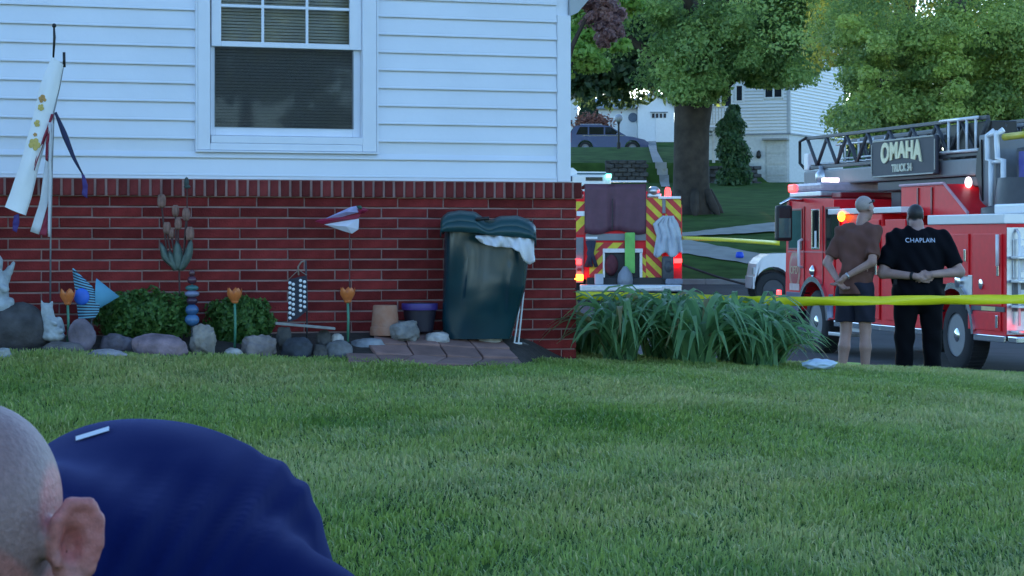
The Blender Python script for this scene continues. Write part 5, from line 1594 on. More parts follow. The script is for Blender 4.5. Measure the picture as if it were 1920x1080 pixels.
    for i in range(nsec):
        for y in (yb-.03, -1.82):
            MB().tube([(xs[i],y,zlo+.03),(xs[i+1],y,zhi-.04)] if i % 2 else [(xs[i],y,zhi-.04),(xs[i+1],y,zlo+.03)], .035, 6).build('diagonal', M['dgrey'], lad, True)
    for i in range(26):
        x = xs[0] + (xs[-1]-xs[0])*(i+.5)/26
        MB().tube([(x,yb-.03,zlo+.06),(x,-1.8,zlo+.06)], .022, 6).build('rung', M['alu'], lad, True)
    for y in (yb-.32, -1.50):
        for i in range(nsec*2-3):
            dx = (xs[1]-xs[0])/2; x = xs[0]+dx*i
            MB().tube([(x,y,zlo+.05),(x+dx,y,zlo+.44)] if i % 2 else [(x,y,zlo+.44),(x+dx,y,zlo+.05)], .026, 5).build('inner_diagonal', M['dgrey'], lad, True)
        MB().bbox((xs[0],y-.03,zlo+.42),(xs[-1]-1.2,y+.03,zlo+.48),.01).build('inner_ladder_rail', M['steelg'], lad)
    # white inner rails and rungs that show through the truss
    m = MB()
    for z in (zlo+.14, zlo+.40): m.tube([(X(1640,yb),yb-.25,z),(xe-.9,yb-.25,z)], .02, 6)
    m.build('inner_rail', WHT, lad, True)
    for px in (1560,1585,1612,1634):
        x = X(px,yb); MB().tube([(x,yb-.25,zlo+.1),(x,yb-.25,zlo+.46)], .02, 6).build('inner_post', WHT, lad, True)
    m = MB()
    for z in (zlo+.06, zhi+.0): m.tube([(X(1765,yb),yb+.02,z),(X(1836,yb),yb+.02,z)], .028, 6)
    m.build('side_rail', WHT, lad, True)
    for px in (1781,1799,1815,1832):
        x = X(px,yb); MB().tube([(x,yb+.02,zlo+.06),(x,yb+.02,zhi)], .024, 6).build('side_post', WHT, lad, True)
    MB().bbox((X(1850,yb),yb-.5,zlo),(X(1765,yb),yb-.08,zhi-.06),.02).build('cable_tray', M['black'], lad)
    # tip fittings
    m = MB(); m.tube([(xe+.1,yb,zlo+.0),(xe+.35,yb,zlo+.1),(xe+.35,yb,zhi-.05),(xe,yb,zhi)], .03, 6); m.build('tip_frame', M['black'], lad, True)
    q = T(1514, 302, yb); MB().bbox((q[0]-.10,yb-.1,q[1]-.17),(q[0]+.12,yb+.03,q[1]+.14),.02).build('tip_lamp', M['white'], lad)
    m = MB(); q = T(1541, 332, yb); m.lathe([(.16,0),(.16,.12),(.08,.2),(.003,.2)], (q[0],yb-.1,q[1]), 14, Matrix.Rotation(-math.pi/2,4,'X')); m.tube([(q[0],yb,q[1]-.3),(q[0],yb,q[1]+.2)], .06, 8); m.build('water_nozzle', M['alu'], lad, True)
    # --- sign
    s0, s1 = X(1757, yb+.1), X(1637, yb+.1); zl, zh = Zt(1700,330,yb+.1), Zt(1700,258,yb+.1)
    sg = MB().bbox((s0,yb+.06,zl),(s1,yb+.13,zh),.10).build('sign', mat('sign_slate', (.045,.046,.060), .6, var=.05), t)
    fr = MB()
    for a, b in (((s0+.07,zl+.005),(s1-.07,zl+.03)),((s0+.07,zh-.03),(s1-.07,zh-.005))): fr.bbox((a[0],yb+.128,a[1]),(b[0],yb+.142,b[1]),.004)
    for a, b in (((s0+.005,zl+.07),(s0+.03,zh-.07)),((s1-.03,zl+.07),(s1-.005,zh-.07))): fr.bbox((a[0],yb+.128,a[1]),(b[0],yb+.142,b[1]),.004)
    fr.build('sign_border', mat('sign_border', (.38,.38,.33), .5), sg)
    W, H = s1-s0, zh-zl
    v, f = text_mesh('OMAHA', 1.0, .01, 1.08, .045)
    x_0 = min(p[0] for p in v); x_1 = max(p[0] for p in v); y_0 = min(p[1] for p in v); y_1 = max(p[1] for p in v)
    P = []
    for p in v:
        u = (p[0]-x_0)/(x_1-x_0); w = (p[1]-y_0)/(y_1-y_0)
        top = .92; bot = .33 + .14*math.sin(math.pi*min(1,max(0,u)))
        P.append((s1 - W*(.17+.64*u), yb+.140+p[2], zl + H*(bot + (top-bot)*w)))
    m = MB(); m.add(P, f)
    cream = mat('cream_lettering', (.80,.74,.46), .5)
    m.build('sign_lettering', cream, sg)
    v, f = text_mesh('TRUCK 34', 1.0, .01, 1.0, .03)
    x_0 = min(p[0] for p in v); x_1 = max(p[0] for p in v); y_0 = min(p[1] for p in v); y_1 = max(p[1] for p in v)
    m = MB(); m.add([(s1 - W*(.345+.31*(p[0]-x_0)/(x_1-x_0)), yb+.140+p[2], zl+H*(.12+.21*(p[1]-y_0)/(y_1-y_0))) for p in v], f)
    m.build('sign_lettering', mat('cream_small', (.62,.60,.46), .5), sg)
    # --- bucket at the rear of the boom
    b0, b1 = X(1930,yb), X(1836,yb)
    zb = Zt(1880,388,yb); zt = Zt(1880,246,yb)
    bk = MB().bbox((X(1873,yb),-2.0,zb+.02),(X(1838,yb),yb+.03,zt-.02),.04).build('bucket', M['steelg'], t)
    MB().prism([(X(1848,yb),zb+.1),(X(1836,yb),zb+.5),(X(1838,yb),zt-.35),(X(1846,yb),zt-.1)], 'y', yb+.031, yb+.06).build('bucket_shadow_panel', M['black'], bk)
    MB().bbox((X(1990,yb),-2.0,zb-.05),(X(1893,yb),yb-.1,zt-.25),.05).build('bucket_body', M['dgrey'], bk)
    m = MB()
    for dx in (0, 1):
        px = (1863, 1880)[dx]; kx = (1870, 1893)[dx]
        m.tube([(X(kx,yb),yb+.10,zb-.02),(X(kx,yb),yb+.10,zb+.70),(X(px+ (2 if dx else 0),yb),yb+.10,zt-.42),(X(px,yb),yb+.10,zt-.05),(X(px+4,yb),yb+.02,zt+.02)], .045, 8)
    m.tube([(X(1870,yb),yb+.10,zb+.68),(X(1893,yb),yb+.10,zb+.68)], .03, 8)
    m.tube([(X(1863,yb),yb+.10,zt-.06),(X(1880,yb),yb+.10,zt-.02)], .035, 8)
    m.build('bucket_rail', WHT, bk, True)
    yel = mat('yellow_tube', (.62,.50,.02), .5)
    m = MB(); q = T(1886, 257, yb); m.tube([(q[0],yb+.02,q[1]),(q[0]-1.2,yb-.05,q[1]+.02)], .055, 10); m.build('yellow_bar', yel, bk, True)
    q = T(1908, 315, yb); MB().bbox((q[0]-.25,yb-.098,q[1]-.2),(q[0]+.1,yb-.06,q[1]+.25),.02).build('blue_patch', mat('blue_patch', (.05,.05,.32), .5), bk)
    MB().bbox((X(1960,yb),-2.1,zb-.20),(X(1870,yb),yb+.1,zb-.055),.03).build('bucket_step', RED, bk)
    for (px, py, mt, r) in ((1737,360,LITR,.07),(1817,342,LITW,.09)):
        q = T(px, py, yb+.05); MB().ell((q[0],yb+.06,q[1]), (r,.05,r), 12, 8).build('boom_lamp', mt, t, True)
    m = MB(); a, b = X(1722,yb), X(1800,yb); z = Zt(1760,362,yb); m.tube([(a,yb+.0,z),(b,yb+.0,z)], .06, 8); m.build('hydraulic_pipe', M['dgrey'], t, True)
truck()

# ================= pumper seen from behind
def engine():
    Y = 56.0; k = Y/F
    xc = (1179-960)*k; zg = ground(xc, Y) + .03
    t = thing('fire_engine', 'fire engine seen from behind with red and yellow chevrons and a maroon hose bed cover', 'fire engine', (xc, Y, zg))
    X = lambda px: (px-1179)*k
    Z = lambda py: CZ + (YH-py)*k - zg
    w0, w1 = X(1079), X(1279)
    MB().bbox((w0,.0,.55),(w1,6.3,Z(383)),.03).build('body', RED, t)
    MB().bbox((w0+.1,6.4,.6),(w1-.1,8.9,2.75),.12).build('cab', RED, t)
    MB().box((w0+.2,8.89,1.6),(w1-.2,8.95,2.5)).build('windscreen', GLS, t)
    for y in (1.2, 7.2):
        for x, s in ((w0+.17,-1),(w1-.17,1)):
            Mx = Matrix.Rotation(math.pi/2*s, 4, 'Y'); r = .53
            tr = MB().lathe([(r*.6,-.16),(r*.95,-.16),(r,-.1),(r,.1),(r*.95,.16),(r*.6,.16)], (x,y,r), 28, Mx).build('wheel', M['rubber'], t, 40)
            MB().lathe([(r*.58,.15),(r*.4,.05),(.1,.1),(.002,.12)], (x,y,r), 20, Mx).build('rim', M['chrome'], tr, 40)
    # maroon cover: box with soft pleats
    a, b = X(1096), X(1211); rows = []
    for i in range(9):
        v = i/8; r = []
        for j in range(33):
            u = j/32
            r.append((a+(b-a)*u, -.10 + .018*math.sin(u*30+v*2)*v + (.05*abs(u-.44)<.002)*.03, Z(345) + (Z(436+4*math.sin(u*9))-Z(345))*v))
        rows.append(r)
    mar = mat('maroon_vinyl', (.105,.040,.062), .6, var=.15, scale=5, bump=.3, bscale=9)
    m = MB(); m.grid(rows); m.grid([[(x,0.6*q-.10,Z(345)+.0) for x in [a+(b-a)*j/8 for j in range(9)]] for q in (0,1,2,5,9)])
    o = m.build('hose_bed_cover', mar, t, True); md = o.modifiers.new('thickness','SOLIDIFY'); md.thickness = .015
    MB().bbox((X(1147),-.125,Z(432)),(X(1148.6),-.10,Z(372)),.004).build('cover_seam', M['black'], o)
    MB().bbox((X(1145),-.05,Z(342)),(X(1212),.2,Z(338.5)),.01).build('cover_rail', WHT, t)
    # chevron panels built as separate stripes
    def chevron(px0, px1, py0, py1, sgn, y, nm='chevron_panel', step=26, wd=13):
        x0, x1, z0, z1 = X(px0), X(px1), Z(py1), Z(py0)
        base = MB().box((x0,y,z0),(x1,y+.03,z1)).build(nm, REFY, t)
        def clip(poly):
            for ax, lim, s in ((0,x0,1),(0,x1,-1),(1,z0,1),(1,z1,-1)):
                out = []
                for i in range(len(poly)):
                    p, q = poly[i], poly[(i+1) % len(poly)]
                    ip, iq = (p[ax]-lim)*s >= 0, (q[ax]-lim)*s >= 0
                    if ip: out.append(p)
                    if ip != iq:
                        f = (lim-p[ax])/(q[ax]-p[ax]); out.append((p[0]+(q[0]-p[0])*f, p[1]+(q[1]-p[1])*f))
                poly = out
                if not poly: return None
            return poly
        H = x1-x0; S = step*k; Wd = wd*k; z = z0 - H - S
        while z < z1 + H + S:
            ya, yb_ = (z, z+H) if sgn > 0 else (z+H, z)
            pl = clip([(x0,ya),(x1,yb_),(x1,yb_+Wd),(x0,ya+Wd)])
            if pl and len(pl) > 2: MB().prism(pl, 'y', y-.006, y-.001).build('chevron_stripe', REFR, base)
            z += S
        return base
    chevron(1211,1241,372,528,-1,-.06)
    chevron(1248,1277,368,452,-1,-.03)
    chevron(1080,1096,378,440,1,-.04,step=40,wd=20)
    chevron(1108,1170,455,470,1,-.05,step=36,wd=17)
    chevron(1105,1131,470,528,1,-.05)
    chevron(1200,1211,478,528,-1,-.055)
    MB().bbox((X(1081),-.06,Z(405)),(X(1096),-.041,Z(396)),.005).build('white_plate', M['white'], t)
    # right corner column with blue-grey post between panels
    MB().bbox((X(1241.5),-.07,Z(400)),(X(1247.5),-.0,Z(372)),.01).build('post', M['steelg'], t)
    MB().bbox((X(1234),-.12,Z(373)),(X(1276),.05,Z(368)),.01).build('top_shelf', WHT, t)
    m = MB(); m.ell((X(1226),.05,Z(358)), (12*k,.2,9*k), 12, 8); m.bbox((X(1214),-.05,Z(371)),(X(1240),.3,Z(362)),.03); m.build('floodlight', M['alu'], t, True)
    m = MB(); m.lathe([(6*k,0),(6*k,9*k),(4*k,16*k),(.002,17*k)], (X(1252),-.02,Z(368)), 14); m.build('beacon', LITR, t, 40)
    m = MB(); m.lathe([(6*k,0),(6*k,9*k),(4*k,16*k),(.002,17*k)], (X(1088),.05,Z(372)), 14); m.build('beacon', REDLENS, t, 40)
    # centre: bed floor, frames, ladder tunnel
    MB().bbox((X(1098),-.06,Z(451)),(X(1211),.0,Z(438)),.01).build('bed_floor', M['steelg'], t)
    MB().bbox((X(1098),-.07,Z(448)),(X(1120),-.061,Z(444)),.002).build('bed_label', M['white'], t)
    MB().box((X(1131),-.02,Z(530)),(X(1200),-.001,Z(470))).build('tunnel_opening', M['black'], t)
    m = MB(); 
    for a_, b_ in (((1130,474),(1205,466)),((1130,530),(1134,474)),((1199,530),(1204,474))): m.bbox((X(a_[0]),-.10,Z(a_[1])),(X(b_[0]),-.021,Z(b_[1])),.01)
    m.build('tunnel_frame', M['alu'], t)
    MB().bbox((X(1171),-.17,Z(512)),(X(1190),-.11,Z(436)),.02).build('green_board', mat('lime_board', (.16,.46,.09), .5), t)
    mesh = mat('dark_red_gear', (.10,.02,.03), .8, var=.3)
    m = MB(); m.ell((X(1146),-.08,Z(497)), (13*k,.12,20*k), 12, 8); m.build('coiled_hose', mesh, t, True)
    m = MB()
    rr = random.Random(8)
    for i in range(5):
        x = X(1102)+rr.uniform(-.05,.15); m.tube([(x,-.12,Z(452)),(x+rr.uniform(-.1,.1),-.2,Z(475)),(x+rr.uniform(-.05,.1),-.15,Z(500))], .05, 6)
    m.build('hanging_hose', mat('dark_hose', (.035,.035,.06), .8), t, True)
    # draped pale sheet on the right
    rows = []
    for i in range(15):
        v = i/14; r = []
        l = np.interp(v, [0,.2,.5,.8,1], [1243,1224,1230,1226,1224]); rt = np.interp(v, [0,.2,.6,1], [1262,1270,1277,1279])
        for j in range(25):
            u = j/24; px = l+(rt-l)*u; py = 405 + (478+5*math.sin(u*12)-405)*v
            r.append((X(px), -.22 - .05*math.sin(u*17+v*3)*(.3+.7*v) - .03*math.sin(u*31-v*4), Z(py)))
        rows.append(r)
    m = MB(); m.grid(rows); o = m.build('draped_sheet', mat('pale_sheet', (.46,.50,.56), .8, var=.08), t, True); md = o.modifiers.new('thickness','SOLIDIFY'); md.thickness = .02
    m = MB(); m.bbox((X(1240),-.3,Z(525)),(X(1262),-.08,Z(480)),.06); m.ell((X(1252),-.22,Z(500)), (10*k,.14,14*k), 12, 8); m.build('hose_reel', M['dgrey'], t, True)
    # tail lamps
    def lamp(px, py, w, h, mt, nm='tail_lamp'):
        MB().bbox((X(px)-w*k/2,-.12,Z(py)-h*k/2),(X(px)+w*k/2,-.045,Z(py)+h*k/2),.02).build(nm, mt, t)
    lamp(1084,491,12,10,LITR); lamp(1085,520,17,11,LITO); lamp(1268,489,20,9,LITR); lamp(1086,505,9,6,REDLENS)
    MB().bbox((X(1080),-.045,Z(530)),(X(1094),-.001,Z(445)),.01).build('lamp_panel', M['steelg'], t)
    # tailboard
    MB().bbox((w0+.1,-.55,Z(546)),(w1-.05,.0,Z(533)),.03).build('tailboard', M['alu'], t)
    MB().bbox((X(1160),-.57,Z(540)),(X(1238),-.551,Z(536)),.004).build('tailboard_strip', WHT, t)
    MB().bbox((w0+.25,-.2,.42),(w1-.25,6,.60),.03).build('chassis', M['black'], t)
    m = MB(); m.lathe([(14*k,0),(15*k,8*k),(13*k,20*k),(6*k,30*k),(3*k,34*k),(.002,34*k)], (X(1171),-.30,Z(533)), 14); o = m.build('grey_canister', mat('canister_grey', (.22,.24,.28), .5), None, True)
    o.location = t.location; tag(o, 'grey canister standing on the tailboard of the fire engine', 'canister')
    o = MB().bbox((X(1114),-.50,Z(533)),(X(1130),-.2,Z(513)),.03).build('equipment_box', mat('pale_gear', (.45,.46,.52), .6)); o.location = t.location
    tag(o, 'small pale equipment box on the left of the tailboard', 'box')
    o = MB().bbox((X(1246),-.45,Z(533)),(X(1278),-.15,Z(522)),.04).build('folded_tarp', mat('grey_tarp', (.20,.22,.28), .8, var=.2)); o.location = t.location
    tag(o, 'folded grey tarp on the right of the tailboard', 'tarp')
engine()

# ================= white ambulance beyond the engine, white pickup, parked car
def ambulance():
    Y = 70.0; k = Y/F; xc = (1085-960)*k; zg = ground(xc, Y)
    t = thing('ambulance', 'white ambulance whose roof shows above the fire engine', 'ambulance', (xc, Y, zg))
    X = lambda px: (px-1085)*k; Z = lambda py: CZ+(YH-py)*k-zg
    a, b = X(1012), X(1146)
    MB().bbox((a,0,.5),(b,4.2,Z(327)),.08).build('box_body', WHT, t)
    MB().prism([(a+.1,Z(327)+.001),(a+.15,Z(316)),(X(1075),Z(314)),(X(1083),Z(321)),(b-.15,Z(321.5)),(b-.1,Z(327)+.001)], 'y', .3, 4.0).build('roof_cap', WHT, t)
    MB().bbox((a+.1,4.21,.5),(b-.1,6.2,1.9),.15).build('cab', WHT, t)
    MB().bbox((X(1098),-.03,Z(339)),(X(1130),-.001,Z(332)),.02).build('window', GLS, t)
    MB().bbox((X(1064),-.03,Z(340)),(X(1073),-.001,Z(330)),.02).build('side_lamp', mat('dark_lamp', (.03,.05,.10), .3), t)
    MB().bbox((X(1082),-.02,Z(327)),(X(1140),-.0005,Z(324)),.004).build('grey_band', mat('teal_band', (.05,.12,.15), .4), t)
    MB().bbox((X(1136),-.06,Z(334)),(X(1146.5),-.001,Z(326)),.02).build('corner_lamp', LITG, t)
    MB().bbox((a+.1,-.025,.7),(X(1080),-.0006,Z(342)),.02).bbox((X(1088),-.025,.7),(b-.15,-.0006,Z(342)),.02).build('rear_door', WHT, t)
    for y in (.9, 5.2):
        for x, s in ((a+.15,-1),(b-.15,1)):
            Mx = Matrix.Rotation(math.pi/2*s, 4, 'Y'); MB().lathe([(.2,-.12),(.38,-.12),(.4,-.06),(.4,.06),(.38,.12),(.2,.12),(.002,.05)], (x,y,.4), 22, Mx).build('wheel', M['rubber'], t, 40)
ambulance()

def pickup():
    Y = 54.5; k = Y/F; xc = (1415-960)*k; zg = ground(xc+2.5, Y) + .03
    t = thing('pickup_truck', 'white pickup truck with its nose showing past the ladder truck', 'pickup truck', (xc, Y, zg))
    X = lambda px: (px-1403)*k; Z = lambda py: CZ+(YH-py)*k-zg
    hz = Z(478); zc = .42; rw = .40; xw = X(1420)+.22
    A = [(xw - .50*math.cos(a)*.9, rw + .53*math.sin(a)) for a in [math.pi*i/12 for i in range(13)]]
    xw2 = xw+3.7
    A2 = [(xw2 - .46*math.cos(a), rw + .50*math.sin(a)) for a in [math.pi*i/12 for i in range(13)]]
    fp = [(0,zc)] + [(.0,Z(520)),(.05,Z(495)),(.16,Z(484)),(.34,hz+.02),(.7,hz+.04),(1.35,hz+.02),(1.40,hz-.02),(5.7,hz-.02),(5.72,zc)]
    lower = [p for p in A2 if p[1] > zc][::-1] + [p for p in A if p[1] > zc][::-1]
    MB().prism(fp + lower, 'y', 0, 1.95).build('body', WHT, t)
    MB().prism([(1.36,hz-.02),(2.05,hz+.62),(2.3,hz+.66),(3.6,hz+.66),(3.75,hz-.02)], 'y', .12, 1.83).build('cab', WHT, t)
    MB().prism([(1.62,hz+.03),(2.10,hz+.56),(2.7,hz+.58),(2.7,hz+.03)], 'y', .10, .119).build('window', GLS, t)
    MB().prism([(2.78,hz+.03),(2.78,hz+.58),(3.5,hz+.58),(3.62,hz+.03)], 'y', .10, .119).build('window', GLS, t)
    MB().prism([(1.34,hz+.0),(1.36,hz+.0),(2.06,hz+.62),(2.03,hz+.60)], 'y', .2, 1.75).build('windscreen', GLS, t)
    MB().bbox((1.05,-.20,hz+.05),(1.30,.0,hz+.22),.05).build('mirror', mat('pickup_mirror', (.06,.065,.09), .4), t)
    for x in (xw, xw2):
        wheel(t, x, .13, rw, rw, .25, -1, M['dgrey']); wheel(t, x, 1.82, rw, rw, .25, 1, M['dgrey'])
        MB().prism([(x+.47*math.cos(a), rw+.47*math.sin(a)) for a in [math.pi*i/12 for i in range(13)]], 'y', .30, .34).build('wheel_well', M['black'], t)
    MB().bbox((-.03,.05,zc),(-.002,1.9,zc+.28),.01).build('bumper', WHT, t)
    MB().bbox((-.015,.10,Z(515)),(.05,.5,Z(502)),.01).build('headlight', mat('lamp_glass', (.6,.6,.62), .1), t)
    MB().bbox((5.73,.05,zc),(5.85,1.9,zc+.25),.03).build('bumper', M['chrome'], t)
pickup()

def suv():
    Y = 128.0; k = Y/F; x0 = (1066-960)*k
    zg = CZ+(YH-288.5)*k
    t = thing('parked_car', 'grey blue station car parked on the hill driveway, tail to the left', 'car', (x0, Y, zg-.02))
    L = 150*k; X = lambda u: u*L
    col = mat('car_grey_blue', (.09,.125,.26), .3, .3, var=.04, coat=.5)
    r = .34; xa, xb = X(.21), X(.80)
    def ar(xc): return [(xc + .42*math.cos(a), r + .42*math.sin(a)) for a in [math.pi*i/10 for i in range(11)]]
    lower = [p for p in ar(xa) if p[1] > .25][::-1][::-1]
    prof = [(0.02,.45),(0.0,.75),(.05,1.02)]
    poly = [(0.03,.28),(0,.70),(.06,1.0),(X(.62),1.02),(X(.80),.93),(X(.95),.78),(X(1),.62),(X(1),.30),(xb+.42,.30)] + [p for p in ar(xb) if p[1] > .30] + [(xb-.42,.30),(xa+.42,.30)] + [p for p in ar(xa) if p[1] > .30] + [(xa-.42,.30)]
    MB().prism(poly, 'y', -.0, 1.75).build('body', col, t)
    MB().prism([(.07,1.0),(.18,1.25),(.35,1.50),(.7,1.58),(X(.40),1.58),(X(.52),1.50),(X(.72),1.0)], 'y', .10, 1.65).build('cabin', col, t)
    for a, b, c, d in ((.40,.60,X(.24),X(.24)),(X(.26),X(.26),X(.44),X(.44)),(X(.46),X(.46),X(.52),X(.66))):
        MB().prism([(a,1.06),(b,1.46),(c,1.46),(d,1.06)], 'y', .085, .099).build('window', GLS, t)
    MB().prism([(.05,1.02),(.03,1.02),(.15,1.27),(.33,1.50),(.36,1.48)], 'y', .25, 1.5).build('rear_window', GLS, t)
    MB().bbox((.0,-.012,.62),(.14,.02,1.16),.02).build('tail_lamp', mat('tail_red', (.45,.03,.06), .25), t)
    MB().bbox((-.01,.3,.55),(.02,1.4,.78),.01).build('number_plate', M['white'], t)
    MB().bbox((-.10,.05,.34),(.03,1.7,.52),.04).build('bumper', mat('car_bumper', (.20,.22,.27), .5), t)
    MB().bbox((X(.17),-.006,.98),(X(.70),.0,1.01),.002).build('trim_line', M['chrome'], t)
    m = MB(); m.bbox((X(.15),.16,1.585),(X(.42),.20,1.62),.01); m.build('roof_rail', M['chrome'], t)
    MB().bbox((X(.60),-.16,1.02),(X(.64),-.0,1.14),.03).build('mirror', col, t)
    for x in (xa, xb): wheel(t, x, .10, r, r, .2, -1); wheel(t, x, 1.65, r, r, .2, 1)
    # the driveway it stands on
    m = MB(); m.box((x0-4,Y-1.2,zg-.9),(x0+6.5,Y+3,zg-.02)); tag(m.build('driveway', M['conc']), kind='structure')
suv()

# ================= hoses, tapes, bag
def tapes():
    yel = mat('caution_tape', (.86,.80,.02), .35, var=.05)
    def tape(pts, w, n, label, tw=.3, sag=.0):
        rows = []
        P = [Vector(p) for p in pts]
        for i in range(n+1):
            s = i/n*(len(P)-1); j = min(int(s), len(P)-2); u = s-j
            c = P[j]*(1-u)+P[j+1]*u; c.z -= sag*math.sin(math.pi*i/n)
            a = tw*math.sin(i*.55)+.16*math.sin(i*1.7)+.2*tw*math.sin(i*.21)
            up = Vector((0, math.sin(a), math.cos(a)))*w/2
            rows.append([c-up, c, c+up])
        m = MB(); m.grid(rows)
        o = m.build('caution_tape', yel, None, True); md = o.modifiers.new('thickness','SOLIDIFY'); md.thickness = .0015
        tag(o, label, 'caution tape')
        return o
    a = wp(.055, -2.2, 0); a.z = CZ+(YH-551)*a.y/F
    tape([a, PW(1180,556,18.4), PW(1400,563,17.6), PW(1500,565,17.3), PW(1700,563,17.0), PW(1920,561,16.8), PW(2060,558,16.7)], .068, 60, 'yellow caution tape stretched in front of the two standing men', .42)
    o = thing('tape_post', 'thin wooden stake holding the right end of the long caution tape', 'stake', on_ground((2060-960)*16.72/F, 16.72))
    MB().bbox((-.02,.004,-.1),(.02,.04,.75),.004).build('stake', mat('stake_wood', (.30,.22,.13), .8), o)
    tape([PW(1279,446,55.8), PW(1370,450,50), PW(1462,456,44.2)], .085, 16, 'short yellow caution tape from the fire engine to the ladder truck mirror', .1)
    # hoses lying on the street
    def hose(pts, r, mt, label):
        P = [on_ground((px-960)*Y/F, Y, .03+r) for px, Y in pts]
        Q = []
        for i in range(len(P)-1):
            for q in range(6):
                u = q/6; c = P[i]*(1-u)+P[i+1]*u; c.z = ground(c.x, c.y)+.03+r; Q.append(c)
        m = MB(); m.tube(Q, r, 8); tag(m.build('fire_hose', mt, None, True), label, 'fire hose', None)
    hose([(1515,36.5),(1560,36.0),(1610,35.6),(1640,34.8),(1700,35.0)], .075, mat('lime_hose', (.40,.58,.10), .6), 'lime green fire hose lying on the street beside the ladder truck')
    hose([(1600,34.0),(1660,34.2),(1720,34.6),(1775,34.0)], .07, mat('white_hose', (.66,.66,.68), .6), 'white fire hose lying on the street behind the two men')
    P = [Vector(PW(px, py, Y)) for px, py, Y in ((1281,497,57.5),(1310,507,57.8),(1345,519,58),(1385,530,58.5),(1425,538,59))]
    for p in P: p.z = max(p.z, ground(p.x, p.y)+.06)
    m = MB(); m.tube(P, .03, 6); tag(m.build('cable', mat('brown_cable', (.07,.05,.05), .7), None, True), 'thin dark cable trailing from the fire engine over the grass verge', 'cable')
    # plastic bag on the lawn edge
    B = G(1537, 699); bm = bmesh.new(); bmesh.ops.create_icosphere(bm, subdivisions=4, radius=1)
    for v in bm.verts:
        n = v.co.normalized(); q = 1 + .22*noise.noise(n*2.2+Vector((3,1,4))) + .10*noise.noise(n*6)
        v.co = Vector((n.x*.115*q, n.y*.07*q, max(-.01, n.z*.036*q+.026)))
    me = bpy.data.meshes.new('plastic_bag'); bm.to_mesh(me); bm.free()
    o = link('plastic_bag', me, mat('bag_plastic', (.50,.60,.72), .35, var=.06), None, True); o.location = B + Vector((0,0,.03)); o.rotation_euler = (0,0,.2)
    tag(o, 'pale blue crumpled plastic bag on the lawn edge beside the day lilies', 'plastic bag')
    B = G(1387, 486, 62.5); m = MB(); m.lathe([(.10,0),(.12,.05),(.09,.16),(.002,.17)], (0,0,0), 10); o = m.build('marker_cap', mat('blue_marker', (.02,.10,.75), .4), None, True); o.location = B+Vector((0,0,.03)); tag(o, 'bright blue marker lying on the far sidewalk', 'marker')
tapes()
# ------------------------------------------------------------------ day lilies at the house corner
def lilies():
    rr = np.random.default_rng(8)
    spots = [(1100,16.9,.44,70,'day lily clump leaning out beside the brick corner'),(1165,16.35,.50,110,'day lily clump second from the brick corner'),
             (1240,16.7,.54,130,'tall day lily clump left of the middle of the row'),(1305,16.3,.50,120,'day lily clump in the middle of the row, nearest the lawn'),
             (1375,16.75,.52,120,'day lily clump right of the middle of the row'),(1425,16.45,.46,110,'day lily clump second from the right end'),(1452,16.8,.30,70,'small low day lily clump at the right end beside the plastic bag')]
    for px, Y, R, n, lab in spots:
        x = (px-960)*Y/F; B = on_ground(x, Y)
        t = thing('day_lily', lab, 'day lily', B, 0, 'day lilies at the house corner')
        V, Fq, Cl = [], [], []
        for i in range(int(n*.75)):
            az = rr.random()*6.283; ln = R*(.80+.65*rr.random()); h = (.17+.17*rr.random())*R/.5
            if az > 3.14 and rr.random() < .5: h *= .8
            w = .015+.010*rr.random(); curl = .8+.9*rr.random()
            base = np.array([rr.normal()*.05, rr.normal()*.05, 0])
            d = np.array([math.cos(az), math.sin(az), 0]); s = np.array([-math.sin(az), math.cos(az), 0])
            k = rr.random(); c = np.array([.055,.125,.055])*(1-k)+np.array([.135,.245,.10])*k
            if rr.random() < .05: c = np.array([.16,.14,.06])
            o = len(V); ns = 8
            tw = rr.normal()*.5
            for j in range(ns+1):
                u = j/ns
                rad = ln*(u**1.15)*.86; z = h*(math.sin(min(1,u*1.18)*math.pi*.62)/.98)*(1 - .55*curl*max(0,u-.55)**1.3/.45**1.3*.8) 
                z = h*1.45*(math.sin(u*math.pi*(.56+.22*curl)))
                p = base + d*rad + np.array([0,0,max(z,.01)])
                ww = w*(1-.15*abs(1-2*u)) * (1 if u < .6 else max(.04,(1-u)/.4)**.8)
                sd = s*math.cos(tw*u)+np.array([0,0,math.sin(tw*u)])
                V += [p-sd*ww, p+np.array([0,0,-.25*ww]), p+sd*ww]; Cl += [c,c*.9,c]
            for j in range(ns):
                a = o+3*j; Fq += [(a,a+1,a+4,a+3),(a+1,a+2,a+5,a+4)]
        ob = np_mesh('foliage', V, Fq, M['leaf'], t, np.array(Cl), True, 4); ob['kind'] = 'stuff'
        m = MB(); m.lathe([(.09,-.02),(.07,.03),(.03,.07),(.002,.08)], (0,0,0), 10); m.build('root_crown', mat('lily_base', (.05,.09,.035), .7), t, True)
lilies()

# ------------------------------------------------------------------ people
SKIN = mat('skin', (.42,.24,.19), .5, var=.10, scale=14, bump=.06, bscale=60)
SKIN2 = mat('skin_ruddy', (.40,.22,.17), .5, var=.10, scale=14)
def rot(v, a):
    c, s = math.cos(a), math.sin(a); return (v[0]*c - v[1]*s, v[0]*s + v[1]*c, v[2])

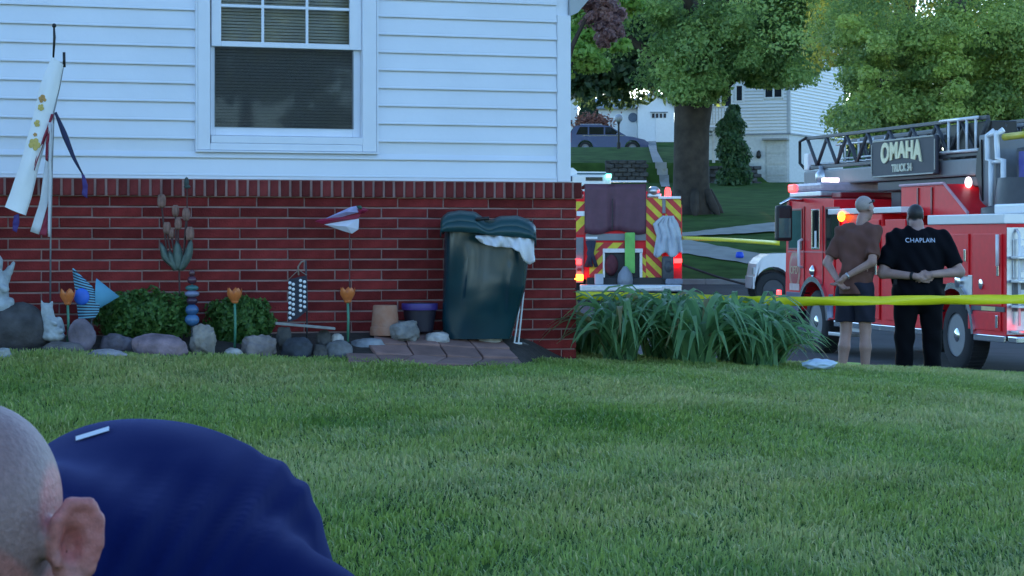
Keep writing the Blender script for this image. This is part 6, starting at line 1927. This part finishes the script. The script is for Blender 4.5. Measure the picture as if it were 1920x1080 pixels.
def head_sdf(g, c, s, fwd, up, ears=True, k=.012):
    """head of half-height ~ .115*s at c, facing fwd"""
    f = Vector(fwd).normalized(); u = (Vector(up) - f*Vector(up).dot(f)).normalized(); r = f.cross(u)
    P = lambda x, y, z: tuple(Vector(c) + (r*x + f*y + u*z)*s)
    R = Matrix((r, f, u)).transposed().to_4x4()
    g.ell(P(0,-.012,.028), (.076*s,.096*s,.086*s), k, R)          # cranium
    g.ell(P(0,.030,-.035), (.060*s,.062*s,.080*s), .03*s, R)      # face
    g.ell(P(0,.045,-.090), (.036*s,.036*s,.028*s), .03*s, R)      # chin
    g.cap(P(0,.084,.008), P(0,.110,-.028), .009*s, .015*s, .012*s) # nose
    g.ell(P(0,.082,.022), (.050*s,.016*s,.012*s), .015*s, R)      # brow
    for e in (-1,1):
        g.ell(P(.031*e,.088,.006), (.015*s,.012*s,.011*s), .004*s, R, 'sub')
        g.ell(P(.031*e,.080,.006), (.0125*s,.0125*s,.0115*s), .003*s, R)
        g.ell(P(.040*e,.055,-.030), (.022*s,.025*s,.026*s), .02*s, R)
        if ears:
            g.ell(P(.079*e,-.006,-.004), (.010*s,.019*s,.032*s), .008*s, R)
            g.ell(P(.089*e,.002,-.002), (.007*s,.009*s,.017*s), .005*s, R, 'sub')
    g.cap(P(-.022,.088,-.058), P(.022,.088,-.058), .008*s, .008*s, .010*s)
    g.ell(P(0,.097,-.0575), (.022*s,.006*s,.0022*s), .002*s, R, 'sub')
    return P, R

def hand(g, w, d, pal, s=1.0, curl=.5, flip=1, k=.006):
    """hand at wrist w pointing d, palm normal pal; thumb on flip side"""
    w = Vector(w); d = Vector(d).normalized(); n = Vector(pal); n = (n - d*n.dot(d)).normalized(); t = d.cross(n)*flip
    g.cap(w, w+d*.045*s, .024*s, .027*s, .015)
    for i in range(4):
        o = (i-1.5)*.0185*s
        b = w + d*(.085-.004*abs(i-1.2))*s + t*o
        g.cap(w + d*.03*s + t*o*.7, b, .0135*s, .0105*s, .010)
        L = (.030,.035,.033,.026)[i]*s*1.15
        a1 = curl*.7; p1 = b + (d*math.cos(a1) + n*math.sin(a1))*L
        a2 = curl*1.5; p2 = p1 + (d*math.cos(a2) + n*math.sin(a2))*L*.75
        a3 = curl*2.1; p3 = p2 + (d*math.cos(a3) + n*math.sin(a3))*L*.6
        g.cap(b, p1, .0098*s, .009*s, k); g.cap(p1, p2, .009*s, .0082*s, k); g.cap(p2, p3, .0082*s, .007*s, k)
    a = w + d*.025*s + t*.020*s*-1
    b = a + (d*.6 - t*.75 + n*.25).normalized()*.035*s; c = b + (d*.9 - t*.25 + n*.35).normalized()*.032*s
    g.cap(a, b, .014*s, .011*s, .008); g.cap(b, c, .011*s, .0085*s, .006)

def stubble(base, hair, P0, u, lo, hi):
    def fn(V):
        d = (V - np.array(P0)) @ np.array(u)
        return None
    return fn

def vcol_mat(name, rough=.5, bump=.0):
    return mat(name, (.5,.5,.5), rough, attr='Col', bump=bump, bscale=70, scale=10)
SKINV = mat('skin_with_hair', (.5,.5,.5), .5, attr='Col', var=.16, scale=180, bump=.2, bscale=260)

def head_colour(c, fwd, up, s, hairline, hair, skin, front=.03, noise_s=60):
    f = np.array(Vector(fwd).normalized()); u = Vector(up) - Vector(fwd).normalized()*Vector(up).dot(Vector(fwd).normalized()); u = np.array(u.normalized())
    def fn(V):
        q = V - np.array(c); z = q @ u / s; y = q @ f / s
        n = .012*np.sin(V[:,0]*noise_s+V[:,2]*noise_s*.7)*np.sin(V[:,1]*noise_s+V[:,2]*noise_s)
        m = np.clip(((z + n) - np.interp(y, [-.1,-.03,.0,front,.08,.12], hairline))/.016 + .5, 0, 1)
        m *= (np.linalg.norm(q, axis=1) < .135*s) * (np.abs(q @ np.cross(u, f)) < .081*s)
        sk = np.array(skin)[None] * (1 + .10*np.sin(V[:,0]*23+1)*np.sin(V[:,1]*19+V[:,2]*27))[:,None]
        return sk*(1-m[:,None]) + np.array(hair)[None]*m[:,None]
    return fn

def man_brown():
    Y = 24.5; px0 = 1603; k = Y/F
    B = on_ground((px0-960)*k, Y)
    t = thing('person', 'man in brown t-shirt and navy shorts with hands held behind his back', 'person', B); t.scale = (1.02, 1.02, 1.045)
    X = lambda px: (px-px0)*k; Z = lambda py: (705-py)*k*.985
    # facing away and to the right; body axes
    h = .0065
    g = SDF((-.42,-.42,-.01), (.42,.45,1.90), h)
    fw = (.62,.78,0); rt = (.78,-.62,0)              # forward, his right
    hip = (-.005,0,.92)
    def bp(r, f, z): return (rt[0]*r+fw[0]*f, rt[1]*r+fw[1]*f, z)
    for s in (-1,1):
        hp = bp(.095*s, 0, .90); kn = bp(.10*s+.0, .02*s+.015, .50); an = bp(.105*s, -.03+.05*s, .085)
        g.cap(hp, kn, .088, .058, .03); g.cap(kn, (kn[0]*.5+an[0]*.5, kn[1]*.5+an[1]*.5-.02, .34), .054, .058, .02); g.cap((kn[0]*.5+an[0]*.5, kn[1]*.5+an[1]*.5-.02, .34), an, .058, .037, .02)
        g.cap(an, bp(.11*s, .13+.05*s, .03), .036, .03, .02)
    ch = bp(0, .09, 1.36)
    g.cap(hip, ch, .125, .13, .05)
    sh = {}
    for s in (-1,1):
        S = bp(.185*s, .07, 1.455); sh[s] = S
        E = (bp(.285*s, -.06, 1.16) if s < 0 else bp(.245*s, -.08, 1.17))
        W = bp(-.075, -.205, .99) if s < 0 else bp(.01, -.225, 1.02)
        g.cap(S, E, .052, .042, .03); g.cap(E, W, .042, .027, .02)
        hand(g, W, Vector(bp(.02 if s < 0 else -.06,-.0,-.08))-Vector((0,0,0)) if False else Vector((rt[0]*(.5 if s<0 else -.6), rt[1]*(.5 if s<0 else -.6), -.55)), Vector((fw[0],fw[1],0))*-1 if False else Vector((-fw[0]*.2,-fw[1]*.2,1)), 1.0, .55, s)
    g.cap(bp(0,.10,1.45), bp(.01,.135,1.60), .06, .055, .04)
    hc = bp(.015, .165, 1.70); hf = (.80,.58,-.12)
    P, R = head_sdf(g, hc, 1.02, hf, (0,0,1))
    g.build('body', SKINV, t, relax=1, col=head_colour(hc, hf, (0,0,1), 1.02, [-.035,-.02,.0,.03,.065,.2], (.40,.32,.29), (.42,.24,.19)))
    # t-shirt
    c = SDF((-.44,-.34,.80), (.46,.45,1.66), .0075)
    c.cap(bp(0,-.005,.86), bp(0,.05,1.10), .165, .162, .05); c.cap(bp(0,.05,1.10), bp(0,.09,1.36), .165, .155, .05)
    for s in (-1,1):
        c.ell(bp(.10*s,.06,1.30), (.125,.115,.17), .05)
        S = sh[s]; E = (bp(.285*s, -.06, 1.16) if s < 0 else bp(.245*s, -.08, 1.17))
        c.cap(bp(.08*s,.085,1.50), S, .055, .064, .04)
        m = Vector(S).lerp(Vector(E), .78); c.cap(S, m, .070, .066, .04)
    c.disp(lambda x,y,z: .009*np.sin(z*34+x*14)*np.sin(x*26+y*20+z*6) + .006*np.sin(x*60+z*14))
    for s in (-1,1):
        S = Vector(sh[s]); E = Vector(bp(.285*s, -.06, 1.16) if s < 0 else bp(.245*s, -.08, 1.17)); d = (E-S).normalized(); q = S.lerp(E, .80)
        c._put(np.array(q)-.10, np.array(q)+.10, lambda x,y,z: np.where(((x-S[0])*rt[0]+(y-S[1])*rt[1])*s > -.06, (x-q[0])*d[0]+(y-q[1])*d[1]+(z-q[2])*d[2], -1.0), .004, 'max')
    c.cut((0,0,.855), (0,0,-1)); c.cap(bp(0,.12,1.56), bp(.02,.16,1.75), .068, .09, .01, 'sub')
    c.build('t_shirt', mat('brown_cotton', (.15,.062,.045), .9, var=.10, scale=6), t, relax=1)
    # shorts
    c = SDF((-.3,-.3,.50), (.3,.3,1.0), .0075)
    for s in (-1,1): c.cap(bp(.095*s,0,.88), bp(.108*s,.02*s+.01,.58), .115, .098, .03)
    c.cap(bp(-.04,0,.95), bp(.04,0,.95), .14, .14, .04); c.cut((0,0,.585),(0,0,-1)); c.cut((0,0,.97),(0,0,1))
    c.disp(lambda x,y,z: .004*np.sin(z*30+x*40))
    c.build('shorts', mat('navy_shorts', (.012,.013,.028), .85, var=.15), t)
    for s in (-1,1):
        c = SDF((-.3,-.3,-.01), (.3,.35,.12), .006)
        a = bp(.105*s,-.055+.05*s,.045); b = bp(.115*s,.15+.05*s,.035); c.cap(a, b, .05, .044, .02); c.cut((0,0,.0),(0,0,-1)); c.cut((0,0,.082),(0,0,1)); c.build('shoe', mat('grey_shoe', (.10,.10,.11), .7), t)
    # sunglasses pushed up on the head
    m = MB()
    for e in (-1,1): m.ell(P(.034*e,.072,.075), (.026,.012,.018), 10, 6, R)
    m.tube([P(-.08,-.02,.04), P(-.075,.045,.07), P(-.03,.082,.078), P(.03,.082,.078), P(.075,.045,.07), P(.08,-.02,.04)], .005, 6)
    m.build('sunglasses', M['black'], t, True)
    m = MB(); W = Vector(bp(.01,-.225,1.02)); 
    m.lathe([(.031,-.01),(.034,-.01),(.034,.01),(.031,.01)], W.lerp(Vector(bp(.245,-.08,1.17)), .12), 14, (Vector(bp(.245,-.08,1.17))-W).to_track_quat('Z','Y').to_matrix().to_4x4(), cap=False); m.build('watch', mat('silver_watch', (.5,.5,.52), .3, .8), t, True)
man_brown()

def chaplain():
    Y = 24.5; px0 = 1722; k = Y/F
    B = on_ground((px0-960)*k, Y)
    t = thing('person', 'stout man in black shirt lettered CHAPLAIN with hands clasped behind him', 'person', B); t.scale = (1, 1, 1.037)
    g = SDF((-.48,-.36,-.01), (.48,.34,1.80), .0065)
    def b(r, f, z): return (r, f, z)                  # faces straight away: right = +x, forward = +y
    hc = (-.022,.075,1.635); hf = (-.28,.95,-.10)
    for s in (-1,1):
        g.cap((.12*s,0,.86), (.135*s,.01,.48), .10, .07, .03); g.cap((.135*s,.01,.48), (.14*s,0,.08), .065, .042, .02); g.cap((.14*s,0,.06),(.155*s,.14,.035), .04, .032, .02)
    g.cap((0,0,.95), (0,.02,1.32), .20, .19, .05)
    S = {s: (.235*s,.02,1.41) for s in (-1,1)}; E = {-1: (-.375,-.075,1.075), 1: (.405,-.075,1.085)}; W = {-1: (-.075,-.285,1.045), 1: (.085,-.29,1.065)}
    for s in (-1,1):
        g.cap(S[s], E[s], .066, .055, .03); g.cap(E[s], W[s], .053, .033, .02)
    hand(g, W[-1], (.93,-.10,-.22), (.1,1,.2), 1.12, .45, -1); hand(g, W[1], (-.93,-.08,-.25), (-.1,.9,-.3), 1.12, .6, 1)
    g.cap((0,.035,1.42), (-.012,.06,1.56), .075, .068, .05)
    P, R = head_sdf(g, hc, 1.04, hf, (0,0,1))
    g.ell(P(0,-.03,-.075), (.062,.06,.045), .03)
    g.build('body', SKINV, t, relax=1, col=head_colour(hc, hf, (0,0,1), 1.04, [-.05,-.035,-.01,.05,.085,.2], (.035,.03,.03), (.42,.25,.21)))
    # beard seen past the cheek
    m = SDF(tuple(np.array(hc)-.16), tuple(np.array(hc)+.14), .006)
    m.ell(P(0,.055,-.085), (.052,.05,.045), .02, R)
    for e in (-1,1): m.ell(P(.05*e,.03,-.06), (.022,.035,.04), .02, R)
    m.build('beard', mat('grey_beard', (.20,.16,.15), .9, var=.3, scale=60), t)
    c = SDF((-.46,-.32,.78), (.46,.36,1.60), .0075)
    c.cap((0,0,.88), (0,.03,1.10), .265, .255, .06); c.cap((0,.03,1.10), (0,.02,1.32), .245, .20, .06)
    for s in (-1,1):
        c.ell((.13*s,.02,1.27), (.17,.15,.19), .05); c.cap((.10*s,.03,1.46), S[s], .075, .085, .05)
        q = Vector(S[s]).lerp(Vector(E[s]), .80); c.cap(S[s], q, .092, .088, .04)
    c.ell((0,.06,1.02), (.25,.22,.2), .06)
    # flatten front to back
    c.disp(lambda x,y,z: .010*np.sin(z*26+x*18)*np.sin(x*22+z*9) + .006*np.sin(x*50+z*23))
    for s in (-1,1):
        q = Vector(S[s]).lerp(Vector(E[s]), .82); d = (Vector(E[s])-Vector(S[s])).normalized()
        c._put(np.array(q)-.12, np.array(q)+.12, lambda x,y,z: np.where(x*s > .235, (x-q[0])*d[0]+(y-q[1])*d[1]+(z-q[2])*d[2], -1.0), .004, 'max')
    c.cut((0,0,.86), (0,0,-1)); c.cap((0,.05,1.53), (-.02,.08,1.72), .085, .11, .01, 'sub')
    shirt = c.build('polo_shirt', mat('black_cotton', (.004,.0042,.007), .9, var=.12, spec=.15), t, relax=1)
    bv = BVHTree.FromPolygons([tuple(v) for v in c.V], [tuple(int(i) for i in f) for f in c.Fq])
    def on_back(x, z, off=.004):
        h = bv.ray_cast(Vector((x,-1,z)), Vector((0,1,0)))
        return (h[0].y if h[0] else -.2) - off
    v, f = text_mesh('CHAPLAIN', .062, .001, 1.08)
    w = max(p[0] for p in v)-min(p[0] for p in v)
    sc = .30/w
    m = MB(); m.add([(p[0]*sc, on_back(p[0]*sc, 1.395+p[1]*1.0)-p[2], 1.395+p[1]*1.0) for p in v], f)
    m.build('shirt_lettering', mat('pale_lettering', (.62,.68,.82), .5), shirt)
    # collar
    m = MB(); m.tube([(math.cos(a)*.088-.005, .045+math.sin(a)*.075, 1.495+.012*math.sin(a)) for a in [i*2*math.pi/18 for i in range(19)]], .014, 8); m.build('collar', mat('black_collar', (.01,.01,.016), .85), shirt, True)
    # trousers
    c = SDF((-.34,-.32,.0), (.34,.34,1.0), .0075)
    for s in (-1,1): c.cap((.125*s,0,.84), (.14*s,.01,.45), .135, .098, .03); c.cap((.14*s,.01,.45), (.145*s,.0,.05), .098, .083, .03)
    c.cap((-.06,.01,.90), (.06,.01,.90), .205, .205, .05); c.cut((0,0,.96),(0,0,1)); c.cut((0,0,.035),(0,0,-1))
    c.disp(lambda x,y,z: .004*np.sin(z*28+x*30))
    c.build('trousers', mat('black_trousers', (.004,.004,.006), .9, spec=.15), t)
    for s in (-1,1):
        c = SDF((-.3,-.2,-.01), (.3,.35,.12), .007); c.cap((.145*s,-.04,.045), (.165*s,.18,.04), .052, .046, .02); c.cut((0,0,0),(0,0,-1)); c.build('shoe', M['black'], t)
    m = MB(); w0 = Vector(W[-1]); e0 = Vector(E[-1]); q = w0.lerp(e0, .10)
    m.lathe([(.036,-.016),(.041,-.014),(.041,.014),(.036,.016)], q, 16, (e0-w0).to_track_quat('Z','Y').to_matrix().to_4x4(), cap=False); m.build('watch', M['black'], t, True)
chaplain()

def bending_man():
    # bends towards the camera, head low at the left of the photo
    hx, hy, hz = -.414, 1.75, CZ + (YH-997)*1.75/F
    gz = ground(-.2, 2.4)
    t = thing('person', 'man with buzzed grey hair in navy t-shirt bending over close to the camera', 'person', (-.32, 2.55, gz))
    fw = Vector((-.30,-.72,-.62)); up = Vector((.10,-.62,.78))
    hc = (hx, hy+.02, hz-.02)
    s = .97
    g = SDF((-.80,1.62,-.10), (.08,2.80,.66), .0032)
    P, R = head_sdf(g, hc, s, fw, up, ears=False)
    # ears: rim, hollow, lobe
    f = fw.normalized(); u = (up - f*up.dot(f)).normalized(); r = f.cross(u)
    for e in (-1,1):
        lat = r*e; c = Vector(hc) + lat*.098 + Vector((0,-.008,.036))
        lat = Vector((1 if lat.x > 0 else -1, 0, 0)); out = (lat*.45 + Vector((0,-.89,-.05))).normalized(); ue = Vector((.10*lat.x,-.15,1)); ue = (ue - out*ue.dot(out)).normalized(); bv_ = ue.cross(out); bv_ = bv_ if bv_.dot(lat) < 0 else -bv_
        Q = lambda a, b, d: tuple(c + (out*a + bv_*b + ue*d)*s*1.02)
        RM = Matrix((out, bv_, ue)).transposed().to_4x4()
        g.cap(Q(-.006,.024,.004), Q(-.001,.010,.004), .012, .010, .010)
        g.ell(Q(.002,.000,.0), (.0062,.0175,.033), .006, RM)
        pts = [(.008,.015,.004),(.010,.014,.020),(.010,.004,.033),(.009,-.010,.032),(.008,-.018,.020),(.007,-.0185,.002),(.006,-.013,-.016),(.005,-.003,-.028)]
        for a, b in zip(pts[:-1], pts[1:]): g.cap(Q(*a), Q(*b), .0050, .0050, .003)
        arc = [(.0075,.006,.022),(.0075,-.006,.021),(.0075,-.0105,.008),(.0075,-.008,-.008)]
        for a, b in zip(arc[:-1], arc[1:]): g.cap(Q(*a), Q(*b), .0040, .0040, .003)
        g.ell(Q(.004,.000,-.029), (.0065,.008,.009), .005, RM)
        g.ell(Q(.011,.002,.001), (.0125,.0085,.0145), .002, RM, 'sub')
        g.cap(Q(.008,.014,-.006), Q(.009,.012,-.012), .0045, .0045, .003)
    nk = Vector(P(0,-.075,-.085))
    C7 = Vector((-.455, 1.97, .465))
    g.cap(Vector(P(0,-.03,-.04)), nk, .050, .050, .03); g.cap(nk, C7, .050, .060, .04)
    hipc = Vector((-.325, 2.64, .215)); cst = Vector((-.365, 2.22, .388))
    g.cap(C7, cst, .10, .13, .05); g.cap(cst, hipc, .135, .125, .05)
    Sh = {1: Vector((-.200, 2.10, .375)), -1: Vector((-.61, 2.15, .385))}
    El = {1: Vector((-.005, 2.04, .10)), -1: Vector((-.68, 2.02, .11))}
    Wr = {1: Vector((-.27, 1.88, .00)), -1: Vector((-.55, 1.86, .00))}
    for e in (1,-1):
        g.cap(Sh[e], El[e], .056, .045, .03); g.cap(El[e], Wr[e], .043, .028, .02)
        hand(g, Wr[e], (-.4*e,-.6,-.35), (0,.3,1), 1.0, .5, e)
    hair, skin = (.275,.165,.160), (.44,.175,.16)
    hf = head_colour(hc, fw, up, s, [-.075,-.03,.010,.060,.092,.2], hair, skin, .03, 90)
    def col(V):
        c = hf(V); 
        c1 = Vector(hc) + Vector((.106,-.010,.036)); d = np.linalg.norm(V-np.array(c1), axis=1)
        m = np.clip((.048-d)/.008, 0, 1)[:,None]
        return c*(1-m) + np.array((.50,.17,.16))*m
    g.build('body', SKINV, t, world=True, relax=2, col=col)
    # t-shirt with folds running from the shoulder to the flank
    c = SDF((-.80,1.78,.0), (.14,2.84,.64), .0036)
    c.cap(C7+Vector((.03,.02,-.005)), cst+Vector((.02,.02,.015)), .088, .168, .06); c.cap(cst+Vector((.02,.02,.015)), hipc, .168, .160, .06)
    for e in (1,-1):
        c.cap(C7+Vector((.0,.06,-.01)), Sh[e], .085, .088, .06)
        m = Sh[e].lerp(El[e], .62); c.cap(Sh[e], m, .090, .083, .05)
    def folds(x, y, z):
        w = 0
        for x0, amp, wd, sl in ((-.325,.0085,.012,.30),(-.297,.0130,.013,.36),(-.265,.0130,.013,.44),(-.228,.0140,.014,.58),(-.196,.0100,.014,.64),(-.168,.0050,.015,.70),(-.350,.0070,.012,.26)):
            l = (x+.026 - x0) - sl*(z-.475)
            w = w - amp*np.exp(-(l/wd)**2)*np.clip((z-.25)/.08, 0, 1)*np.clip((.56-z)/.04,0,1)
        return w + .0025*np.sin(x*31+z*22+y*9)*np.sin(y*23-z*17)
    c.disp(folds)
    for e in (1,-1):
        q = Sh[e].lerp(El[e], .62); d = (El[e]-Sh[e]).normalized()
        c._put(np.array(q)-.13, np.array(q)+.13, lambda x,y,z: (x-q[0])*d[0]+(y-q[1])*d[1]+(z-q[2])*d[2], .004, 'max')
    c.cut(tuple(hipc+Vector((0,.06,0))), (.12,.99,0)); c.cap(C7+Vector((-.02,-.075,.01)), C7+Vector((-.05,-.26,.0)), .056, .09, .008, 'sub')
    shirt = c.build('t_shirt', mat('navy_jersey', (.0035,.009,.070), .95, spec=.08, sheen=.16, var=.06, scale=5, bump=.12, bscale=900), t, world=True, relax=3)
    bv = BVHTree.FromPolygons([tuple(v) for v in c.V], [tuple(int(i) for i in q) for q in c.Fq])
    rows = []
    for i in range(9):
        r = []
        for j in range(3):
            px = 143 + 62*i/8; py = 826 - 19*i/8 + (j-1)*4
            D = (PW(px, py, 2.0) - Vector((0,0,CZ))).normalized()
            h = bv.ray_cast(Vector((0,0,CZ)), D)
            if h[0] is None:
                h = bv.find_nearest(PW(px, py, 2.05))
            r.append(h[0] + h[1]*.002 - Vector(t.location))
        rows.append(r)
    m = MB(); m.grid(rows); m.build('white_print', mat('white_print', (.75,.76,.80), .7), shirt, True)
    # trousers and shoes
    c = SDF((-.70,2.25,gz-.02), (.06,3.0,.60), .008)
    for e in (1,-1):
        a = hipc+Vector((.10*e,.03,-.03)); kn = Vector((-.32+.15*e, 2.46, gz+.42)); an = Vector((-.32+.15*e, 2.60, gz+.09))
        c.cap(a, kn, .125, .088, .04); c.cap(kn, an, .086, .07, .03)
    c.cap(hipc, hipc+Vector((0,.07,-.01)), .155, .14, .04)
    c.build('trousers', mat('dark_trousers', (.02,.02,.026), .85), t, world=True)
    for e in (1,-1):
        c = SDF((-.70,2.25,gz-.01), (.06,2.85,gz+.14), .007); a = Vector((-.32+.15*e, 2.64, gz+.05)); b2 = Vector((-.32+.17*e, 2.42, gz+.04)); c.cap(a, b2, .055, .048, .02); c.cut((0,0,gz),(0,0,-1)); c.build('shoe', M['black'], t, world=True)
bending_man()
# ------------------------------------------------------------------ lawn blades
def grass():
    rr = np.random.default_rng(5)
    n = 330000
    Y = 6.3 + (17.8-6.3)*np.sqrt(rr.random(n)*.92+.0) ; Y = np.sqrt(6.3**2 + rr.random(n)*(17.8**2-6.3**2))
    X = (rr.random(n)-.5)*2*(.232*Y+.35)
    # keep off house, bed and pavers
    lx = (X-CX)*CT + (Y-CY)*ST; ld = (X-CX)*ST - (Y-CY)*CT
    front = np.where(lx < HX(640), .80, np.where(lx < HX(990,.5), .78, .38)) + .035*np.sin(lx*7.0) + .02*np.sin(lx*23)
    keep = ~((lx < .06) & (ld < front))
    a0, a1 = HX(650,.8), HX(985,.8)
    keep &= ~((lx > a0) & (lx < a1) & (ld < 1.02))
    X, Y = X[keep], Y[keep]; n = len(X)
    Z = np.array([ground(a, b) for a, b in zip(np.round(X,1), np.round(Y,1))]) if False else None
    gy = np.linspace(5, 19, 57); gx = np.linspace(-6, 6, 49)
    T = np.array([[ground(x, y) for x in gx] for y in gy])
    fy = (Y-5)/14*56; fx = (X+6)/12*48; iy = fy.astype(int); ix = fx.astype(int); ty = fy-iy; tx = fx-ix
    Z = (T[iy,ix]*(1-tx)+T[iy,ix+1]*tx)*(1-ty) + (T[iy+1,ix]*(1-tx)+T[iy+1,ix+1]*tx)*ty
    def fbm(x, y, s, seed):
        r = np.random.default_rng(seed); v = 0*x; amp = 1.0
        for o in range(5):
            for q in range(3):
                th = r.random()*6.28; ph = r.random()*6.28
                v = v + amp*np.sin((np.cos(th)*x+np.sin(th)*y)*s*(1+.3*r.random())+ph)/3
            s *= 1.9; amp *= .62
        return v
    dry = 1/(1+np.exp(-3.2*(fbm(X, Y, 1.5, 2)-.35)))
    tuft = 1/(1+np.exp(-3*fbm(X, Y, 6.0, 3)))
    H = (.020 + .026*rr.random(n))*(.70+.6*tuft)
    lean = rr.random(n)*.9+.15; az = rr.random(n)*6.283
    az = np.where(rr.random(n) < .35, fbm(X, Y, 2.2, 9)*3, az)
    w = (.0022 + .0016*rr.random(n))*(.8+Y/25)
    wa = az + np.pi/2 + rr.normal(size=n)*.4
    wx, wy = np.cos(wa)*w, np.sin(wa)*w
    dx, dy = np.cos(az)*lean*H, np.sin(az)*lean*H
    b = np.stack([X, Y, Z-.004], 1)
    V = np.stack([b+np.stack([-wx,-wy,0*w],1), b+np.stack([wx,wy,0*w],1),
                  b+np.stack([.35*dx+wx*.85,.35*dy+wy*.85,.62*H],1), b+np.stack([.35*dx-wx*.85,.35*dy-wy*.85,.62*H],1),
                  b+np.stack([dx,dy,H*(1.02-.25*lean)],1)], 1).reshape(-1,3)
    i = np.arange(n)[:,None]*5
    Fq = np.concatenate([i+[0,1,2], i+[0,2,3], i+[3,2,4]])
    k = rr.random(n)
    g0, g1, st = np.array([.106,.165,.034]), np.array([.205,.275,.058]), np.array([.46,.39,.19])
    c = g0*(1-k[:,None]) + g1*k[:,None]
    dm = np.clip(dry*.56*(.25+rr.random(n)) + (rr.random(n)<.06)*.5, 0, .8)[:,None]
    lush = (1/(1+np.exp(-6*(fbm(X, Y, 2.6, 14)-.75))))[:,None]
    c = c*(1-.45*lush*np.array([1,.62,1]))
    c = c*(1-dm) + st*dm
    o = np_mesh('grass', V, Fq, M['grass'], None, np.repeat(c,5,0), False, 3)
    tag(o, 'short mown lawn grass in front of the house', 'grass', kind='stuff')
grass()
